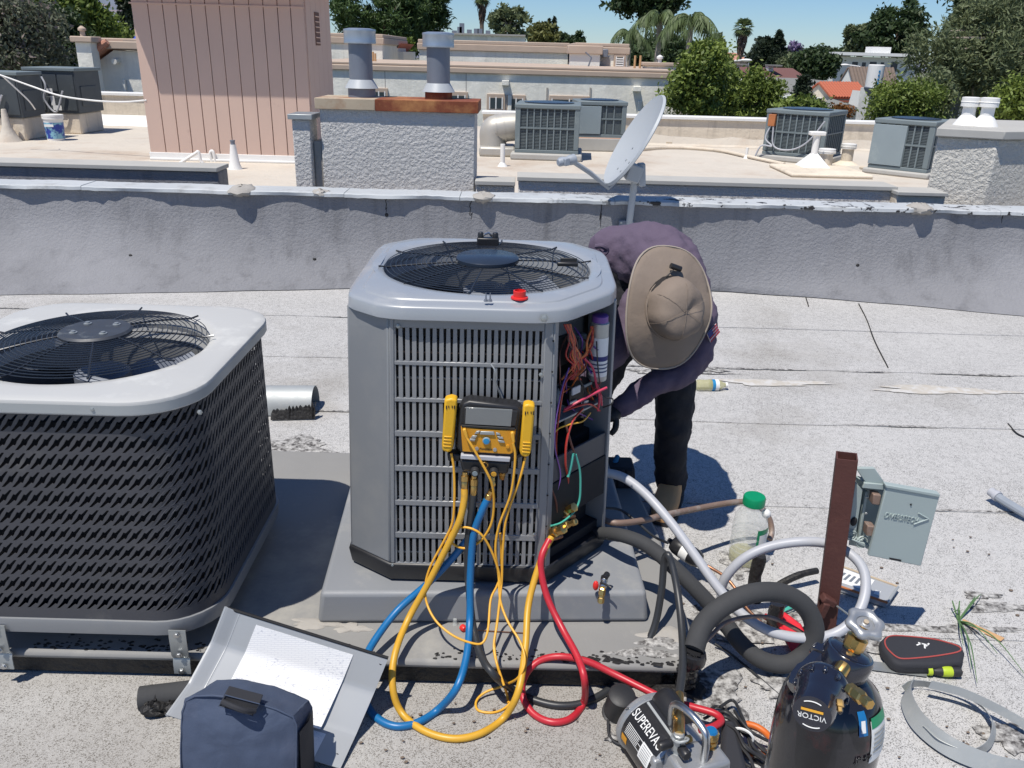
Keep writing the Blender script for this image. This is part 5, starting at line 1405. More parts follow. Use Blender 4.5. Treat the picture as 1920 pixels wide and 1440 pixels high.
# lid
lidp = [(-.345, 2.018), (.125, 2.018), (.302, 2.235), (.312, 2.70), (.19, 2.86), (-.35, 2.86), (-.476, 2.73), (-.471, 2.12)]
lidr = chaikin(lidp, 2, .11)
lid(nc, lidr, ncx, 2.447, [(-.012, 1.012), (0, 1.010), (.002, 1.012), (.001, 1.040), (-.001, 1.044), (-.006, 1.0475), (-.012, 1.049), (-.040, 1.052), (-.043, 1.0555), (-.055, 1.058)], .322, "lid_grey", .022)
fan_guard(nc, ncx, 2.447, 1.058, .098, .317, 15, 10, .012, .0013)
A = Matrix.Translation((ncx, 2.447, 0))
part(MB().lathe([(.094, 1.068), (.099, 1.071), (.099, 1.079), (.094, 1.083), (.0, 1.0835)], 40, A, True, False), "motor_cover", "hub_new", nc)
fan_blades(nc, ncx, 2.447, .93, .30, 3, "flue_metal")
part(MB().lathe([(.321, 1.03), (.33, .84)], 48, A, False, False), "shroud", "condenser_grey", nc)
part(MB().prism(offset(body, -.06), .27, .6, True, True), "coil_core", "inner_dark", nc)
for p_, d_ in (((P(694, 575, 2.07).x, 2.055, 1.030), (-.55, -.83, 0)), ((P(1023, 598, 2.0).x, 2.012, 1.028), (0, -1, 0)), ((P(1148, 560, 2.2).x + .008, 2.255, 1.03), (.8, -.55, 0))):
    screw(nc, p_, d_, .008, "steel_dull")

# ---- the open wiring compartment (parts of the condenser)
cu_ = Vector((body[2][0] - body[1][0], body[2][1] - body[1][1], 0)); CL = cu_.length; cu_.normalize(); cn_ = Vector((-cu_.y, cu_.x, 0))   # along the opening, and inwards
C0 = Vector((body[1][0], body[1][1], 0))
def CH(px, py, d):
    """point on the plane d behind the opening"""
    r_ = _ray(px, py); t = ((C0 + cn_ * d - EYEP).dot(cn_)) / r_.dot(cn_); return EYEP + r_ * t
MC = Matrix(((cu_.x, cn_.x, 0, C0.x), (cu_.y, cn_.y, 0, C0.y), (0, 0, 1, 0), (0, 0, 0, 1)))
def cb(a, b, name, mat, bev=.002, **k): return part(MB(MC).span(a, b), name, mat, nc, bevel=bev, **k)
wall_panel((.112 - .001, 2.035), (.124, 2.0487), BZ0, BZ1, .03, "condenser_grey", "door_jamb", .003)
cb((CL - .012, -.002, BZ0), (CL, .09, BZ1), "door_jamb", "condenser_grey")
cb((.018, .135, BZ0 + .0), (CL - .012, .145, BZ1), "divider_panel", "coil_fin", .001)
cb((.018, .02, .70), (CL - .013, .134, .706), "shelf", "steel_dull", .001)
zsh = (CH(1075, 862, 0).z)
cb((.012, .004, zsh - .045), (CL - .013, .012, zsh + .03), "cross_plate", "casing_dark", .002)  # plate coloured dark to carry the shade inside the wiring bay
cb((.012, .001, .40), (CL - .013, .006, zsh - .046), "lower_plate", "inner_dark", .002)
# capacitor can with white label
c_ = CH(1128, 655, .014); A = Matrix.Translation((c_.x, c_.y, c_.z))
cap = part(MB().lathe([(.026, -.09), (.027, -.087), (.027, .075), (.0275, .08), (.024, .083)], 22, A), "capacitor", "steel_dull", nc)
part(MB().lathe([(.0274, -.075), (.0274, .04)], 22, A, False, False), "capacitor_label", "label_white", cap)
part(MB().lathe([(.0277, -.028), (.0277, -.014)], 22, A, False, False), "label_stripe", "flag_blue", cap)
for k in range(3):
    part(MB().lathe([(.0278, -.040 - k * .011), (.0278, -.036 - k * .011)], 22, A, False, False), "label_line", "wire_blue", cap)
part(MB().lathe([(.024, .081), (.024, .10), (.02, .103)], 18, A), "capacitor_boot", "wire_purple", cap)
# contactor and relay
def cbox(px0, px1, py0, py1, d, th, name, mat, parent=nc, bev=.003):
    a, b = CH(px0, py1, d), CH(px1, py0, d); ua, ub = (a - C0).dot(cu_), (b - C0).dot(cu_)
    return part(MB(MC).span((ua, d, a.z), (ub, d + th, b.z)), name, mat, parent, bevel=bev)
ct = cbox(1070, 1120, 712, 765, .04, .05, "contactor", "black_plastic")
cbox(1076, 1092, 722, 742, .036, .004, "contactor_tag", "label_white", ct, 0)
cbox(1099, 1114, 716, 727, .036, .004, "contactor_tag", "unit_panel", ct, 0)
cbox(1072, 1086, 748, 762, .034, .006, "terminal", "steel", ct); cbox(1094, 1108, 748, 762, .034, .006, "terminal", "steel", ct)
cbox(1046, 1072, 625, 690, .09, .04, "relay", "black_plastic"); cbox(1090, 1106, 625, 660, .08, .03, "relay", "unit_panel")
rl = part(MB(MC).ball(MC.inverted() @ CH(1052, 745, .09), .045, 14, 8, (.8, .6, 1)), "wire_bundle_tray", "steel_dull", nc)
cbox(1060, 1084, 772, 800, .03, .02, "terminal_block", "black_plastic")
def wire(mat, pts, r=.0026):
    part(MB().tube(spline([CH(*p) for p in pts], 6), r, 6), "wire", mat, nc)
for i in range(16):
    j = RNG.normal(0, 4, 8); mt = ("wire_red", "wire_orange", "wire_red", "wire_brown")[i % 4]
    wire(mt, [(1072 + j[0], 608, .03), (1076 + j[1], 640, .02), (1082 + j[2] * 1.6, 668, .015), (1086 + j[3] * 2.2, 690, .02), (1080 + j[4] * 3, 712, .03)])
for i in range(4):
    j = RNG.normal(0, 3, 8)
    wire(("wire_red", "wire_orange")[i % 2], [(1116 + j[0], 612, .02), (1112 + j[1], 640, .01), (1102 + j[2], 665, .012), (1090, 672 + j[3], .02)], .003)
wire("wire_red", [(1080, 700, .02), (1062, 720, .008), (1050, 780, .01), (1044, 840, .015), (1050, 900, .02), (1042, 930, .02)])
wire("wire_purple", [(1070, 690, .02), (1056, 730, .005), (1044, 790, .0), (1042, 840, .002), (1052, 890, .0), (1043, 928, .004)], .002)
wire("wire_pink", [(1100, 672, .012), (1116, 690, .0), (1122, 720, -.006), (1128, 745, -.008), (1124, 770, .01)], .0035)
wire("wire_pink", [(1120, 716, .0), (1130, 735, -.01), (1132, 760, .0)], .003)
wire("wire_pink", [(1060, 768, .02), (1090, 752, -.01), (1120, 737, -.02), (1142, 727, -.03)], .0042)
wire("wire_red", [(1058, 772, .02), (1085, 762, .0), (1110, 758, .0), (1128, 770, .01)], .003)
wire("black_rubber", [(1124, 640, .0), (1126, 690, -.01), (1132, 735, -.02), (1140, 745, -.03), (1153, 748, -.04), (1150, 758, -.04), (1134, 764, -.01)], .0022)
wire("wire_purple", [(1128, 606, .02), (1138, 625, .0), (1140, 648, -.004), (1128, 656, .0), (1118, 650, .01)], .0026)
wire("wire_red", [(1096, 766, .01), (1076, 790, .0), (1064, 830, -.005), (1062, 870, -.004), (1066, 900, .002), (1060, 920, .01), (1050, 945, .02)], .0035)
wire("wire_brown", [(1064, 800, .0), (1072, 830, -.004), (1078, 848, -.006)], .0036)
wire("wire_yellow", [(1110, 774, .01), (1095, 790, .0), (1070, 796, .0), (1046, 806, .01), (1030, 832, .02)], .0024)
wire("wire_green", [(1076, 850, -.006), (1071, 875, -.006), (1066, 894, -.004)], .0045)
wire("wire_green", [(1081, 852, -.006), (1088, 880, -.012), (1089, 910, -.014), (1086, 940, -.014), (1074, 962, -.012), (1052, 980, -.01), (1032, 986, .0)], .0032)
wire("wire_brown", [(1026, 898, .01), (1040, 930, .0), (1044, 950, .0), (1042, 975, .01)], .003)
for i in range(12):
    x0_, y0_ = RNG.uniform(1058, 1128), RNG.uniform(610, 700); pts_ = [(x0_, y0_, .05)]
    for q_ in range(4):
        x0_ = min(1132, max(1052, x0_ + RNG.normal(0, 16))); y0_ += RNG.uniform(12, 34); pts_.append((x0_, y0_, RNG.uniform(.0, .06)))
    wire(("black_rubber", "wire_red", "wire_brown", "black_rubber", "wire_purple", "wire_orange")[i % 6], pts_, .0022)
# service valves
def valve(px, py, d, s):
    o = CH(px, py, d); A = along(o, -cn_ * .8 + Vector((0, 0, .6)))
    v = part(MB().lathe([(.010 * s, -.03), (.010 * s, -.005), (.016 * s, -.003), (.016 * s, .012), (.011 * s, .014), (.011 * s, .03), (.014 * s, .031), (.014 * s, .045), (.008 * s, .047)], 6, A), "service_valve", "brass", nc, smooth=25)
    part(MB().tube([o, o + cu_ * .05 + Vector((0, 0, -.005))], .008 * s, 8), "valve_port", "brass", v)
valve(1058, 958, .01, 1.0); valve(1038, 998, -.01, 1.0); valve(1060, 985, -.03, .7)
part(MB().tube(spline([CH(1022, 968, .03), CH(1045, 966, .03), CH(1075, 968, .03)], 5), .008, 10), "copper_stub", "copper", nc)
part(MB().tube(spline([CH(1018, 1010, .02), CH(1036, 1010, .02), CH(1052, 1005, .02)], 5), .007, 10), "copper_stub", "copper", nc)
cb((.012, .02, BZ0 + .005), (CL - .013, .13, .30), "sump_floor", "inner_dark", .002)
for k in range(7):
    a = P(1033 + k * -1.2, 640 + k * 58, 2.03)
    part(MB().lathe([(.0028, 0), (.0028, .0012)], 6, along((.1085, 2.0335, a.z), (0, -1, 0))), "jamb_hole", "inner_dark", nc)

# the cabinet narrows a little towards its lid
def taper(x, z): return x * (1 - .07 * (z - .42))
done = set()
for o in children(nc):
    mi = ROOTM[nc.name]
    for q in [o] + children(o):
        if q.data is None or q.data.name in done: continue
        if q.matrix_basis != Matrix.Identity(4):
            continue
        done.add(q.data.name)
        for v in q.data.vertices:
            w = mi @ v.co; w.x = taper(w.x, w.z); v.co = mi.inverted() @ w
for o in children(nc):
    if o.name.startswith("slat"):
        w = mi @ o.matrix_basis.translation; w.x = taper(w.x, w.z); k = -.07 * w.x
        o.matrix_local = mi.inverted() @ Matrix.Translation(w) @ Matrix(((.96, 0, k, 0), (0, 1, 0, 0), (0, 0, 1, 0), (0, 0, 0, 1)))

# ---- things lying on and hanging from it
zl = 1.0595
p = G(915, 452, 1.075)
mg = thing("black_magnet_block", "black block with two knobs on the rear rim of the new condenser's fan guard", "tool", (p.x, p.y, 1.051))
zb_ = 1.052
part(MB().box((p.x, p.y, zb_ + .02), (.072, .03, .030)), "block", "black_plastic", mg, bevel=.004)
for s_ in (-1, 1): part(MB().lathe([(.010, zb_ + .035), (.010, zb_ + .048), (.007, zb_ + .052)], 12, Matrix.Translation((p.x + s_ * .024, p.y, 0))), "knob", "black_plastic", mg)
part(MB().tube([(p.x - .02, p.y, zb_ + .04), (p.x + .002, p.y - .01, zb_ + .052), (p.x + .012, p.y, zb_ + .04)], .004, 6), "clip", "steel", mg)
p = G(1064, 494, 1.075)
tp = thing("black_clip_bar", "slim black bar resting on the fan guard's right side", "tool", (p.x, p.y, 1.07))
part(MB().box((p.x, p.y, 1.074), (.062, .022, .012)), "bar", "black_plastic", tp, bevel=.003)
part(MB().box((p.x + .004, p.y + .012, 1.083), (.05, .006, .012)), "bar_edge", "black_rubber", tp, bevel=.002)
p = G(974, 559, zl); A = Matrix.Translation((p.x, p.y, zl))
single(MB().lathe([(.023, 0), (.022, .004), (.0165, .005), (.0165, .020), (.0135, .021), (.0135, .008), (0, .007)], 24, A), "red_plug", "red_plastic", "red plastic cap on the front of the new condenser's lid", "cap")
for px in (911, 919):
    p = G(px, 565, zl)
    single(MB().lathe([(.006, 0), (.006, .002), (.0042, .0025), (.0042, .006), (.0022, .0065), (.0018, .018), (.0002, .024)], 8, Matrix.Translation((p.x, p.y, zl))), "loose_screw", "flue_metal", "dark screw standing on its head on the condenser lid", "screw", "two screws standing on the lid")
# ================================================================== THE MAN AT WORK
def skin_body(name, joints, edges, root, mat, sub=2, parent=None):
    """one continuous surface grown over a skeleton: joints = {key: (point, rx, ry)}"""
    keys = list(joints); me = bpy.data.meshes.new(name)
    inv = _inv(parent)
    me.from_pydata([tuple(inv @ Vector(joints[k][0])) for k in keys], [(keys.index(a), keys.index(b)) for a, b in edges], [])
    o = bpy.data.objects.new(name, me); COL.objects.link(o); o.parent = parent
    sk = o.modifiers.new("skin", 'SKIN'); sk.use_smooth_shade = True
    for i, k in enumerate(keys):
        v = me.skin_vertices[0].data[i]; v.radius = joints[k][1:3] if len(joints[k]) > 2 else (joints[k][1],) * 2; v.use_root = (k == root)
    ss = o.modifiers.new("sub", 'SUBSURF'); ss.levels = ss.render_levels = sub
    me.materials.append(MATS[mat])
    return o
man = thing("person", "man in purple-grey work shirt and tan sun hat bending over the open condenser", "person", (.55, 2.95, 0))
def cloth_body(name, chains, mat, voxel=.011, fold=.016, scale=.1):
    """overlapping limbs fused into one continuous surface, then folded like cloth"""
    mb = MB()
    for ch in chains:
        pts = [c[0] for c in ch]; k = 6
        p = spline(pts, k); rr = [float(np.interp(i / k, range(len(ch)), [c[1] for c in ch])) for i in range(len(p))]
        mb.tube(p, rr, 18)
        mb.ball(p[0], rr[0] * .99, 16, 10); mb.ball(p[-1], rr[-1] * .99, 16, 10)
    o = part(mb, name, mat, man)
    m = o.modifiers.new("fuse", 'REMESH'); m.mode = 'VOXEL'; m.voxel_size = voxel; m.use_smooth_shade = True
    m = o.modifiers.new("soft", 'SMOOTH'); m.iterations = 8; m.factor = .6
    tx = bpy.data.textures.new(name + "_folds", 'CLOUDS'); tx.noise_scale = scale; tx.noise_depth = 3
    m = o.modifiers.new("folds", 'DISPLACE'); m.texture = tx; m.strength = fold; m.texture_coords = 'GLOBAL'; m.mid_level = .5
    return o
hipc = P(1205, 520, 3.02)
kneeR, ankR = P(1263, 790, 2.86), P(1260, 905, 2.90); ankR.z = .085
kneeL, ankL = P(1112, 735, 2.86), Vector((.33, 2.98, .10))
cloth_body("trousers", [[(P(1180, 500, 3.02), .115), (P(1225, 560, 3.0), .12), (P(1258, 660, 2.93), .092), (P(1265, 735, 2.87), .078), (kneeR, .069), (P(1258, 850, 2.87), .064), (ankR, .060)],
                        [(P(1200, 520, 3.02), .11), (P(1178, 590, 2.96), .088), (P(1145, 665, 2.90), .080), (kneeL, .072), (kneeL.lerp(ankL, .5), .062), (ankL, .058)]], "trousers", .012, .03, .06)
cloth_body("shirt", [[(P(1146, 472, 3.02), .088), (P(1190, 476, 2.99), .118), (P(1238, 492, 2.90), .130), (P(1262, 535, 2.79), .128), (P(1262, 580, 2.70), .105)],
                     [(P(1275, 545, 2.76), .095), (P(1303, 585, 2.71), .072), (P(1309, 640, 2.66), .058), (P(1288, 692, 2.63), .053), (P(1225, 722, 2.60), .046), (P(1165, 762, 2.57), .040)],
                     [(P(1240, 545, 2.76), .095), (P(1205, 580, 2.66), .075), (P(1165, 640, 2.60), .058), (P(1120, 690, 2.54), .048), (P(1085, 720, 2.50), .038)]], "shirt", .010, .034, .065)
# gathered knot of cloth at the hip
k0 = P(1128, 468, 2.84)
part(MB().tube(spline([k0 + Vector((-.02, 0, .01)), k0 + Vector((0, -.015, .015)), k0 + Vector((.018, -.008, .0)), k0 + Vector((.004, -.012, -.014)), k0 + Vector((-.012, -.006, -.004))], 5), .009, 8), "shirt_knot", "shirt", man)
# hands in dark gloves: palm and five bent fingers each
def hand(w, d, upv, s=1.0):
    d = Vector(d).normalized(); side = d.cross(Vector(upv)).normalized(); nn = side.cross(d)
    J = {"w": (w, .030 * s), "p": (w + d * .045 * s, .036 * s, .02 * s), "k": (w + d * .075 * s, .036 * s, .018 * s)}
    E_ = [("w", "p"), ("p", "k")]
    for i, (off, L) in enumerate(((-.030, .058), (-.010, .068), (.011, .064), (.030, .05))):
        b = w + d * .085 * s + side * off * s; a1 = b + d * L * .5 * s - nn * .008 * s; a2 = a1 + (d * .5 - nn * .85).normalized() * L * .42 * s; a3 = a2 + (d * .05 - nn).normalized() * L * .3 * s
        J.update({f"a{i}": (b, .0105 * s), f"b{i}": (a1, .0098 * s), f"c{i}": (a2, .009 * s), f"d{i}": (a3, .0075 * s)})
        E_ += [("k", f"a{i}"), (f"a{i}", f"b{i}"), (f"b{i}", f"c{i}"), (f"c{i}", f"d{i}")]
    t0 = w + d * .03 * s - side * .034 * s; t1 = t0 + (d * .6 - side * .6 - nn * .3).normalized() * .034 * s; t2 = t1 + (d * .85 - nn * .5).normalized() * .028 * s
    J.update({"t0": (t0, .013 * s), "t1": (t1, .0115 * s), "t2": (t2, .0095 * s)}); E_ += [("p", "t0"), ("t0", "t1"), ("t1", "t2")]
    skin_body("glove", J, E_, "p", "glove_black", 1, man)
wl = P(1163, 762, 2.57); hand(wl + (P(1140, 776, 2.55) - wl) * .3, P(1128, 785, 2.53) - wl, (0, -.4, 1))
hand(P(1085, 720, 2.50), Vector((-.5, -.5, -.4)), (0, .3, 1), .95)
# boots
for ank, yaw, lab in ((ankR, -.35, 0), (ankL, .2, 0)):
    R = Matrix.Rotation(yaw, 3, 'Z'); f = R @ Vector((0, -1, 0)); s_ = R @ Vector((1, 0, 0)); o0 = Vector((ank.x, ank.y, 0))
    rings = []
    for t, w, h0, h1 in ((-.085, .030, .0, .14), (-.07, .040, .0, .17), (-.02, .046, .0, .175), (.04, .046, .0, .13), (.09, .050, .0, .095), (.14, .050, .0, .08), (.185, .040, .0, .06), (.205, .022, .0, .04)):
        c = o0 + f * t; n = 14
        rings.append([c + s_ * (w * math.copysign(abs(math.cos(2 * PI * k / n)) ** .7, math.cos(2 * PI * k / n))) + Vector((0, 0, .022 + lerp(0, h1 - .022, .5 + .5 * math.copysign(abs(math.sin(2 * PI * k / n)) ** .8, math.sin(2 * PI * k / n))))) for k in range(n)])
    bt = part(MB().loft(rings, True, True, True), "boot", "boot_leather", man)
    rs = [[r[k] if False else Vector((r[k].x, r[k].y, 0)) for k in range(len(r))] for r in rings]
    sole = []
    for r in rings:
        c = sum(r, Vector()) / len(r); w = max((p - c).dot(s_) for p in r) + .004
        sole.append([Vector((c.x, c.y, .0075)) + s_ * w * a for a in (1, -1)] + [Vector((c.x, c.y, .03)) + s_ * w * a for a in (-1, 1)])
    part(MB().loft(sole, True, True, True), "boot_sole", "black_rubber", bt)
# head and hat
hc = P(1285, 590, 2.50)
hn = (EYEP - hc).normalized()                       # crown of the hat points back towards us, tipped to the side
hn = (hn + Vector((.52, 0, -.02))).normalized()
ha = (P(1238, 690, 2.47) - P(1268, 455, 2.56)).normalized(); ha = (ha - hn * ha.dot(hn)).normalized()   # long axis of the brim, towards the face
HB = P(1257, 578, 2.52)                             # brim centre
HM = axes(HB, ha, hn.cross(ha))
HZ = Vector((HM[0][2], HM[1][2], HM[2][2]))
if HZ.dot(hn) < 0: HM = axes(HB, ha, -(hn.cross(ha)))
HL = lambda x, y, z: HM @ Vector((x, y, z))
skull = HL(.0, .0, .02)
part(MB().ball(skull - hn * .035, .088, 18, 12, (1, 1, 1)), "head", "skin", man)
part(MB().ball(skull - hn * .03 - ha * .012, .093, 18, 10, (1, 1, 1)), "hair", "hair_dark", man)
fcen = skull - hn * .06 + ha * .07
part(MB().tube([fcen + ha * .012, fcen + ha * .034 - hn * .02, fcen + ha * .016 - hn * .035], [.008, .012, .01], 8), "nose", "skin", man)
for s_ in (-1, 1):
    sd = hn.cross(ha) * s_
    part(MB().ball(skull - hn * .05 + sd * .088, .022, 10, 8, (.6, .6, 1.2)), "ear", "skin", man)
    part(MB().ball(fcen + sd * .032 - hn * .004, .011, 10, 8), "eye", "label_white", man)
part(MB().ball(fcen - hn * .06 - ha * .0, .02, 10, 6, (1.2, 1, .4)), "mouth", "pipe_red", man)
part(MB().tube([skull - hn * .10, P(1262, 575, 2.68)], [.055, .065], 12), "neck", "skin", man)
hat = None
NB = 64; rg = []
for f_, zb0 in ((.46, .012), (.60, .004), (.75, -.004), (.9, -.012), (1.0, -.02), (1.0, -.024), (.9, -.017), (.6, -.003), (.46, .006)):
    ring = []
    for k in range(NB):
        a = 2 * PI * k / NB; ca, sa = math.cos(a), math.sin(a)
        rx, ry = (.197, .148)
        e = 2.35
        r = (abs(ca / rx) ** e + abs(sa / ry) ** e) ** (-1 / e)
        dz = zb0 - .055 * (abs(ca) ** 2) * max(0, f_ - .45) * 1.0 + .03 * (sa * sa) * max(0, f_ - .45) + .004 * math.sin(5 * a) * f_
        ring.append(HL(r * f_ * ca, r * f_ * sa, dz))
    rg.append(ring)
hat = part(MB().loft(rg), "hat_brim", "hat_tan", man, smooth=70)
part(MB().tube(rg[4], .0032, 6, closed=True), "brim_edge", "hat_edge", hat)
cr = []
for r, z, ox in ((.092, .004, 0), (.093, .03, 0), (.090, .056, .002), (.084, .078, .004), (.068, .092, .006), (.038, .098, .008), (.004, .099, .008)):
    ring = []
    for k in range(40):
        a = 2 * PI * k / 40; w = 1 + .02 * math.sin(6 * a + z * 30) + .012 * math.sin(9 * a)
        ring.append(HL(r * w * 1.04 * math.cos(a) + ox, r * w * .96 * math.sin(a), z - .012 * math.exp(-((a - 2.0) ** 2) * 4) * (z > .05)))
    cr.append(ring)
cro = part(MB().loft(cr, True, False, True), "hat_crown", "hat_tan", man, smooth=70)
for a in (0, PI / 3 * 1.02, -PI / 3):
    pts = [HL(r * math.cos(a) * 1.04 + .004, r * math.sin(a) * .98, z + .002) for r, z in ((.093, .02), (.091, .055), (.085, .078), (.068, .0925), (.03, .0995), (0, .1005))]
    pts2 = [HL(-r * math.cos(a) * 1.04 + .008, -r * math.sin(a) * .98, z + .002) for r, z in ((.093, .02), (.091, .055), (.085, .078), (.068, .0925), (.03, .0995), (0, .1005))]
    part(MB().tube(spline(pts, 3), .0006, 5), "hat_seam", "hat_tan", cro); part(MB().tube(spline(pts2, 3), .0006, 5), "hat_seam", "hat_tan", cro)
part(MB().tube([HL(.0935 * 1.04 * math.cos(2 * PI * k / 40), .0935 * .97 * math.sin(2 * PI * k / 40), .012) for k in range(40)], .004, 6, closed=True), "hat_band", "hat_tan", hat)
tg = P(1283, 497, 2.47); tg = HL(-.125, -.01, .012)
bd = part(MB().tube([HL(-.132, -.02, .012), HL(-.124, .016, .013)], .009, 10), "cord_lock", "black_plastic", hat)
part(MB().tube(spline([HL(-.128, -.002, .012), HL(-.11, -.02, .016), HL(-.096, -.035, .018)], 5), .0022, 6), "hat_cord", "black_plastic", hat)
for o_ in (hat, cro):
    m = o_.modifiers.new("limp", 'DISPLACE'); tx = bpy.data.textures.new("hat_folds", 'CLOUDS'); tx.noise_scale = .06; m.texture = tx; m.strength = .009; m.texture_coords = 'GLOBAL'
# flag patch on the sleeve
pc = P(1322, 622, 2.60); px_ = Vector((.55, .55, .40)).normalized(); pn = Vector((.62, -.75, .2)).normalized(); pu = pn.cross(px_).normalized(); px_ = pu.cross(pn)
pc = P(1307, 622, 2.66) + pn * .067
fm = axes(pc, px_, pu)
fl_ = part(MB(fm).box((0, 0, 0), (.056, .036, .003)), "flag_patch", "flag_white", man, bevel=.001)
for k in range(4): part(MB(fm).box((0, -.0150 + k * .0100, .0018 if fm.to_3x3().col[2].dot(pn) > 0 else -.0018), (.055, .0050, .002)), "flag_stripe", "flag_red", fl_)
part(MB(fm).box((-.015, .0085, .0026 if fm.to_3x3().col[2].dot(pn) > 0 else -.0026), (.025, .0185, .002)), "flag_canton", "flag_blue", fl_)
# ================================================================== SATELLITE DISH
dc = P(1201, 272, 6.02)
dn = Vector((-.86, -.09, .50)).normalized()
maj = Vector((.5, 0, .866)); maj = (maj - dn * maj.dot(dn)).normalized(); mnr = dn.cross(maj)
ds = thing("satellite_dish", "pale grey satellite dish with receiver arm on the parapet", "satellite dish", (P(1182, 405, 6.1).x, 6.1, .5))
DM = Matrix(((maj.x, mnr.x, dn.x, dc.x), (maj.y, mnr.y, dn.y, dc.y), (maj.z, mnr.z, dn.z, dc.z), (0, 0, 0, 1)))
DR, DW = .345, .32
rg = []
for f, zf in ((0.02, 1), (.25, 1), (.5, 1), (.75, 1), (.95, 1), (1.0, 1), (1.03, .6), (1.02, .5), (.95, .85), (.6, .9), (.3, .9), (0.02, .9)):
    z = .07 * f * f - (.0 if zf == 1 else .012 if zf > .8 else .02 if zf == .6 else .024)
    rg.append([(DR * f * math.cos(2 * PI * k / 56), DW * f * math.sin(2 * PI * k / 56), z) for k in range(56)])
part(MB(DM).loft(rg, True, True, True), "reflector", "dish_grey", ds, smooth=60)
for u, v in ((-.14, .05), (-.14, -.06), (-.22, .05), (-.22, -.06), (-.05, .1)):
    part(MB(DM).lathe([(.009, .03), (.009, .036), (0, .038)], 8, Matrix.Translation((u, v, .07 * (u * u + v * v) / DR ** 2 - .032))), "reflector_bolt", "steel_dull", ds)
bk0 = DM @ Vector((-.14, 0, -.03)); low = DM @ Vector((-DR - .0, 0, .04))
lnb = P(1070, 300, 5.75)
part(MB().tube([bk0, low + Vector((0, 0, -.02)), low.lerp(lnb, .5), lnb], [.02, .02, .018, .018], 8), "feed_arm", "arm_grey", ds)
ld = (dc - lnb).normalized(); A = along(lnb, ld)
part(MB(A).lathe([(.02, -.10), (.028, -.09), (.028, -.02), (.034, -.01), (.036, .03), (.03, .035)], 14), "receiver", "arm_grey", ds)
part(MB(A).box((0, 0, -.05), (.09, .05, .04)), "receiver_box", "arm_grey", ds, bevel=.006)
pt = P(1190, 338, 6.09); pb_ = P(1180, 412, 6.13)
part(MB().box(bk0.lerp(pt, .5), (.10, .14, .12), Matrix.Rotation(.3, 3, 'Y')), "mount_bracket", "dish_grey", ds, bevel=.01)
part(MB().box(bk0.lerp(pt, .8) + Vector((.05, 0, .02)), (.05, .09, .16), Matrix.Rotation(-.1, 3, 'Y')), "clamp_plate", "dish_grey", ds, bevel=.008)
part(MB().tube(spline([pt + Vector((0, 0, .08)), pt, Vector((pt.x - .01, 6.10, .60)), Vector((pb_.x, 6.14, .46)), Vector((pb_.x - .02, 6.15, .40))], 5), .025, 12), "mast", "dish_grey", ds)
part(MB().box((pb_.x - .02, 6.135, .46), (.11, .03, .13)), "foot_plate", "flue_metal", ds, bevel=.004)
for u, v in ((-.04, .05), (.04, .05), (-.04, -.05), (.04, -.05)):
    part(MB().lathe([(.009, 0), (.009, .008), (0, .009)], 6, along((pb_.x - .02 + u, 6.12, .46 + v), (0, -1, 0))), "foot_bolt", "steel_dull", ds)

# ================================================================== POST AND DISCONNECT BOX
b0 = G(1543, 1205, 0); t0 = P(1588, 855, b0.y + .02)
pst = thing("steel_post", "rusty brown square steel post standing in the roof", "post", (b0.x, b0.y, 0))
pz_ = (t0 - b0).normalized(); A = along(b0, pz_, (0, 1, 0)) @ Matrix.Rotation(-.32, 4, 'Z'); Lp = (t0 - b0).length
s_ = .028; mb = MB(A); o_, i_ = [(-s_, -s_), (s_, -s_), (s_, s_), (-s_, s_)], [(-s_ * .86, -s_ * .86), (s_ * .86, -s_ * .86), (s_ * .86, s_ * .86), (-s_ * .86, s_ * .86)]
mb.loft([[(x, y, -.03) for x, y in o_], [(x, y, Lp) for x, y in o_], [(x, y, Lp) for x, y in i_], [(x, y, Lp - .5) for x, y in i_]], True, False, True)
part(mb, "square_tube", "rust_post", pst, smooth=0)
cp = P(1546, 1128, b0.y - .03)
part(MB().box(cp + Vector((.01, 0, .005)), (.045, .03, .022), Matrix.Rotation(.5, 3, 'Y')), "beam_clamp", "rust_post", pst, bevel=.004)
part(MB().box(cp + Vector((-.004, -.012, -.02)), (.02, .02, .05), Matrix.Rotation(.2, 3, 'Y')), "beam_clamp", "rust_post", pst, bevel=.003)
part(MB().tube([cp + Vector((.03, -.02, .0)), cp + Vector((.07, -.02, -.03))], .003, 6), "clamp_bolt", "steel_dull", pst)
ft = MB(); b2 = blotch(b0.x, b0.y, .075, .06, .008, 22, .35, .02); part(b2, "tar_footing", "tar", pst)
# box with its door swung open
yb = b0.y + .03
dx = thing("disconnect_box", "open grey-green electrical disconnect box on the rusty post", "electrical box", (P(1640, 1030, yb).x, yb + .05, P(1640, 1030, yb).z))
hs = MB(); f_ = lambda pts, d: [P(a, b, yb + d) for a, b in pts]
part(fslab([(1606, 892), (1592, 1022), (1640, 1030), (1662, 912)], yb + .045, .004), "box_back", "box_green_grey", dx, bevel=.001)
part(MB().loft([f_([(1603, 880), (1602, 896), (1662, 913), (1661, 908)], .0), f_([(1608, 872), (1606, 880), (1640, 884), (1640, 876)], .10)], True, True, True) if False else MB().add([P(1604, 893, yb + .045), P(1662, 911, yb + .045), P(1661, 911, yb - .012), P(1622, 907, yb - .012), P(1604, 877, yb + .06), P(1640, 877, yb + .06)], [(4, 5, 2, 3), (0, 3, 2, 1)] ), "rain_hood", "box_green_grey", dx, smooth=0)
part(fslab([(1605, 878), (1640, 878), (1662, 909), (1624, 907)], yb - .004, .012), "rain_hood", "box_green_grey", dx, bevel=.002)
part(fslab([(1621, 906), (1662, 909), (1660, 919), (1617, 915)], yb - .012, .006), "hood_lip", "box_green_grey", dx, bevel=.001)
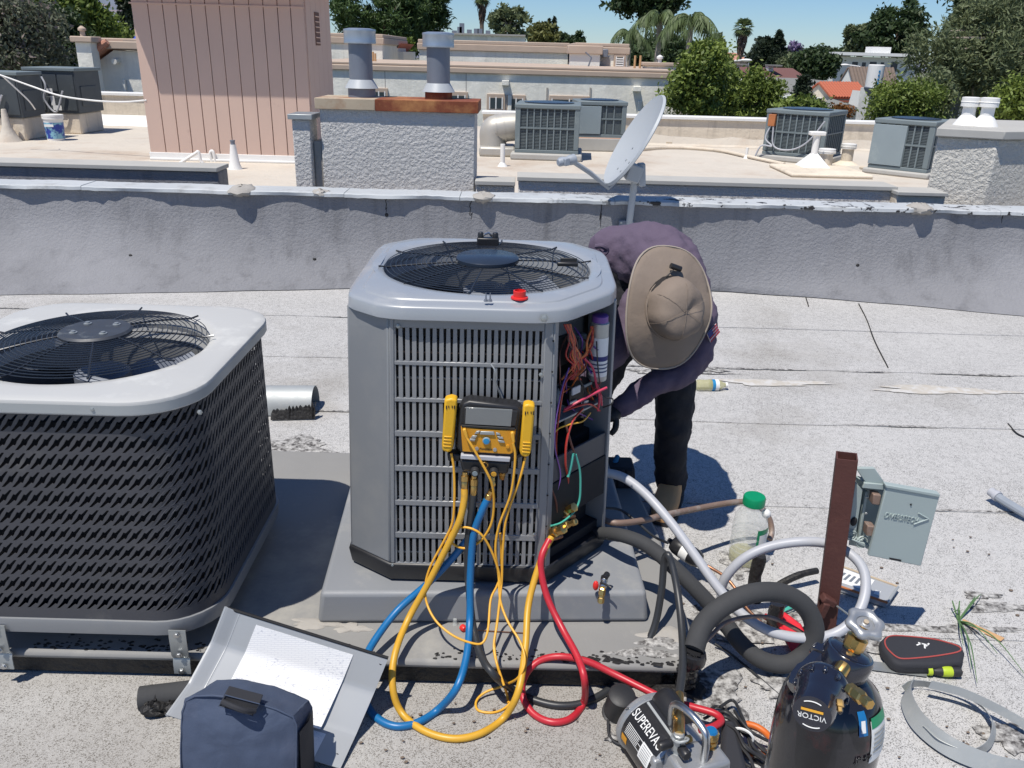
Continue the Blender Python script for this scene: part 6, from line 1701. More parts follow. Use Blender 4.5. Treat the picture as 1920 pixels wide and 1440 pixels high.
part(fslab([(1604, 905), (1618, 918), (1603, 1016), (1588, 1008)], yb + .012, .03), "box_side", "box_green_grey", dx, bevel=.002)
part(fslab([(1588, 1008), (1603, 1016), (1634, 1034), (1630, 1022)], yb + .0, .04), "box_floor", "box_green_grey", dx, bevel=.002)
part(fslab([(1623, 922), (1628, 923), (1612, 1022), (1607, 1020)], yb + .02, .02), "box_rib", "box_green_grey", dx, bevel=.002)
door = fslab([(1662, 914), (1762, 931), (1727, 1062), (1628, 1042)], yb - .030, .012)
dr = part(door, "box_door", "box_green_grey", dx, bevel=.003, seg=3)
part(fslab([(1661, 909), (1763, 927), (1762, 933), (1661, 915)], yb - .034, .022), "door_lip", "box_green_grey", dr, bevel=.002)
part(fslab([(1668, 1046), (1690, 1050), (1690, 1053), (1668, 1049)], yb - .032, .002), "latch_slot", "inner_dark", dr)
for px, py in ((1645, 938), (1634, 997)):
    h = fslab([(px - 7, py - 11), (px + 8, py - 9), (px + 5, py + 10), (px - 10, py + 8)], yb - .020, .03)
    part(h, "hinge", "copper_old", dx, bevel=.003)
for px, py, r in ((1597, 1004, .013), (1617, 1016, .017)):
    c = P(px, py, yb + .006); A = along(c, (0.1, -1, .05))
    part(MB(A).lathe([(r, 0), (r + .002, .003), (r + .004, 0)], 24, None, False, False), "knockout", "box_green_grey", dx)
    part(MB(A).lathe([(r * .55, 0), (r * .62, .003), (r * .78, 0)], 24, None, False, False), "knockout", "box_green_grey", dx)
c = P(1601, 978, yb + .01); part(MB().ball(c, .010, 10, 8, (1, .4, 1.5)), "cable_hole", "inner_dark", dx)
for px, py in ((1626, 932), (1624, 963)):
    c = P(px, py, yb + .018); part(MB().ball(c, .0045, 8, 6, (1, .5, 1)), "box_screw", "steel_dull", dx)
c = P(1708, 946, yb - .031); part(MB().ball(c, .003, 6, 5), "box_screw", "inner_dark", dr)
# embossed name and arrowhead on the door
d0, d1 = P(1662, 966, yb - .0302), P(1718, 976, yb - .0302)
ex = (d1 - d0).normalized(); TM = axes((d0 + d1) / 2, ex, Vector((0, 0, 1)))
TM = Matrix(((ex.x, -ex.z, 0, TM[0][3]), (0, 0, -1, yb - .0302), (ex.z, ex.x, 0, TM[2][3]), (0, 0, 0, 1)))
text("DIVERSITECH", "lettering", "box_green_grey", TM, .0255, dr, .0024, squash=.66)
for a, b in (((1722, 962), (1741, 973)), ((1741, 973), (1713, 983))):
    part(MB().tube([P(*a, yb - .0315), P(*b, yb - .0315)], .0026, 6), "arrowhead", "box_green_grey", dr)
# whip of the box: stub cable at left of the post
single(MB().tube(path([(1532, 1070, 'g', .06), (1505, 1076, 'g', .06), (1478, 1087, 'g', .045), (1455, 1101, 'g', .02), (1440, 1118, 'g', .014)], 6), [.011] * 7 + [.012] * 18, 8), "tarred_pipe", "tar", "tarred pipe bending down to the roof left of the rusty post", "pipe")
# ================================================================== MANIFOLD GAUGE AND ITS CLAMPS
gy = 1.975
mf = thing("manifold_gauge", "black and orange digital manifold gauge hooked on the louvred front", "gauge", (P(912, 900, gy).x, gy, P(912, 900, gy).z))
def fs(poly, y, d, name, mat, parent, bev=.003, seg=2): return part(fslab(poly, y, d), name, mat, parent, bevel=bev, seg=seg)
fs([(866, 757), (880, 752), (968, 762), (980, 770), (975, 800), (972, 852), (962, 862), (865, 852), (855, 840), (856, 800), (860, 770)], gy, .05, "gauge_body", "black_plastic", mf, .008, 3)
fs([(870, 764), (972, 771), (968, 800), (867, 798)], gy - .006, .01, "screen_bezel", "black_plastic", mf, .003)
pbr("screen_grey", (.17, .18, .18), .12, 0, .06, 30, coat=.8)
fs([(874, 764), (961, 769), (958, 800), (872, 795)], gy - .008, .006, "screen", "screen_grey", mf, .001)
fc = fs([(864, 800), (902, 805), (967, 807), (962, 849), (956, 852), (867, 847)], gy - .008, .012, "face_plate", "face_orange", mf, .002)
fs([(865, 797), (966, 803), (966, 807), (865, 801)], gy - .0095, .004, "face_trim", "print_black", mf, .001)
for poly in ([(893, 809), (900, 808), (898, 813), (889, 815)], [(886, 817), (895, 817), (892, 822), (882, 822)], [(881, 823), (892, 823), (890, 828), (879, 827)],
             [(901, 809), (926, 810), (928, 816), (899, 815)], [(930, 811), (937, 813), (939, 817), (930, 816)], [(932, 818), (943, 820), (944, 824), (935, 823)], [(933, 825), (945, 827), (947, 831), (936, 830)]):
    fs(poly, gy - .0125, .005, "button", "steel_dull", fc, .0012)
c = P(912, 826, gy - .0085); A = along(c, (0, -1, .05))
part(MB(A).lathe([(.0105, 0), (.0105, .003), (.0085, .005)], 24), "button_ring", "unit_panel", fc)
part(MB(A).lathe([(.008, .004), (.0075, .007), (0, .0075)], 24), "round_button", "blue_plastic", fc)
for px, py in ((894, 841), (928, 843), (952, 837)):
    c = P(px, py, gy - .0085); A = along(c, (0, -1, .05))
    part(MB(A).lathe([(.0055, 0), (.005, .003), (.003, .0032)], 16), "port_ring", "pump_alloy" if px < 950 else "face_orange", fc)
c = P(911, 842, gy - .0086)
text("Fieldpiece", "maker_name", "print_black", Matrix(((1, .03, 0, c.x), (0, 0, -1, c.y), (-.03, 1, 0, c.z), (0, 0, 0, 1))), .0085, fc, .0002)
fs([(864, 853), (957, 859), (956, 867), (863, 861)], gy - .012, .03, "label_rail", "conduit_grey", mf, .002)
fs([(862, 862), (957, 867), (952, 890), (866, 884)], gy, .05, "valve_block", "black_plastic", mf, .006)
fs([(838, 850), (866, 853), (862, 866), (840, 866)], gy + .01, .035, "hook_arm", "black_plastic", mf, .005)
fs([(955, 858), (982, 846), (988, 852), (958, 868)], gy + .01, .035, "hook_arm", "black_plastic", mf, .005)
for px, py, mt in ((891, 883, "unit_panel"), (926, 884, "wire_yellow")):
    c = P(px, py, gy - .004); A = along(c, (0, -1, -.12))
    part(MB(A).lathe([(.0125, -.03), (.0125, .008), (.011, .012), (0, .0122)], 20), "valve_knob", "black_rubber", mf)
    part(MB(A).lathe([(.0075, .0125), (.0072, .0135), (0, .0136)], 18), "knob_badge", mt, mf)
c = P(909, 871, gy - .006); A = along(c, (0, -1, .1))
part(MB(A).lathe([(.008, 0), (.010, .003), (.008, .006), (.0066, .006), (.0066, 0)], 20, None, False, False), "sight_ring", "brass", mf)
def fitting(p0, p1, r, name="hose_fitting"):
    d = (p1 - p0); L = d.length; A = along(p0, d)
    part(MB(A).lathe([(r * .7, 0), (r * .7, L * .18), (r, L * .2), (r, L * .5), (r * .8, L * .53), (r * .86, L * .56), (r * .86, L * .9), (r * .7, L)], 8), name, "brass", mf, smooth=30)
fitting(P(872, 885, gy + .01), P(871, 918, gy), .0115); fitting(P(889, 890, gy + .005), P(888, 928, gy - .003), .011)
fitting(P(921, 892, gy), P(925, 912, gy - .01), .008); fitting(P(942, 882, gy + .02), P(941, 898, gy + .02), .010)
for (poly, lab, tip) in (([(833, 750), (846, 747), (857, 750), (856, 765), (850, 835), (847, 846), (840, 850), (829, 846), (828, 835), (831, 790)], "yellow pipe clamp hanging at the gauge's left side, higher of the two", (836, 760)),
                         ([(981, 760), (991, 758), (1003, 761), (1002, 776), (996, 845), (993, 855), (986, 859), (976, 855), (974, 845), (978, 800)], "yellow pipe clamp hanging at the gauge's right side, lower of the two", (984, 771))):
    cx_ = sum(a for a, b in poly) / len(poly); cy_ = sum(b for a, b in poly) / len(poly)
    c = P(cx_, cy_ + 45, gy)
    cl = thing("pipe_clamp", lab, "clamp", (c.x, gy, c.z), 0, "yellow pipe clamps on the gauge")
    fs(poly, gy - .012, .034, "clamp_body", "clamp_yellow", cl, .007, 3)
    fs([(a * .8 + cx_ * .2 + 3, b * .86 + cy_ * .14 + 2) for a, b in poly], gy + .020, .022, "rear_jaw", "black_plastic", cl, .004)
    x0, y0 = tip
    for k, (dx_, w) in enumerate(((0, 2), (4.5, 1.6), (11, 1.6), (15, 2))):
        fs([(x0 + dx_, y0 + 1), (x0 + dx_ + w, y0 + 1), (x0 + dx_ + w, y0 + 7 - (k in (1, 2)) * 2), (x0 + dx_, y0 + 7 - (k in (1, 2)) * 2)], gy - .0135, .003, "clamp_slot", "inner_dark", cl, 0)
    for k in range(4):
        yy = y0 + 58 + k * 6; xx = x0 - 4 - k * .4
        fs([(xx, yy), (xx + 15, yy + 1), (xx + 15, yy + 3), (xx, yy + 2)], gy - .0145, .004, "grip_rib", "clamp_yellow", cl, .001)
for (x0, y0, x1, y1, lab) in ((868, 806, 876, 823, "yellow plug"), (958, 812, 963, 830, "yellow plug")):
    fs([(x0 - 1, y0), (x0 + 5, y0 - 1), (x1 + 3, y1), (x1 - 3, y1 + 1)], gy - .022, .012, "cable_plug", "wire_yellow", mf, .002)
# loose silver wire poking through the louvres
single(MB().tube(path([(921, 683, 2.02), (928, 695, 2.005), (929, 715, 2.01), (936, 735, 2.02), (940, 748, 2.03)], 6), .0022, 6), "loose_wire", "steel_dull", "stiff grey wire poking out of the louvres above the gauge", "wire")

# ================================================================== HOSES AND LEADS
gf, gp, ge, gr = 1.955, 1.93, 1.79, .0115
hose("charging_hose", "hose_yellow", .0098, [(871, 917, gy), (870, 940, 1.965), (862, 975, 1.955), (845, 1012, gf), (805, 1090, 1.94), (766, 1160, 1.90), (741, 1225, 1.80), (736, 1285, 1.74), (752, 1335, 'g', .02), (795, 1370, 'g', .0115), (850, 1385, 'g', .0115), (902, 1375, 'g', .0115), (945, 1345, 'g', .012), (972, 1296, 1.72), (985, 1215, 1.82), (990, 1140, 1.91), (1003, 1085, 1.96), (1022, 1030, 2.0), (1034, 1008, 2.03)], "thick yellow charging hose looping down to the roof and back up", "hose")
hose("charging_hose", "hose_blue", .0105, [(914, 936, gy - .01), (903, 960, 1.958), (888, 1005, gf), (882, 1080, 1.94), (881, 1160, 1.90), (875, 1230, 1.80), (856, 1290, 1.72), (822, 1330, 'g', .016), (785, 1354, 'g', .0115), (745, 1362, 'g', .0115), (712, 1350, 'g', .0115), (690, 1325, 'g', .012), (675, 1285, 'g', .03), (682, 1245, 1.77), (700, 1205, 1.83), (745, 1145, 1.92), (800, 1096, 1.955), (845, 1050, 1.972), (878, 1010, 1.978)], "thick blue charging hose hanging from the gauge and looping behind the bent cover", "hose")
c0, c1_ = P(922, 920, gy - .012), P(912, 940, gy - .01)
d = c1_ - c0; A = along(c0, d); L = d.length
part(MB(A).lathe([(.0085, 0), (.0085, L * .35), (.0098, L * .38), (.0095, L * 1.15), (.0105, L * 1.2)], 12), "hose_ferrule", "brass", mf)
hose("vacuum_hose", "hose_black", .0105, [(888, 927, gy), (884, 960, 1.97), (878, 1010, 1.968), (877, 1060, 1.96), (880, 1110, 1.94), (886, 1170, 1.90), (900, 1225, 1.81), (925, 1264, 1.74), (960, 1292, 'g', .02), (1000, 1312, 'g', .0115), (1050, 1323, 'g', .0115), (1100, 1316, 'g', .0115), (1150, 1286, 'g', .015), (1195, 1238, 'g', .05), (1226, 1178, 'g', .12), (1240, 1110, 'g', .22), (1245, 1056, 'g', .30), (1252, 1040, 'g', .335), (1261, 1062, 'g', .31), (1272, 1120, 'g', .25), (1279, 1190, 'g', .20), (1280, 1250, 'g', .18), (1274, 1300, 'g', .17)], "black vacuum hose from the gauge over the insulated line to the pump", "hose")
hose("charging_hose", "hose_red", .0098, [(1030, 1012, 2.02), (1016, 1042, 1.985), (1015, 1075, 1.965), (1028, 1125, 1.93), (1055, 1180, 1.87), (1082, 1230, 1.79), (1096, 1275, 1.73), (1094, 1318, 'g', .014), (1070, 1347, 'g', .0115), (1035, 1354, 'g', .0115), (1000, 1338, 'g', .0115), (980, 1305, 'g', .03), (984, 1268, 'g', .07), (1010, 1240, 'g', .10), (1050, 1231, 'g', .12), (1100, 1240, 'g', .11), (1150, 1263, 'g', .09), (1200, 1288, 'g', .08), (1250, 1312, 'g', .075), (1300, 1326, 'g', .07), (1340, 1338, 'g', .07), (1352, 1352, 'g', .07), (1335, 1364, 'g', .08), (1312, 1368, 'g', .085)], "red charging hose with a loop on the roof, ending at the pump", "hose")
W_ = .0034
hose("sensor_lead", "wire_yellow", W_, [(846, 850, gy), (851, 880, 1.972), (852, 935, 1.965), (848, 980, 1.962), (832, 1015, 1.96), (808, 1060, 1.955), (798, 1095, 1.945), (800, 1130, 1.92), (818, 1165, 1.875), (850, 1192, 1.84), (885, 1206, 1.83), (905, 1205, 1.835), (915, 1180, 1.86), (920, 1125, 1.92), (932, 1098, 1.945), (940, 1070, 1.96), (938, 1000, 1.967)], "thin yellow lead from the left clamp, swinging below the pad", "cable", "thin yellow leads of the gauge")
hose("sensor_lead", "wire_yellow", W_, [(876, 822, gy - .02), (890, 845, 1.95), (915, 890, 1.945), (924, 915, 1.95), (926, 950, 1.96), (920, 985, 1.962), (900, 1015, 1.962), (872, 1028, 1.962), (850, 1020, 1.962), (842, 1004, 1.962), (855, 990, 1.962), (880, 990, 1.95), (902, 1002, 1.945), (920, 1030, 1.945), (934, 1068, 1.94), (939, 1100, 1.93), (936, 1140, 1.90), (930, 1180, 1.86), (927, 1215, 1.81), (933, 1248, 1.77), (945, 1285, 1.74)], "thin yellow lead from the left plug, curling once under the gauge", "cable", "thin yellow leads of the gauge")
hose("sensor_lead", "wire_yellow", W_, [(962, 830, gy - .02), (966, 860, 1.955), (958, 925, 1.955), (936, 985, 1.955), (929, 1030, 1.95), (935, 1080, 1.94), (938, 1125, 1.905), (952, 1165, 1.86), (976, 1205, 1.81), (984, 1240, 1.77), (972, 1270, 1.75), (945, 1285, 'g', .04), (910, 1298, 'g', .02), (893, 1315, 'g', .01), (897, 1332, 'g', .006), (925, 1336, 'g', .006), (950, 1325, 'g', .008), (968, 1300, 'g', .02)], "thin yellow lead from the right plug with a small loop on the roof", "cable", "thin yellow leads of the gauge")
hose("sensor_lead", "wire_yellow", W_, [(985, 858, gy), (974, 900, 1.965), (950, 970, 1.96), (943, 1030, 1.955), (941, 1085, 1.94), (937, 1125, 1.905), (932, 1170, 1.86), (926, 1215, 1.81), (936, 1260, 1.76), (950, 1300, 'g', .02), (953, 1318, 'g', .01)], "thin yellow lead from the right clamp, falling straight", "cable", "thin yellow leads of the gauge")
# valve core tool left on the pad's front edge
vt = thing("core_tool", "brass and steel valve core tool with red lever on the pad's edge", "tool", (P(1128, 1130, 1.99).x, 1.99, .2))
vy = 1.975
def fitx(root, p0, p1, r, mat, n=8, name="fitting"):
    d = p1 - p0; L = d.length; A = along(p0, d)
    return part(MB(A).lathe([(r * .75, 0), (r, L * .08), (r, L * .45), (r * .8, L * .5), (r * .8, L * .62), (r, L * .66), (r, L * .94), (r * .75, L)], n), name, mat, root, smooth=30)
fitx(vt, P(1134, 1080, 2.03), P(1130, 1102, 1.99), .011, "steel", 12, "tool_body"); fitx(vt, P(1130, 1102, 1.99), P(1126, 1131, vy), .010, "brass", 6, "tool_nut")
fitx(vt, P(1139, 1076, 2.03), P(1134, 1083, 2.01), .009, "black_plastic", 12, "tool_knob")
part(MB().ball(P(1117, 1098, 2.0), .016, 12, 8, (.55, .5, 1)), "lever", "red_plastic", vt)
part(MB().tube(spline([P(1127, 1092, 1.99), P(1140, 1098, 1.985), P(1146, 1102, 1.98)], 4), .003, 6), "tool_pin", "black_plastic", vt)
# red ferrule and little pieces on the platform
p = G(866, 1180, .1); single(MB().lathe([(.0085, 0), (.0095, .001), (.0095, .012), (.007, .016), (0, .0165)], 14, along((p.x, p.y, .109), (.6, -.8, .05))), "red_plug", "red_plastic", "small red cap lying on the platform in front of the pad", "cap")
p = G(853, 1172, .1); single(MB().lathe([(.007, 0), (.006, .02), (.003, .022)], 10, Matrix.Translation((p.x, p.y, .1005))), "clear_plug", "clear_plastic", "tiny clear cap next to the small red one on the platform", "cap")
single(MB().tube([G(882, 1181, .104), G(985, 1187, .104)], .0016, 5), "loose_wire", "copper", "thin copper wire lying on the platform before the pad", "wire")
def crisp(o):
    m = o.modifiers.new("crisp", 'EDGE_SPLIT'); m.split_angle = math.radians(45)
# ================================================================== LINES AND PIPES RIGHT OF THE CONDENSER
def rtube(name, mat, pts, r0, r1, label, cat, k=8, n=14, prof=None):
    p = path(pts, k); m = len(p)
    return single(MB().tube(p, [lerp(r0, r1, min(1, i / m * 1.6)) for i in range(m)], n), name, mat, label, cat, smooth=60)
ins = rtube("insulated_line", "insulation_foam", [(1095, 1003, 2.30), (1130, 1000, 2.22), (1170, 1005, 'g', .31), (1212, 1022, 'g', .30), (1255, 1056, 'g', .27), (1305, 1105, 'g', .21), (1350, 1155, 'g', .14), (1388, 1205, 'g', .08), (1428, 1237, 'g', .05), (1475, 1245, 'g', .045), (1512, 1222, 'g', .08), (1527, 1180, 'g', .15), (1510, 1138, 'g', .22), (1468, 1113, 'g', .27), (1412, 1112, 'g', .29), (1358, 1135, 'g', .27), (1318, 1172, 'g', .23), (1301, 1218, 'g', .19)],
            .019, .0275, "fat black foam-insulated refrigerant line curling in a loop", "pipe")
e = T(1301, 1218, 'g', .19); e2 = T(1300, 1300, 'g', .0)
st = thing("taped_stub", "pipe stub wrapped in wrinkled black tape under the end of the insulated line", "pipe", (e.x, e2.y, 0))
mb = MB(); rg = []; NN = 22
for i in range(NN):
    t = i / (NN - 1); c = Vector((e.x + .003, e2.y + .02, 0)).lerp(e, t)
    rg.append([c + Vector((math.cos(2 * PI * k / 16), math.sin(2 * PI * k / 16), 0)) * (.030 * (1 - .25 * abs(t - .2)) + RNG.normal(0, .0022) + .003 * math.sin(i * 2.1 + k * .5)) for k in range(16)])
pbr("tape_black", (.02, .02, .022), .22, 0, .3, 20, .5, 50, bdist=.006)
part(mb.loft(rg, True, True, True), "tape_wrap", "tape_black", st)
part(MB().lathe([(.034, -.02), (.036, 0), (.033, .012), (.026, .014)], 16, Matrix.Translation(e - Vector((0, 0, .02)))), "frayed_collar", "tape_black", st)
bb = blotch(e.x, e2.y + .02, .07, .055, .008, 24, .4, .012); part(bb, "mastic_foot", "tar", st)
hose("frayed_cable", "copper_old", .0062, [(1318, 1208, 'g', .16), (1335, 1190, 'g', .17), (1360, 1168, 'g', .18), (1400, 1157, 'g', .18), (1445, 1158, 'g', .17), (1490, 1178, 'g', .14), (1530, 1205, 'g', .08)], "frayed grey-brown cable arching inside the insulated loop", "cable")
hose("ground_wire", "hose_black", .0035, [(1340, 1207, 'g', .02), (1365, 1222, 'g', .01), (1400, 1250, 'g', .008), (1440, 1285, 'g', .008), (1470, 1310, 'g', .008), (1490, 1318, 'g', .01)], "thin black wire trailing over the roof towards the gas cylinder", "cable")
hose("conduit", "conduit_grey", .0148, [(1112, 884, 2.32), (1140, 887, 'g', .42), (1172, 897, 'g', .41), (1212, 928, 'g', .38), (1258, 980, 'g', .33), (1302, 1040, 'g', .27), (1345, 1100, 'g', .21), (1392, 1152, 'g', .16), (1445, 1184, 'g', .13), (1505, 1196, 'g', .12), (1560, 1190, 'g', .13), (1600, 1162, 'g', .17), (1621, 1118, 'g', .22), (1620, 1072, 'g', .27), (1596, 1040, 'g', .30), (1555, 1020, 'g', .31), (1500, 1016, 'g', .31), (1440, 1026, 'g', .28), (1395, 1047, 'g', .24), (1364, 1078, 'g', .18), (1352, 1108, 'g', .12), (1358, 1150, 'g', .05)], "pale grey plastic conduit from the condenser looping round the rusty post", "conduit", k=8, n=12)
hose("copper_line", "copper_old", .0105, [(1110, 962, 2.34), (1150, 980, 'g', .28), (1205, 976, 'g', .26), (1240, 967, 'g', .25), (1300, 955, 'g', .22), (1360, 944, 'g', .20), (1398, 941, 'g', .19), (1425, 951, 'g', .17), (1442, 972, 'g', .13), (1447, 996, 'g', .09), (1443, 1012, 'g', .07)], "aged copper pipe bending over behind the clear jug", "pipe")
hose("copper_line", "hose_black", .0045, [(1118, 952, 2.32), (1160, 955, 'g', .28), (1190, 975, 'g', .26), (1225, 1005, 'g', .22), (1252, 1018, 'g', .18)], "thin dark tube running from the condenser to the filter", "pipe")
# filter drier
a, b = G(1262, 1018, .11), G(1312, 1052, .09); A = along(a, b - a, (0, 0, 1)); L = (b - a).length
fd = thing("filter_drier", "black capsule filter drier with white label on the liquid line", "filter", (a.lerp(b, .5).x, a.lerp(b, .5).y, .06))
part(MB(A).lathe([(.008, -.02), (.010, -.006), (.024, .0), (.030, .014), (.031, .03), (.031, L - .03), (.030, L - .014), (.024, L), (.010, L + .006), (.007, L + .02)], 22), "canister", "pump_black", fd)
part(MB(A).lathe([(.0314, L * .38), (.0314, L * .66)], 22, None, False, False), "canister_label", "label_white", fd)
hose("copper_line", "copper", .0055, [(1318, 1057, 'g', .09), (1335, 1066, 'g', .085), (1360, 1082, 'g', .07), (1382, 1108, 'g', .05), (1400, 1140, 'g', .03), (1425, 1165, 'g', .02), (1446, 1190, 'g', .012)], "thin bare copper tube beyond the filter", "pipe")
for (px, py, py2, lab) in ((1410, 1125, 1040, "dark pipe stub standing in front of the clear jug"), (1449, 1180, 1130, "black tarred pipe stub inside the insulated loop")):
    b_ = G(px, py, 0); zt = P(px + 4, py2, b_.y).z
    rg = []
    for i in range(10):
        t = i / 9; rg.append([Vector((b_.x + .003 * math.sin(i), b_.y, lerp(-.01, zt, t))) + Vector((math.cos(2 * PI * k / 12), math.sin(2 * PI * k / 12), 0)) * (.021 + RNG.normal(0, .0016) + .012 * (1 - t) ** 4) for k in range(12)])
    single(MB().loft(rg, True, True, True), "pipe_stub", "tape_black" if px > 1420 else "tar", lab, "pipe")
for p0, p1 in (((1460, 1152), (1496, 1138)), ((1462, 1150), (1516, 1120))):
    single(MB().tube(spline([G(*p0, .012), G((p0[0] + p1[0]) / 2, (p0[1] + p1[1]) / 2 - 3, .03), G(*p1, .015)], 5), .0035, 6), "green_wire", "wire_green", "short end of green wire lying left of the rusty post", "wire", "green wire ends by the post")
# red cloth lying inside the loop
rc_ = []
for i in range(12):
    row = []
    for j in range(10):
        u, v = i / 11, j / 9; a = G(lerp(1428, 1500, v) + lerp(0, 46, u) * (.5 + .5 * v) + 8 * math.sin(v * 5), lerp(1165, 1240, v) + lerp(0, -14, u), 0)
        row.append((a.x, a.y, .012 + .012 * abs(math.sin(u * 7 + v * 3)) + .006 * math.sin(v * 11) ** 2))
    rc_.append(row)
rcl = single(MB().loft(rc_, closed=False), "red_bag", "red_cloth", "crumpled bright red bag lying under the pipe loop", "bag", smooth=60)
fin(rcl, 0); s_ = rcl.modifiers.new("solid", 'SOLIDIFY'); s_.thickness = .004

# clear jug with green cap
jb = G(1404, 1070, 0)
jg = thing("clear_jug", "clear plastic jug with green cap and green label, standing on the roof", "jug", (jb.x, jb.y + .055, 0))
A = Matrix.Translation((jb.x, jb.y + .055, .0075)); R_ = .060
zt = P(1412, 946, jb.y + .05).z - .0075
part(MB().lathe([(R_ * .9, 0), (R_, .008), (R_, zt * .62), (R_ * .97, zt * .70), (R_ * .86, zt * .82), (R_ * .62, zt * .93), (R_ * .56, zt * .97), (R_ * .56, zt)], 28, A), "jug_body", "clear_plastic", jg)
for k in range(4): part(MB().lathe([(R_ * 1.002, .05 + k * .02), (R_ * 1.02, .054 + k * .02), (R_ * 1.002, .058 + k * .02)], 28, A, False, False), "jug_rib", "clear_plastic", jg)
part(MB().lathe([(R_ * .60, zt - .002), (R_ * .63, zt), (R_ * .63, zt + .026), (R_ * .58, zt + .031), (0, zt + .031)], 24, A), "jug_cap", "cap_green", jg)
lab = MB(); rows = []
for z in (.075, .155): rows.append([A @ Vector((R_ * 1.012 * math.cos(t), R_ * 1.012 * math.sin(t), z)) for t in [-PI / 2 + .15 + k * .12 for k in range(9)]])
lb = part(lab.loft(rows, closed=False), "jug_label", "cap_green", jg)
rows = [[A @ Vector((R_ * 1.02 * math.cos(t), R_ * 1.02 * math.sin(t), z)) for t in [-PI / 2 + .3 + k * .1 for k in range(8)]] for z in (.09, .135)]
part(MB().loft(rows, closed=False), "label_panel", "label_white", lb)
part(MB().lathe([(R_ * .93, .004), (R_ * .965, .01), (R_ * .965, .032), (0, .033)], 24, A), "dregs", "yellow_liquid", jg)
p = A @ Vector((R_ * .75, -.01, zt * .86)); part(MB().ball(p, .016, 10, 8), "jug_spout", "label_white", jg)
# drinks bottle lying beyond the man
a = G(1305, 722, .032); b = G(1362, 722, .030); A = along(a, b - a); L = (b - a).length
bo = thing("drinks_bottle", "small plastic bottle of pale yellow liquid lying on the roof behind the man", "bottle", (a.lerp(b, .5).x, a.y, 0))
part(MB(A).lathe([(.022, 0), (.029, .006), (.031, .02), (.029, L * .3), (.031, L * .45), (.031, L * .66), (.026, L * .78), (.013, L * .92), (.013, L)], 18), "bottle_body", "yellow_liquid", bo)
part(MB(A).lathe([(.0315, L * .5), (.0315, L * .60)], 18, None, False, False), "bottle_label", "blue_plastic", bo)
part(MB(A).lathe([(.0316, L * .60), (.0316, L * .72)], 18, None, False, False), "bottle_label", "label_white", bo)
part(MB(A).lathe([(.0135, L * .96), (.0145, L * .97), (.0145, L * 1.03), (0, L * 1.035)], 14), "bottle_cap", "label_white", bo)
# dark tool caddy with blue screwdriver on the platform, in the condenser's shade
p = G(1160, 905, .1)
tc = thing("tool_caddy", "small black tool caddy in the shade right of the condenser", "tool bag", (p.x, p.y, .1))
part(MB().loft([[(p.x + a * w, p.y + b_ * .05, z) for a, b_ in ((-1, -1), (1, -1), (1, 1), (-1, 1))] for w, z in ((.05, .101), (.055, .15), (.05, .19))], True, True, True), "caddy_body", "nylon_black", tc, bevel=.008)
for k in range(3): part(MB().box((p.x - .03 + k * .03, p.y - .054, .15), (.024, .008, .07)), "caddy_pocket", "nylon_black", tc, bevel=.003)
q = P(1152, 870, p.y); q2 = P(1160, 850, p.y + .02)
sd_ = thing("screwdriver", "blue-handled screwdriver stuck in the black tool caddy", "screwdriver", (q.x, q.y, .19))
part(MB().lathe([(.006, -.02), (.010, -.015), (.011, .02), (.009, .035), (.0, .04)], 10, along(q, q2 - q)), "handle", "blue_plastic", sd_)
part(MB().lathe([(.0035, -.06), (.0035, -.018)], 8, along(q, q2 - q)), "shank", "steel", sd_)

# ================================================================== GAS CYLINDER
cyx, cyy = .588, 1.168
cy = thing("gas_cylinder", "black scuffed gas cylinder with valve handwheel and black regulator", "gas cylinder", (cyx, cyy, 0))
A = Matrix.Translation((cyx, cyy, 0)); CR = .093
ztop = P(1580, 1268, cyy).z
part(MB().lathe([(CR * .93, .006), (CR, .02), (CR, ztop - .115), (CR * .985, ztop - .085), (CR * .93, ztop - .055), (CR * .82, ztop - .028), (CR * .62, ztop - .008), (CR * .42, ztop + .004), (CR * .3, ztop + .008), (CR * .3, ztop + .03)], 48, A), "cylinder_body", "cylinder_black", cy, smooth=60)
vx = Vector((cyx + .004, cyy + .005, 0)); hwz = P(1622, 1172, cyy + .02).z
hw = P(1622, 1170, cyy + .01)
ax_ = (hw - Vector((cyx, cyy, ztop))).normalized(); V0 = Vector((cyx, cyy, ztop)); LV = (hw - V0).length
AV = along(V0, ax_, (0, 1, 0))
vb = part(MB(AV).lathe([(.024, -.01), (.024, .03), (.018, .034), (.015, LV * .55), (.018, LV * .56), (.018, LV * .75), (.013, LV * .78), (.012, LV * .97)], 10), "valve_body", "brass", cy, smooth=30)
part(MB(AV).lathe([(.040, .012), (.043, .018), (.043, .05), (.040, .054), (.03, .055)], 26), "neck_ring", "regulator_black", cy)
part(MB(AV).lathe([(.030, LV * .36), (.036, LV * .40), (.036, LV * .50), (.030, LV * .53)], 22), "neck_ring", "regulator_black", cy)
# handwheel: lobed rim, hub and webs
AH = along(hw, Vector((.05, -.30, 1)).normalized(), (0, 1, 0)); rg = []
NW = 60
for (rr_, zf) in ((.015, .003), (.019, .007), (.024, .009), (.030, .005), (.032, -.001), (.029, -.007), (.023, -.009), (.018, -.006), (.015, -.002)):
    rg.append([(rr_ * (1 + .10 * max(0, (rr_ - .015) / .017) * math.cos(6 * 2 * PI * k / NW)) * math.cos(2 * PI * k / NW), rr_ * (1 + .10 * max(0, (rr_ - .015) / .017) * math.cos(6 * 2 * PI * k / NW)) * math.sin(2 * PI * k / NW), zf) for k in range(NW)])
whl = part(MB(AH).loft(rg + [rg[0]]), "handwheel", "pump_alloy", cy, smooth=70)
part(MB(AH).lathe([(.016, -.004), (.016, .000), (.008, .001), (.007, .003), (.005, .004), (.0, .004)], 24), "wheel_hub", "pump_alloy", whl)
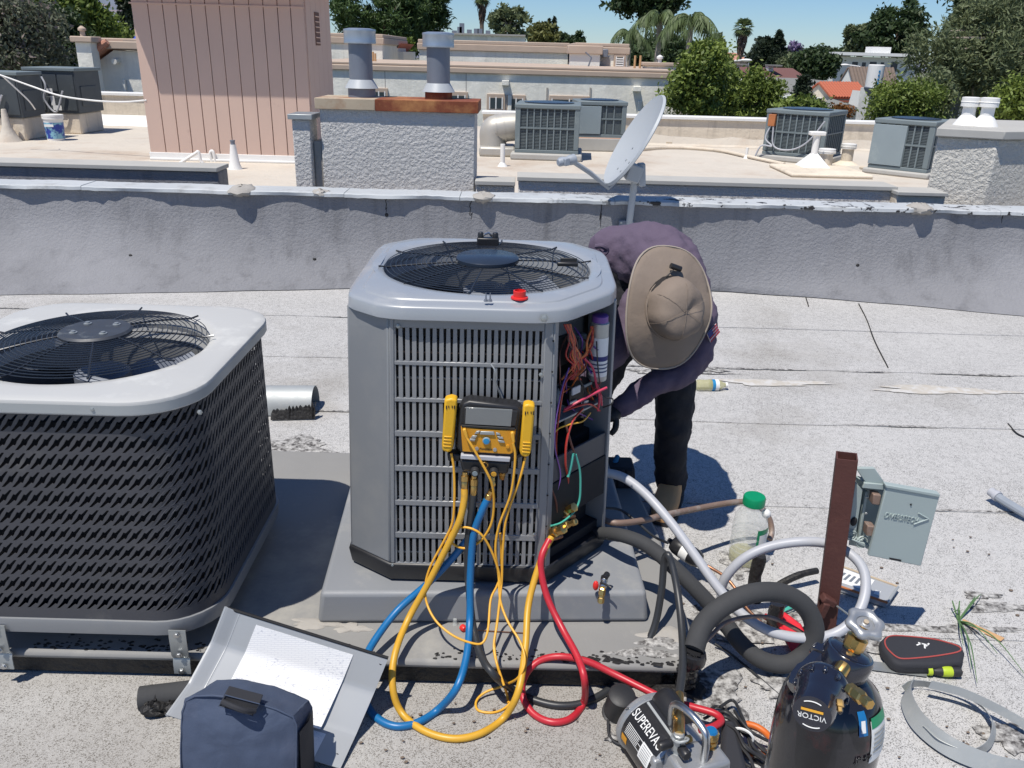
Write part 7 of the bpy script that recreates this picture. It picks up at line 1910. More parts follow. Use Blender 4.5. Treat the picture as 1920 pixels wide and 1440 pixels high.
part(MB(AH).lathe([(.0045, .004), (.0045, .008), (0, .0085)], 8), "spindle_nut", "rust_pale", whl)
# regulator: bonnet drum, body and fittings
rc0 = P(1553, 1318, cyy - .085); rdir = Vector((-.28, -.62, -.12)).normalized()
AR = along(P(1543, 1285, cyy - .05), (P(1521, 1343, cyy - .14) - P(1543, 1285, cyy - .05)), (0, 0, 1)); LR = .098
rg = part(MB(AR).lathe([(.030, -.010), (.041, -.004), (.044, .004), (.044, .016), (.041, .020), (.040, .028), (.036, .052), (.034, .060), (.0335, LR - .01), (.030, LR), (.0, LR + .001)], 34), "regulator_bonnet", "regulator_black", cy)
for k in range(12):
    a = 2 * PI * k / 12; part(MB(AR).box((.042 * math.cos(a), .042 * math.sin(a), .022), (.006, .008, .014), Matrix.Rotation(a, 3, 'Z')), "bonnet_rib", "regulator_black", rg, bevel=.002)
tw = P(1527, 1362, cyy - .14)
# round name badge on the face of the knob
fx = AR.to_3x3() @ Vector((1, 0, 0)); fzv = AR.to_3x3() @ Vector((0, 0, 1)); fc_ = AR @ Vector((0, 0, LR + .0015))
def face_frame(xdir, c):
    x = (xdir - fzv * xdir.dot(fzv)).normalized(); y = fzv.cross(x); return Matrix(((x.x, y.x, fzv.x, c.x), (x.y, y.y, fzv.y, c.y), (x.z, y.z, fzv.z, c.z), (0, 0, 0, 1)))
FF = face_frame(Vector((-1, .1, -.05)), fc_)
yv = Vector((FF[0][1], FF[1][1], FF[2][1]))
text("VICTOR", "brand_lettering", "label_white", FF @ Matrix.Translation((0, .004, 0)), .0125, rg, .0003)
part(MB(FF).box((0, -.0065, .0004), (.034, .004, .0006)), "badge_line", "wire_yellow", rg)
for s_ in (-1, 1):
    part(MB(FF).tube([(.026 * math.cos(a), s_ * .0225 * math.sin(a) , .0006) for a in [lerp(1.05, 2.1, i / 8) for i in range(9)]], .0010, 5), "badge_arc", "label_white", rg)
AB = along(P(1522, 1262, cyy + .0), P(1560, 1222, cyy + .03) - P(1522, 1262, cyy + .0), (0, 0, 1))
b2 = part(MB(AB).lathe([(.018, -.045), (.026, -.03), (.028, -.01), (.025, .0), (.025, .03), (.030, .032), (.030, .046), (.022, .05), (.020, .062), (0, .063)], 8), "regulator_body", "regulator_black", cy, smooth=25)
for k in range(8):
    a = 2 * PI * k / 8; part(MB(AB).box((.028 * math.cos(a), .028 * math.sin(a), .039), (.005, .007, .013), Matrix.Rotation(a, 3, 'Z')), "body_rib", "regulator_black", b2, bevel=.0015)
def brass_piece(p0, p1, r, prof, parent=cy, n=6, name="brass_fitting", mat="brass"):
    d = p1 - p0; L = d.length; A_ = along(p0, d)
    return part(MB(A_).lathe([(r * a, L * t) for a, t in prof], n), name, mat, parent, smooth=28)
brass_piece(P(1570, 1268, cyy - .045), P(1594, 1228, cyy - .01), .0125, ((.8, 0), (1, .1), (1, .5), (.8, .55), (.8, 1)), n=12)
o_ = P(1592, 1290, cyy - .10); t_ = P(1632, 1322, cyy - .15)
brass_piece(o_, t_, .0105, ((.75, 0), (1, .03), (1, .22), (.7, .26), (.7, .3), (1.1, .32), (1.1, .62), (.75, .66), (.75, .74), (.85, .76), (.85, .98), (.7, 1)))
brass_piece(P(1572, 1312, cyy - .11), P(1574, 1334, cyy - .125), .008, ((.9, 0), (1, .1), (1, .6), (.6, .65), (.6, 1)))
# paper labels wrapped on the shoulder
def wrap_label(a0, a1, z0, z1, name, mat, k=9, lift=.0012):
    rows = []
    for i in range(7):
        z = lerp(z0, z1, i / 6); zz_ = ztop - z
        prof = [(0.008, .3), (-.004, .42), (.008, .62), (.028, .82), (.055, .93), (.085, .985), (.115, 1.0), (.5, 1.0)]
        rad = float(np.interp(zz_, [q[0] for q in sorted(prof)], [q[1] for q in sorted(prof)])) * CR + lift
        rows.append([A @ Vector((rad * math.cos(lerp(a0, a1, j / k)), rad * math.sin(lerp(a0, a1, j / k)), z + lift)) for j in range(k + 1)])
    return part(MB().loft(rows, closed=False), name, mat, cy, smooth=60)
l1 = wrap_label(-1.10, -.52, ztop - .115, ztop - .035, "paper_label", "label_white")
wrap_label(-1.09, -.53, ztop - .048, ztop - .030, "label_band", "cap_green", lift=.002)
for k in range(5): wrap_label(-1.04, -.62, ztop - .06 - k * .009, ztop - .0565 - k * .009, "label_print", "steel_dull", lift=.0021)
l2 = wrap_label(-1.40, -1.20, ztop - .055, ztop - .018, "diamond_label", "hose_blue", lift=.0014)
wrap_label(-1.35, -1.25, ztop - .05, ztop - .03, "label_print", "label_white", lift=.002)
jb_ = A @ Vector((CR * 1.004 * math.cos(-1.25), CR * 1.004 * math.sin(-1.25), ztop - .10))
JF = Matrix(((math.cos(-1.25 + PI / 2), 0, math.cos(-1.25), jb_.x), (math.sin(-1.25 + PI / 2), 0, math.sin(-1.25), jb_.y), (0, 1, 0, jb_.z), (0, 0, 0, 1)))
text("JP 57", "stamped_mark", "cylinder_black", JF, .016, cy, .0008)

# ================================================================== VACUUM PUMP
ra, rb = G(1213, 1352, .090), G(1302, 1478, .090)
pdn = (rb - ra).normalized(); AP = along(ra, pdn, (0, 0, 1))     # local z runs along the motor towards us
LPm = .155; PR = .083
vp = thing("vacuum_pump", "silver and black vacuum pump with big white lettering on its motor", "vacuum pump", (ra.x, ra.y, 0))
part(MB(AP).lathe([(PR * .55, -.02), (PR * .9, -.014), (PR * 1.05, -.002), (PR * 1.06, .008), (PR, .012), (PR, LPm), (PR * .96, LPm + .004)], 48), "motor_shell", "pump_alloy", vp, smooth=40)
zax = Vector((AP[0][2], AP[1][2], AP[2][2])); UPP = (Vector((0, 0, 1)) - zax * zax.z).normalized(); SDP = zax.cross(UPP)   # SDP: to the right when looking along the motor
def PM(s_, u, l): return ra + SDP * s_ + UPP * u + zax * l
FP = Matrix(((SDP.x, UPP.x, zax.x, ra.x), (SDP.y, UPP.y, zax.y, ra.y), (SDP.z, UPP.z, zax.z, ra.z), (0, 0, 0, 1)))
left = -1 if PM(.1, 0, 0).x > PM(-.1, 0, 0).x else 1
def shell(a0, a1, l0, l1, lift, name, mat, parent=vp, k=14):
    """strip on the motor; angle 0 = top, growing towards the viewer's left"""
    rows = []
    for l in (l0, l1):
        rows.append([PM(left * (PR + lift) * math.sin(lerp(a0, a1, j / k)), (PR + lift) * math.cos(lerp(a0, a1, j / k)), l) for j in range(k + 1)])
    return part(MB().loft(rows, closed=False), name, mat, parent, smooth=70)
wrap = shell(-.25, 2.0, .016, LPm - .004, .0008, "motor_label", "pump_black")
for k in range(7): shell(.98 + k * .055, 1.0 + k * .055, .03, .085 if k % 3 else .10, .0014, "label_line", "label_white", wrap, 3)
shell(.95, 1.45, .098, LPm - .012, .0014, "data_plate", "label_white", wrap)
for k in range(6): shell(1.0 + k * .07, 1.02 + k * .07, .103, LPm - .018, .002, "plate_print", "steel_dull", wrap, 2)
shell(1.42, 1.66, .022, .046, .0014, "warning_mark", "face_orange", wrap)
shell(1.6, 1.85, LPm - .035, LPm - .006, .0014, "warning_mark", "red_plastic", wrap)
ang = .66; c = PM(left * (PR + .0016) * math.sin(ang), (PR + .0016) * math.cos(ang), .082)
nrm = (SDP * left * math.sin(ang) + UPP * math.cos(ang)); xd = zax; yd = nrm.cross(xd)
TF = Matrix(((xd.x, yd.x, nrm.x, c.x), (xd.y, yd.y, nrm.y, c.y), (xd.z, yd.z, nrm.z, c.z), (0, 0, 0, 1)))
text("SUPEREVAC", "motor_lettering", "label_white", TF, .034, wrap, .0004, squash=.70)
for k in range(3):
    part(MB().tube([PM(left * (PR + .002) * math.sin(.2 + k * .02 - .02), (PR + .002) * math.cos(.2 + k * .02), .02), PM(left * (PR + .002) * math.sin(.2 + k * .02), (PR + .002) * math.cos(.2 + k * .02), LPm - .01)], .002, 5), "label_edge", "edge_metal", wrap)
# capacitor hump
hb_ = MB(); rg = []
for l, s_ in ((.006, .7), (.014, .95), (.03, 1), (.085, 1), (.098, .93), (.104, .7)):
    rg.append([PM(-left * .030 + .036 * s_ * math.cos(a) * -left * -1, PR - .012 + .040 * s_ * max(0, math.sin(a)) + .0, l) for a in [PI * k / 12 for k in range(13)]])
part(hb_.loft(rg, True, True, True), "capacitor_hump", "black_plastic", vp, smooth=50)
# cast oil case
def castbox(c, d, name, mat, bev=.006, taper=.9):
    x, y, z = d[0] / 2, d[1] / 2, d[2] / 2; c = Vector(c)
    v = [FP @ (c + Vector(p)) for p in ((-x * taper, y, -z), (x * taper, y, -z), (x, -y, -z), (-x, -y, -z), (-x * taper, y, z), (x * taper, y, z), (x, -y, z), (-x, -y, z))]
    return part(MB().add(v, [(0, 1, 2, 3), (7, 6, 5, 4), (0, 4, 5, 1), (1, 5, 6, 2), (2, 6, 7, 3), (3, 7, 4, 0)]), name, mat, vp, bevel=bev, seg=3)
oc_ = castbox((.012 * -left, -.006, LPm + .045), (.150, .168, .082), "oil_case", "pump_alloy", .010, .86)
castbox((.0, -.02, LPm - .004), (.17, .14, .022), "pump_flange", "pump_alloy", .006)
castbox((.0, -.080, .07), (.12, .014, .20), "base_plate", "pump_black", .004)
gc = FP @ Vector((-.005 * left * -1, .028, LPm + .0875)); AG = along(gc, zax, (0, 0, 1))
gl = part(MB(AG).lathe([(.026, 0), (.0265, .004), (.024, .006), (.0235, .004)], 30, None, True, False), "oil_gauge", "steel", vp)
part(MB(AG).lathe([(.0237, .0042), (0, .0043)], 30, None, False, False), "gauge_dial", "label_white", gl)
part(MB(AG).tube([(.0195 * math.cos(a), .0195 * math.sin(a), .005) for a in [lerp(-.9, 1.1, i / 10) for i in range(11)]], .0022, 5), "dial_red_arc", "red_plastic", gl)
part(MB(AG).box((-.003, .002, .0056), (.024, .0022, .001), Matrix.Rotation(.9, 3, 'Z')), "dial_needle", "print_black", gl)
# lifting handle, filler cap, inlet tree
h0, h1 = FP @ Vector((-left * .016, .074, LPm + .062)), FP @ Vector((-left * -.002, .075, LPm - .05))
part(MB().tube(spline([h0, h0 + UPP * .055, h0 + UPP * .078 - zax * .012, h0.lerp(h1, .55) + UPP * .090, h1 + UPP * .07, h1], 6), .0088, 12), "lifting_handle", "steel", vp)
fcp = FP @ Vector((-left * .052, .072, LPm + .030)); AF = along(fcp, UPP, (1, 0, 0))
part(MB(AF).lathe([(.017, 0), (.017, .010), (.013, .012), (.013, .016), (.018, .018), (.018, .026), (.013, .028), (.013, .030), (.0185, .032), (.0185, .046), (.015, .05)], 10), "filler_cap", "brass", vp, smooth=30)
part(MB(AF).lathe([(.015, .0495), (.012, .054), (.0, .0545)], 20), "filler_top", "hose_blue", vp)
it = FP @ Vector((left * .028, .078, LPm + .018)); AI = along(it, UPP, (1, 0, 0))
tre = part(MB(AI).lathe([(.013, 0), (.013, .012), (.018, .014), (.018, .040), (.013, .042), (.013, .050), (.010, .052)], 8), "inlet_tree", "steel_dull", vp, smooth=30)
top = T(1274, 1302, 'g', .17)
brass_piece(top - (top - (it + UPP * .05)).normalized() * .0, it + UPP * .048, .011, ((1.0, 0), (1.05, .3), (.95, .32), (.95, .55), (1.25, .6), (1.25, .95), (.9, 1)), parent=tre, n=10)
part(MB().lathe([(.008, 0), (.011, .006), (.012, .03), (.010, .034)], 12, along(it + UPP * .03 + SDP * left * .016, SDP * left, (0, 0, 1))), "valve_knob", "black_plastic", tre)
part(MB().lathe([(.010, 0), (.012, .003), (.012, .024), (.010, .027)], 12, along(it + UPP * .022 + zax * .014, zax, (0, 0, 1))), "valve_knob", "black_plastic", tre)
ring_c = it + UPP * .044 + zax * .012
part(MB().tube([ring_c + (SDP * math.cos(a) + (UPP * .5 + zax * .8).normalized() * math.sin(a)) * .016 for a in [2 * PI * k / 24 for k in range(24)]], .0028, 6, closed=True), "tag_ring", "edge_metal", tre)
part(MB().lathe([(.007, 0), (.009, .004), (.009, .02), (.007, .022)], 6, along(it + UPP * .026 - SDP * left * .014, -SDP * left, (0, 0, 1))), "side_port", "brass", tre, smooth=25)
# exhaust cap hanging on its chain
ec = G(1163, 1318, .05); A_ = along(ec, Vector((.05, -.25, 1)), (0, 1, 0))
ex_ = thing("exhaust_cap", "black rubber cup cap chained beside the vacuum pump", "cap", (ec.x, ec.y, 0))
part(MB(A_).lathe([(.024, -.045), (.038, -.044), (.039, -.02), (.036, .035), (.028, .04), (0, .041)], 24), "cup", "black_rubber", ex_)
part(MB(A_).lathe([(.0395, -.052), (.043, -.05), (.043, -.042), (.039, -.04)], 24), "cup_lip", "black_rubber", ex_)
c0, c1_ = PM(left * .06, .06, .0), ec + Vector((.03, -.02, .0))
for k in range(8):
    c = c0.lerp(c1_, k / 7) + Vector((0, 0, -.02 * math.sin(PI * k / 7))); dv = (c1_ - c0).normalized(); sv = dv.cross(Vector((0, 0, 1) if k % 2 else (0, 1, .2))).normalized()
    part(MB().tube([c + dv * .010 * math.cos(a) + sv * .0055 * math.sin(a) for a in [2 * PI * i / 12 for i in range(12)]], .0018, 5, closed=True), "chain_link", "steel", ex_)
hose("chain_strap", "black_rubber", .004, [(1140, 1350, 'g', .02), (1143, 1380, 'g', .01), (1160, 1395, 'g', .01), (1182, 1392, 'g', .02)], "thin black rubber strap looped beside the exhaust cap", "strap")
# pump cord in a coil with white tie; orange hose behind
cordpts = [(1330, 1330, 'g', .03), (1352, 1325, 'g', .025), (1375, 1345, 'g', .03), (1388, 1372, 'g', .03), (1396, 1400, 'g', .02), (1412, 1420, 'g', .01), (1435, 1430, 'g', .01), (1440, 1412, 'g', .01), (1420, 1395, 'g', .02), (1395, 1375, 'g', .035), (1372, 1350, 'g', .04), (1358, 1338, 'g', .035)]
for q, (dx_, dy_) in enumerate(((0, 0), (10, 6), (-8, 14), (16, -4), (4, 22))):
    if q == 0: cm = MB()
    cm.tube(path([(a + dx_ + RNG.normal(0, 3), b + dy_ + RNG.normal(0, 3), 'g', z + .006 * q) for a, b, _, z in cordpts], 6), .0042, 7)
single(cm, "power_cord", "black_rubber", "coiled black power cord with white tie beside the vacuum pump", "cord", smooth=50)
c = G(1392, 1380, .045)
single(MB().tube([c + Vector((math.cos(a) * .024, -.012 * math.cos(a), math.sin(a) * .022)) for a in [lerp(-.6, 3.4, i / 16) for i in range(17)]], .0035, 6), "cord_tie", "label_white", "white tie strap round the coiled power cord", "strap")
hose("orange_hose", "orange_hose", .0085, [(1376, 1360, 'g', .012), (1395, 1357, 'g', .014), (1418, 1362, 'g', .014), (1438, 1376, 'g', .012), (1450, 1395, 'g', .012), (1446, 1410, 'g', .012), (1425, 1414, 'g', .012), (1408, 1411, 'g', .012), (1390, 1400, 'g', .012)], "short orange hose loop between pump and gas cylinder", "hose")
pm_ = MB(); q = [G(1365, 1400, .008), G(1398, 1405, .008), G(1405, 1450, .008), G(1362, 1460, .008)]
single(gslab([(1355, 1345), (1380, 1350), (1402, 1440), (1378, 1460), (1352, 1440)], .01, .05), "carry_pouch", "nylon_black", "black fabric pouch lying under the coiled cord", "bag", bevel=.012)

# ================================================================== BENT COVER WITH PAPERS, BLUE BAG
TL, TR_, BR_ = P(425, 1140, 1.775), P(728, 1234, 1.735), G(638, 1442, .012)
dL = TR_ - TL; dD = BR_ - TR_
pn = dL.cross(dD).normalized(); pn = pn if pn.z > 0 else -pn
def cov(u, v, lift=0.0):
    """point on the cover: u along its length, v from the top edge down; folded twice"""
    fold = [(0, 0), (.30, -.052), (.70, -.052), (1, 0)]
    sag = float(np.interp(v, [f[0] for f in fold], [f[1] for f in fold]))
    return TL + dL * u + dD * v + pn * (sag + lift)
cvr = thing("bent_cover", "bent grey sheet-metal cover with papers on it, leaning behind the blue bag", "metal cover", tuple(TL.lerp(BR_, .5)))
us = [0, .02, .06, .1, .25, .5, .75, .95, 1]; vs_ = [0, .05, .15, .25, .29, .31, .35, .5, .65, .69, .71, .75, .85, .95, 1]
mb = MB(); top = [[cov(u, v) + pn * ((.012 if u <= .02 else 0)) for u in us] for v in vs_]
mb.loft(top, closed=False)
ps = part(mb, "cover_sheet", "panel_grey", cvr, smooth=50); so_ = ps.modifiers.new("solid", 'SOLIDIFY'); so_.thickness = .0025; so_.offset = -1; crisp(ps)
part(MB().tube([cov(.0, v, .010) for v in vs_], .005, 6), "rolled_edge", "panel_grey", cvr)
part(MB().tube([cov(.085, v, .001) for v in vs_], .0025, 6), "stamped_rib", "panel_grey", cvr)
part(MB().tube([cov(u, .0, .003) for u in us], .004, 6), "gasket_edge", "inner_dark", cvr)
ov = [cov(.035, .10 + .05 * math.sin(a) , .0024) + dL * .010 * math.cos(a) for a in [2 * PI * k / 16 for k in range(16)]]
part(MB().add(ov, [tuple(range(16))]), "hand_slot", "inner_dark", cvr)
for u, v in ((.97, .06), (.95, .90), (.55, .97)):
    c = cov(u, v, .0015); part(MB().lathe([(.004, 0), (.004, .0006)], 10, along(c, pn)), "screw_hole", "inner_dark", cvr)
m, t, b = new_mat("printed_paper")
uv = coords(t, kind="Generated")
bk = nd(t, "ShaderNodeTexBrick"); bk.inputs["Scale"].default_value = 9; bk.inputs["Mortar Size"].default_value = .03; bk.inputs["Row Height"].default_value = .10; bk.inputs["Brick Width"].default_value = .5
bk.inputs["Color1"].default_value = bk.inputs["Color2"].default_value = (.8, .8, .79, 1); bk.inputs["Mortar"].default_value = (.22, .24, .34, 1)
t.links.new(uv, bk.inputs["Vector"])
tx_ = ramp(t, noise(t, uv, 38, 3, .7), .56, .62)
zone = ramp(t, noise(t, uv, 4.2, 2), .46, .54)
mk = nd(t, "ShaderNodeMath"); mk.operation = 'MULTIPLY'; t.links.new(tx_, mk.inputs[0]); t.links.new(zone, mk.inputs[1])
c = mix(t, .8, bk.outputs[0], (.8, .8, .79)); c = mix(t, mk.outputs[0], c, (.5, .51, .56))
t.links.new(c, b.inputs["Base Color"]); b.inputs["Roughness"].default_value = .7
def paper(u0, u1, v0, v1, sk, lift, name, label, curl=.0):
    rows = []
    for j in range(15):
        v = lerp(v0, v1, j / 14)
        rows.append([cov(lerp(u0, u1, i / 8) + sk * (j / 14), v + .03 * (i / 8) * 0, lift + .0008 * math.sin(i * .9 + j * .4) ** 2 + curl * (i / 8) ** 2 * (j / 14)) for i in range(9)])
    o = single(MB().loft(rows, closed=False), name, "printed_paper", label, "paper", smooth=60)
    s2 = o.modifiers.new("solid", 'SOLIDIFY'); s2.thickness = .0006; crisp(o)
    return o
paper(.20, .80, .06, .74, .0, .0035, "wiring_sheet", "large white printed wiring sheet lying on the bent cover", .012)
paper(.50, .84, .76, .98, .0, .003, "folded_sheet", "second white sheet peeking out beside the blue bag")
# blue bag: slumped upright pouch
bf = 1.50
bag = thing("blue_bag", "navy blue fabric tool bag with black handle patch, standing open end down", "bag", (P(455, 1440, bf).x, bf, 0))
L0, L1 = [(346, 1296), (362, 1284), (400, 1283), (470, 1296), (520, 1312), (560, 1325), (569, 1342)], None
front = [(345, 1580), (341, 1460), (340, 1400), (343, 1335), (350, 1312), (366, 1303), (400, 1302), (440, 1307), (480, 1315), (520, 1328), (550, 1342), (557, 1356), (556, 1450), (560, 1580)]
def P2_(px, py, k): 
    y = bf + k - .06 * max(0, (py - 1283)) / 277
    return P(px, py, y)
fpts = [P2_(a, b_, -.02) for a, b_ in front]
back_ = [P2_(a, b_, -.02) + Vector((.010, .10, -.045)) for a, b_ in front]
mid_ = [p.lerp(q, .06) for p, q in zip(fpts, back_)]
rows = []
nf = len(front)
grid = []
cen = sum(fpts, Vector()) / nf
for f_ in (0.0, .35, .7, .92, 1.0):
    grid.append([cen.lerp(p, f_) + Vector((0, -.022 * (1 - f_ ** 2), 0)) for p in fpts])
mb = MB().loft(grid + [mid_, [p.lerp(q, .9) for p, q in zip(fpts, back_)], back_], True, False, True)
bgb = part(mb, "bag_body", "nylon_navy", bag, smooth=60)
for v in bgb.data.vertices:
    if v.co.z < .012: v.co.z = .012
m_ = bgb.modifiers.new("soft", 'BEVEL'); m_.width = .012; m_.segments = 3; m_.limit_method = 'ANGLE'; m_.angle_limit = .6
m_ = bgb.modifiers.new("sub", 'SUBSURF'); m_.subdivision_type = 'SIMPLE'; m_.levels = m_.render_levels = 3
m_ = bgb.modifiers.new("folds", 'DISPLACE'); tx3 = bpy.data.textures.new("bag_folds", 'CLOUDS'); tx3.noise_scale = .09; tx3.noise_depth = 3; m_.texture = tx3; m_.strength = .016; m_.texture_coords = 'GLOBAL'
part(MB().tube([p + Vector((0, -.004, 0)) for p in fpts[1:-1]], .0020, 6), "bag_seam", "nylon_navy", bag)
gus = [P2_(a, b_, -.02) for a, b_ in ((557, 1372), (560, 1450), (564, 1560))]
gus2 = [p + Vector((.008, .09, -.02)) for p in gus]
part(MB().loft([[p + Vector((.006, -.002, 0)) for p in gus], [p.lerp(q, .5) + Vector((.012, 0, 0)) for p, q in zip(gus, gus2)], [q + Vector((.006, 0, 0)) for q in gus2]], closed=False), "bag_gusset", "nylon_black", bag, smooth=60)
hpoly = [(422, 1303), (487, 1320), (474, 1343), (410, 1324)]
hp = [P2_(a, b_, -.042) for a, b_ in hpoly]; hq = [p + Vector((0, .03, 0)) for p in hp]
hpt = part(MB().loft([hp, hq], True, True, True), "handle_patch", "nylon_black", bag, bevel=.002)
hd = [P2_(a, b_, -.046) for a, b_ in ((418, 1316), (440, 1318), (462, 1326), (478, 1333))]
hd[1] += Vector((0, -.016, .006)); hd[2] += Vector((0, -.016, .006))
part(MB().tube(spline(hd, 6), .0065, 8), "bag_handle", "nylon_black", hpt)
part(MB().tube([P2_(a, b_, -.044) for a, b_ in hpoly], .0012, 5, closed=True), "stitching", "nylon_navy", hpt)
c = P2_(476, 1301, .03); part(MB().tube([c + Vector((.005 * math.cos(a), 0, .005 * math.sin(a))) for a in [2 * PI * k / 12 for k in range(12)]], .0015, 5, closed=True), "bag_ring", "steel_dull", bag)
# pipe insulation offcut and tar lump left of the bag
a, b_ = G(262, 1310, .03), G(375, 1296, .03)
single(MB().tube([a, a.lerp(b_, .5), b_], .032, 18), "insulation_offcut", "insulation_foam", "black foam pipe insulation offcut left of the blue bag", "pipe insulation")
mb = MB().ball(G(290, 1328, .022), .03, 14, 9, (1.1, .8, .75)); mb.add(*(lambda q: (q.v, q.f))(MB().ball(G(325, 1328, .02), .022, 12, 8, (1.2, .9, .8))))
mb.v = [(x + RNG.normal(0, .0035), y + RNG.normal(0, .0035), max(.003, z + RNG.normal(0, .0035))) for x, y, z in mb.v]
single(mb, "tar_lump", "tar", "crumpled black tar lump on the roof before the foam offcut", "debris")
hose("white_wire_end", "label_white", .003, [(332, 1326, 'g', .02), (342, 1332, 'g', .012), (352, 1338, 'g', .006)], "white wire end by the tar lump", "wire")

# ================================================================== SMALLER THINGS ON THE ROOF
# half-round flashing scrap behind the old condenser
fa, fb = G(470, 768, .0), G(592, 768, .0); rows = []
for t in (0, .5, 1):
    c = fa.lerp(fb, t); rows.append([Vector((c.x, c.y + .09 * math.cos(a), .008 + .115 * math.sin(a))) for a in [lerp(-.02, PI, k / 14) for k in range(15)]])
fl = single(MB().loft(rows, closed=False), "pipe_cover", "strap_zinc", "half-round grey metal pipe cover with torn tar skirt behind the old condenser", "metal cover", smooth=60)
s2 = fl.modifiers.new("solid", 'SOLIDIFY'); s2.thickness = .003; crisp(fl)
mb = MB(); c0 = G(508, 790, .0); c1_ = G(592, 788, .0)
top_, bot = [], []
for k in range(26):
    t = k / 25; p = c0.lerp(c1_, t); bot.append((p.x, p.y - .004, .008)); top_.append((p.x, p.y + .012, .03 + .035 * abs(math.sin(k * 1.7)) * (.4 + t) + RNG.uniform(0, .012)))
mb.loft([bot, top_, [(x, y + .02, z - .002) for x, y, z in top_]], closed=False)
single(mb, "torn_skirt", "tar", "torn black tar skirt along the pipe cover's near edge", "roofing scrap")
# sheet metal tray behind the post
a_, b2_, c2_, d2_ = (1540, 1082), (1596, 1056), (1684, 1098), (1664, 1131)
tr_ = thing("metal_tray", "shallow grey metal panel with paper sticker and rusty rim lying behind the post", "metal panel", tuple(G(1620, 1095, 0)))
quad = [(1548, 1090), (1578, 1062), (1684, 1100), (1664, 1130)]
part(gslab(quad, .008, .022), "panel_sheet", "panel_grey", tr_, bevel=.003)
part(gslab([(1558, 1086), (1582, 1066), (1640, 1088), (1626, 1108)], .0305, .0008), "sticker", "label_white", tr_)
for k in range(5):
    u0, u1 = k / 6, (k + .5) / 6; q = lambda u, v: (lerp(lerp(1562, 1584, v), lerp(1628, 1638, v), u), lerp(lerp(1085, 1069, v), lerp(1106, 1089, v), u))
    part(gslab([q(u0 + .05, .2), q(u1 + .05, .2), q(u1 + .05, .8), q(u0 + .05, .8)], .0315, .0004), "sticker_print", "steel_dull", tr_)
part(gslab([(1642, 1106), (1652, 1109), (1648, 1116), (1638, 1113)], .0305, .0008), "sticker", "label_white", tr_)
for p0, p1, mt in ((quad[0], quad[3], "orange_wood"), (quad[1], quad[2], "rust_pale"), (quad[2], quad[3], "edge_metal")):
    part(MB().tube([G(*p0, .031), G(*p1, .031)], .0042, 8), "panel_rim", mt, tr_)
# pouch, screwdriver, blades
pts = [(1650, 1200), (1660, 1190), (1680, 1187), (1752, 1193), (1803, 1207), (1810, 1222), (1806, 1240), (1756, 1246), (1690, 1246), (1672, 1238), (1655, 1216)]
tpz = thing("tool_pouch", "black zip pouch with red piping lying on the roof", "pouch", tuple(G(1730, 1220, 0)))
part(gslab(pts, .008, .038), "pouch_body", "nylon_black", tpz, bevel=.012, seg=3)
part(MB().tube([G(a, b_, .0475) for a, b_ in chaikin([(1658, 1202), (1665, 1193), (1682, 1191), (1750, 1197), (1800, 1211), (1803, 1222), (1750, 1231), (1694, 1236), (1680, 1232), (1662, 1215)], 2)], .0022, 6, closed=True), "red_piping", "pipe_red", tpz)
c = G(1731, 1208, .0468)
for dx_, dy_, L_, r_ in ((-.012, .0, .022, .5), (0, .002, .026, -.4), (.012, -.002, .02, .7), (0, -.01, .018, 1.2)):
    part(MB().box((c.x + dx_, c.y + dy_, c.z), (L_, .0045, .001), Matrix.Rotation(r_, 3, 'Z')), "pouch_emblem", "label_white", tpz)
a, b_ = G(1738, 1258, .02), G(1802, 1260, .022); A = along(a, b_ - a); L = (b_ - a).length
sw = thing("screwdriver", "yellow-green and black handled screwdriver below the zip pouch", "screwdriver", tuple(a))
part(MB(A).lathe([(.008, 0), (.012, .004), (.012, .012), (.009, .018), (.0135, .035), (.0145, L * .6), (.0145, L * .95), (.010, L)], 12), "handle", "black_rubber", sw)
part(MB(A).lathe([(.0125, .001), (.0128, .013)], 12), "handle_band", "weed_lime" if False else pbr("lime", (.42, .55, .03), .45), sw)
part(MB(A).lathe([(.0136, L * .42), (.0153, L * .5), (.0153, L * .62), (.0146, L * .72)], 12), "handle_grip", "lime", sw)
part(MB().tube([a, G(1700, 1255, .02)], .0035, 8), "shank", "steel", sw)
single(gslab([(1610, 1238), (1640, 1240), (1738, 1252), (1738, 1268), (1640, 1256), (1612, 1252)], .008, .002), "saw_blade", "steel_dull", "long grey metal strip under the screwdriver", "metal strip")
single(gslab([(1575, 1190), (1648, 1200), (1660, 1212), (1596, 1206)], .008, .002), "saw_blade", "steel_dull", "grey metal strip left of the zip pouch's top", "metal strip")
# coil of galvanised strap at the lower right
def strap(name, pts, w, label, lean=0.0):
    p = path(pts, 8); rows = []
    for q in p: rows.append([q, q + Vector((lean, lean * .4, w))])
    o = single(MB().loft(rows, closed=False), name, "strap_zinc", label, "metal strip", "loops of galvanised strap", smooth=60)
    s3 = o.modifiers.new("solid", 'SOLIDIFY'); s3.thickness = .0012; crisp(o)
    return o
strap("metal_strap", [(1698, 1296, 'g', .012), (1690, 1320, 'g', .012), (1710, 1365, 'g', .012), (1765, 1412, 'g', .012), (1840, 1445, 'g', .012), (1925, 1462, 'g', .012)], .046, "wide galvanised strap curving in front, nearest the lower right corner", .022)
strap("metal_strap", [(1698, 1298, 'g', .012), (1720, 1287, 'g', .014), (1770, 1294, 'g', .014), (1830, 1318, 'g', .014), (1866, 1360, 'g', .014), (1858, 1402, 'g', .014), (1820, 1418, 'g', .012), (1770, 1400, 'g', .012), (1738, 1372, 'g', .012)], .030, "galvanised strap loop lying behind the nearest one", -.022)
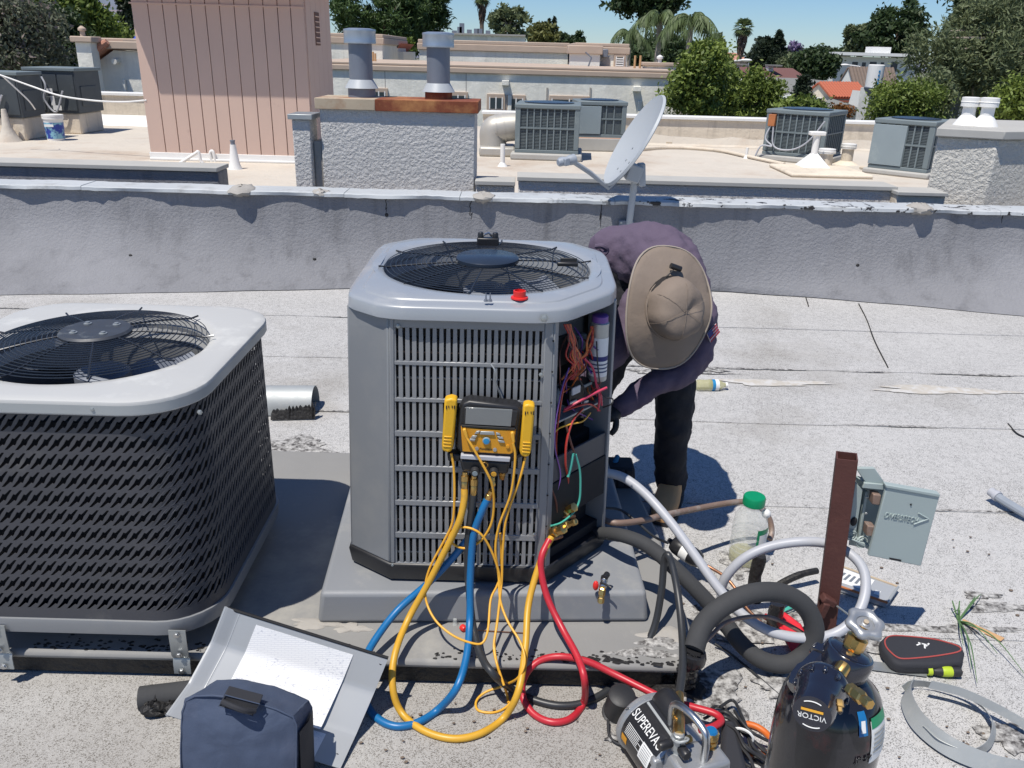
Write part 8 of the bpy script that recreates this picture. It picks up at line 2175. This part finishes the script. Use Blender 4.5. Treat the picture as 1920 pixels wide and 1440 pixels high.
strap("metal_strap", [(1740, 1290, 'g', .045), (1800, 1305, 'g', .045), (1865, 1335, 'g', .04), (1930, 1372, 'g', .035)], .024, "galvanised strap running off the right frame edge", .006)
# weed and wooden paint stick
w0 = G(1797, 1164, .006)
wd = thing("weed", "thin green weed sprawled over a seam of the roof", "weed", tuple(w0))
for e_ in ((1828, 1118), (1840, 1114), (1790, 1138), (1800, 1128), (1806, 1210), (1822, 1255), (1832, 1280), (1870, 1225), (1925, 1268), (1784, 1150)):
    g_ = G(*e_, .02); m_ = w0.lerp(g_, .5) + Vector((RNG.normal(0, .012), RNG.normal(0, .012), .03))
    pp = spline([w0, m_, g_], 6); part(MB().tube(pp, [lerp(.0032, .0008, i / len(pp)) for i in range(len(pp))], 5), "stem", "weed_green", wd)
single(gslab([(1806, 1160), (1884, 1196), (1877, 1201), (1803, 1166)], .008, .004), "wood_stick", "wood_pale", "flat pale wooden stick beside the weed", "stick", bevel=.001)
# flexible conduit at the right edge
pp = path([(1862, 925, 'g', .05), (1880, 938, 'g', .045), (1900, 950, 'g', .04), (1930, 968, 'g', .03)], 30)
fx_ = thing("flexible_conduit", "grey flexible conduit with end fitting coming in from the right edge", "conduit", tuple(pp[0]))
part(MB().tube(pp, [.0165 + .0014 * (i % 2) for i in range(len(pp))], 10), "flex_tube", "arm_grey", fx_, smooth=20)
part(MB().lathe([(.013, -.012), (.018, -.01), (.018, .014), (.022, .016), (.022, .03)], 14, along(pp[0] - (pp[1] - pp[0]) * 2, pp[4] - pp[0])), "end_fitting", "conduit_grey", fx_)
# grit and leaf litter
for q in range(60):
    if q == 0: lm = MB()
    px, py = RNG.uniform(1180, 1910), RNG.uniform(990, 1430); c = G(px, py, .009); s = RNG.uniform(.002, .006)
    lm.add(*(lambda m_: (m_.v, m_.f))(MB().ball(c, s, 5, 3, (1.4, 1, .5))))
for q in range(24):
    px, py = RNG.uniform(600, 1150), RNG.uniform(1310, 1435); c = G(px, py, .009); s = RNG.uniform(.002, .0045)
    lm.add(*(lambda m_: (m_.v, m_.f))(MB().ball(c, s, 5, 3, (1.6, 1, .4))))
single(lm, "grit", "bark", "loose dark grit scattered over the roof", "debris", kind="stuff")
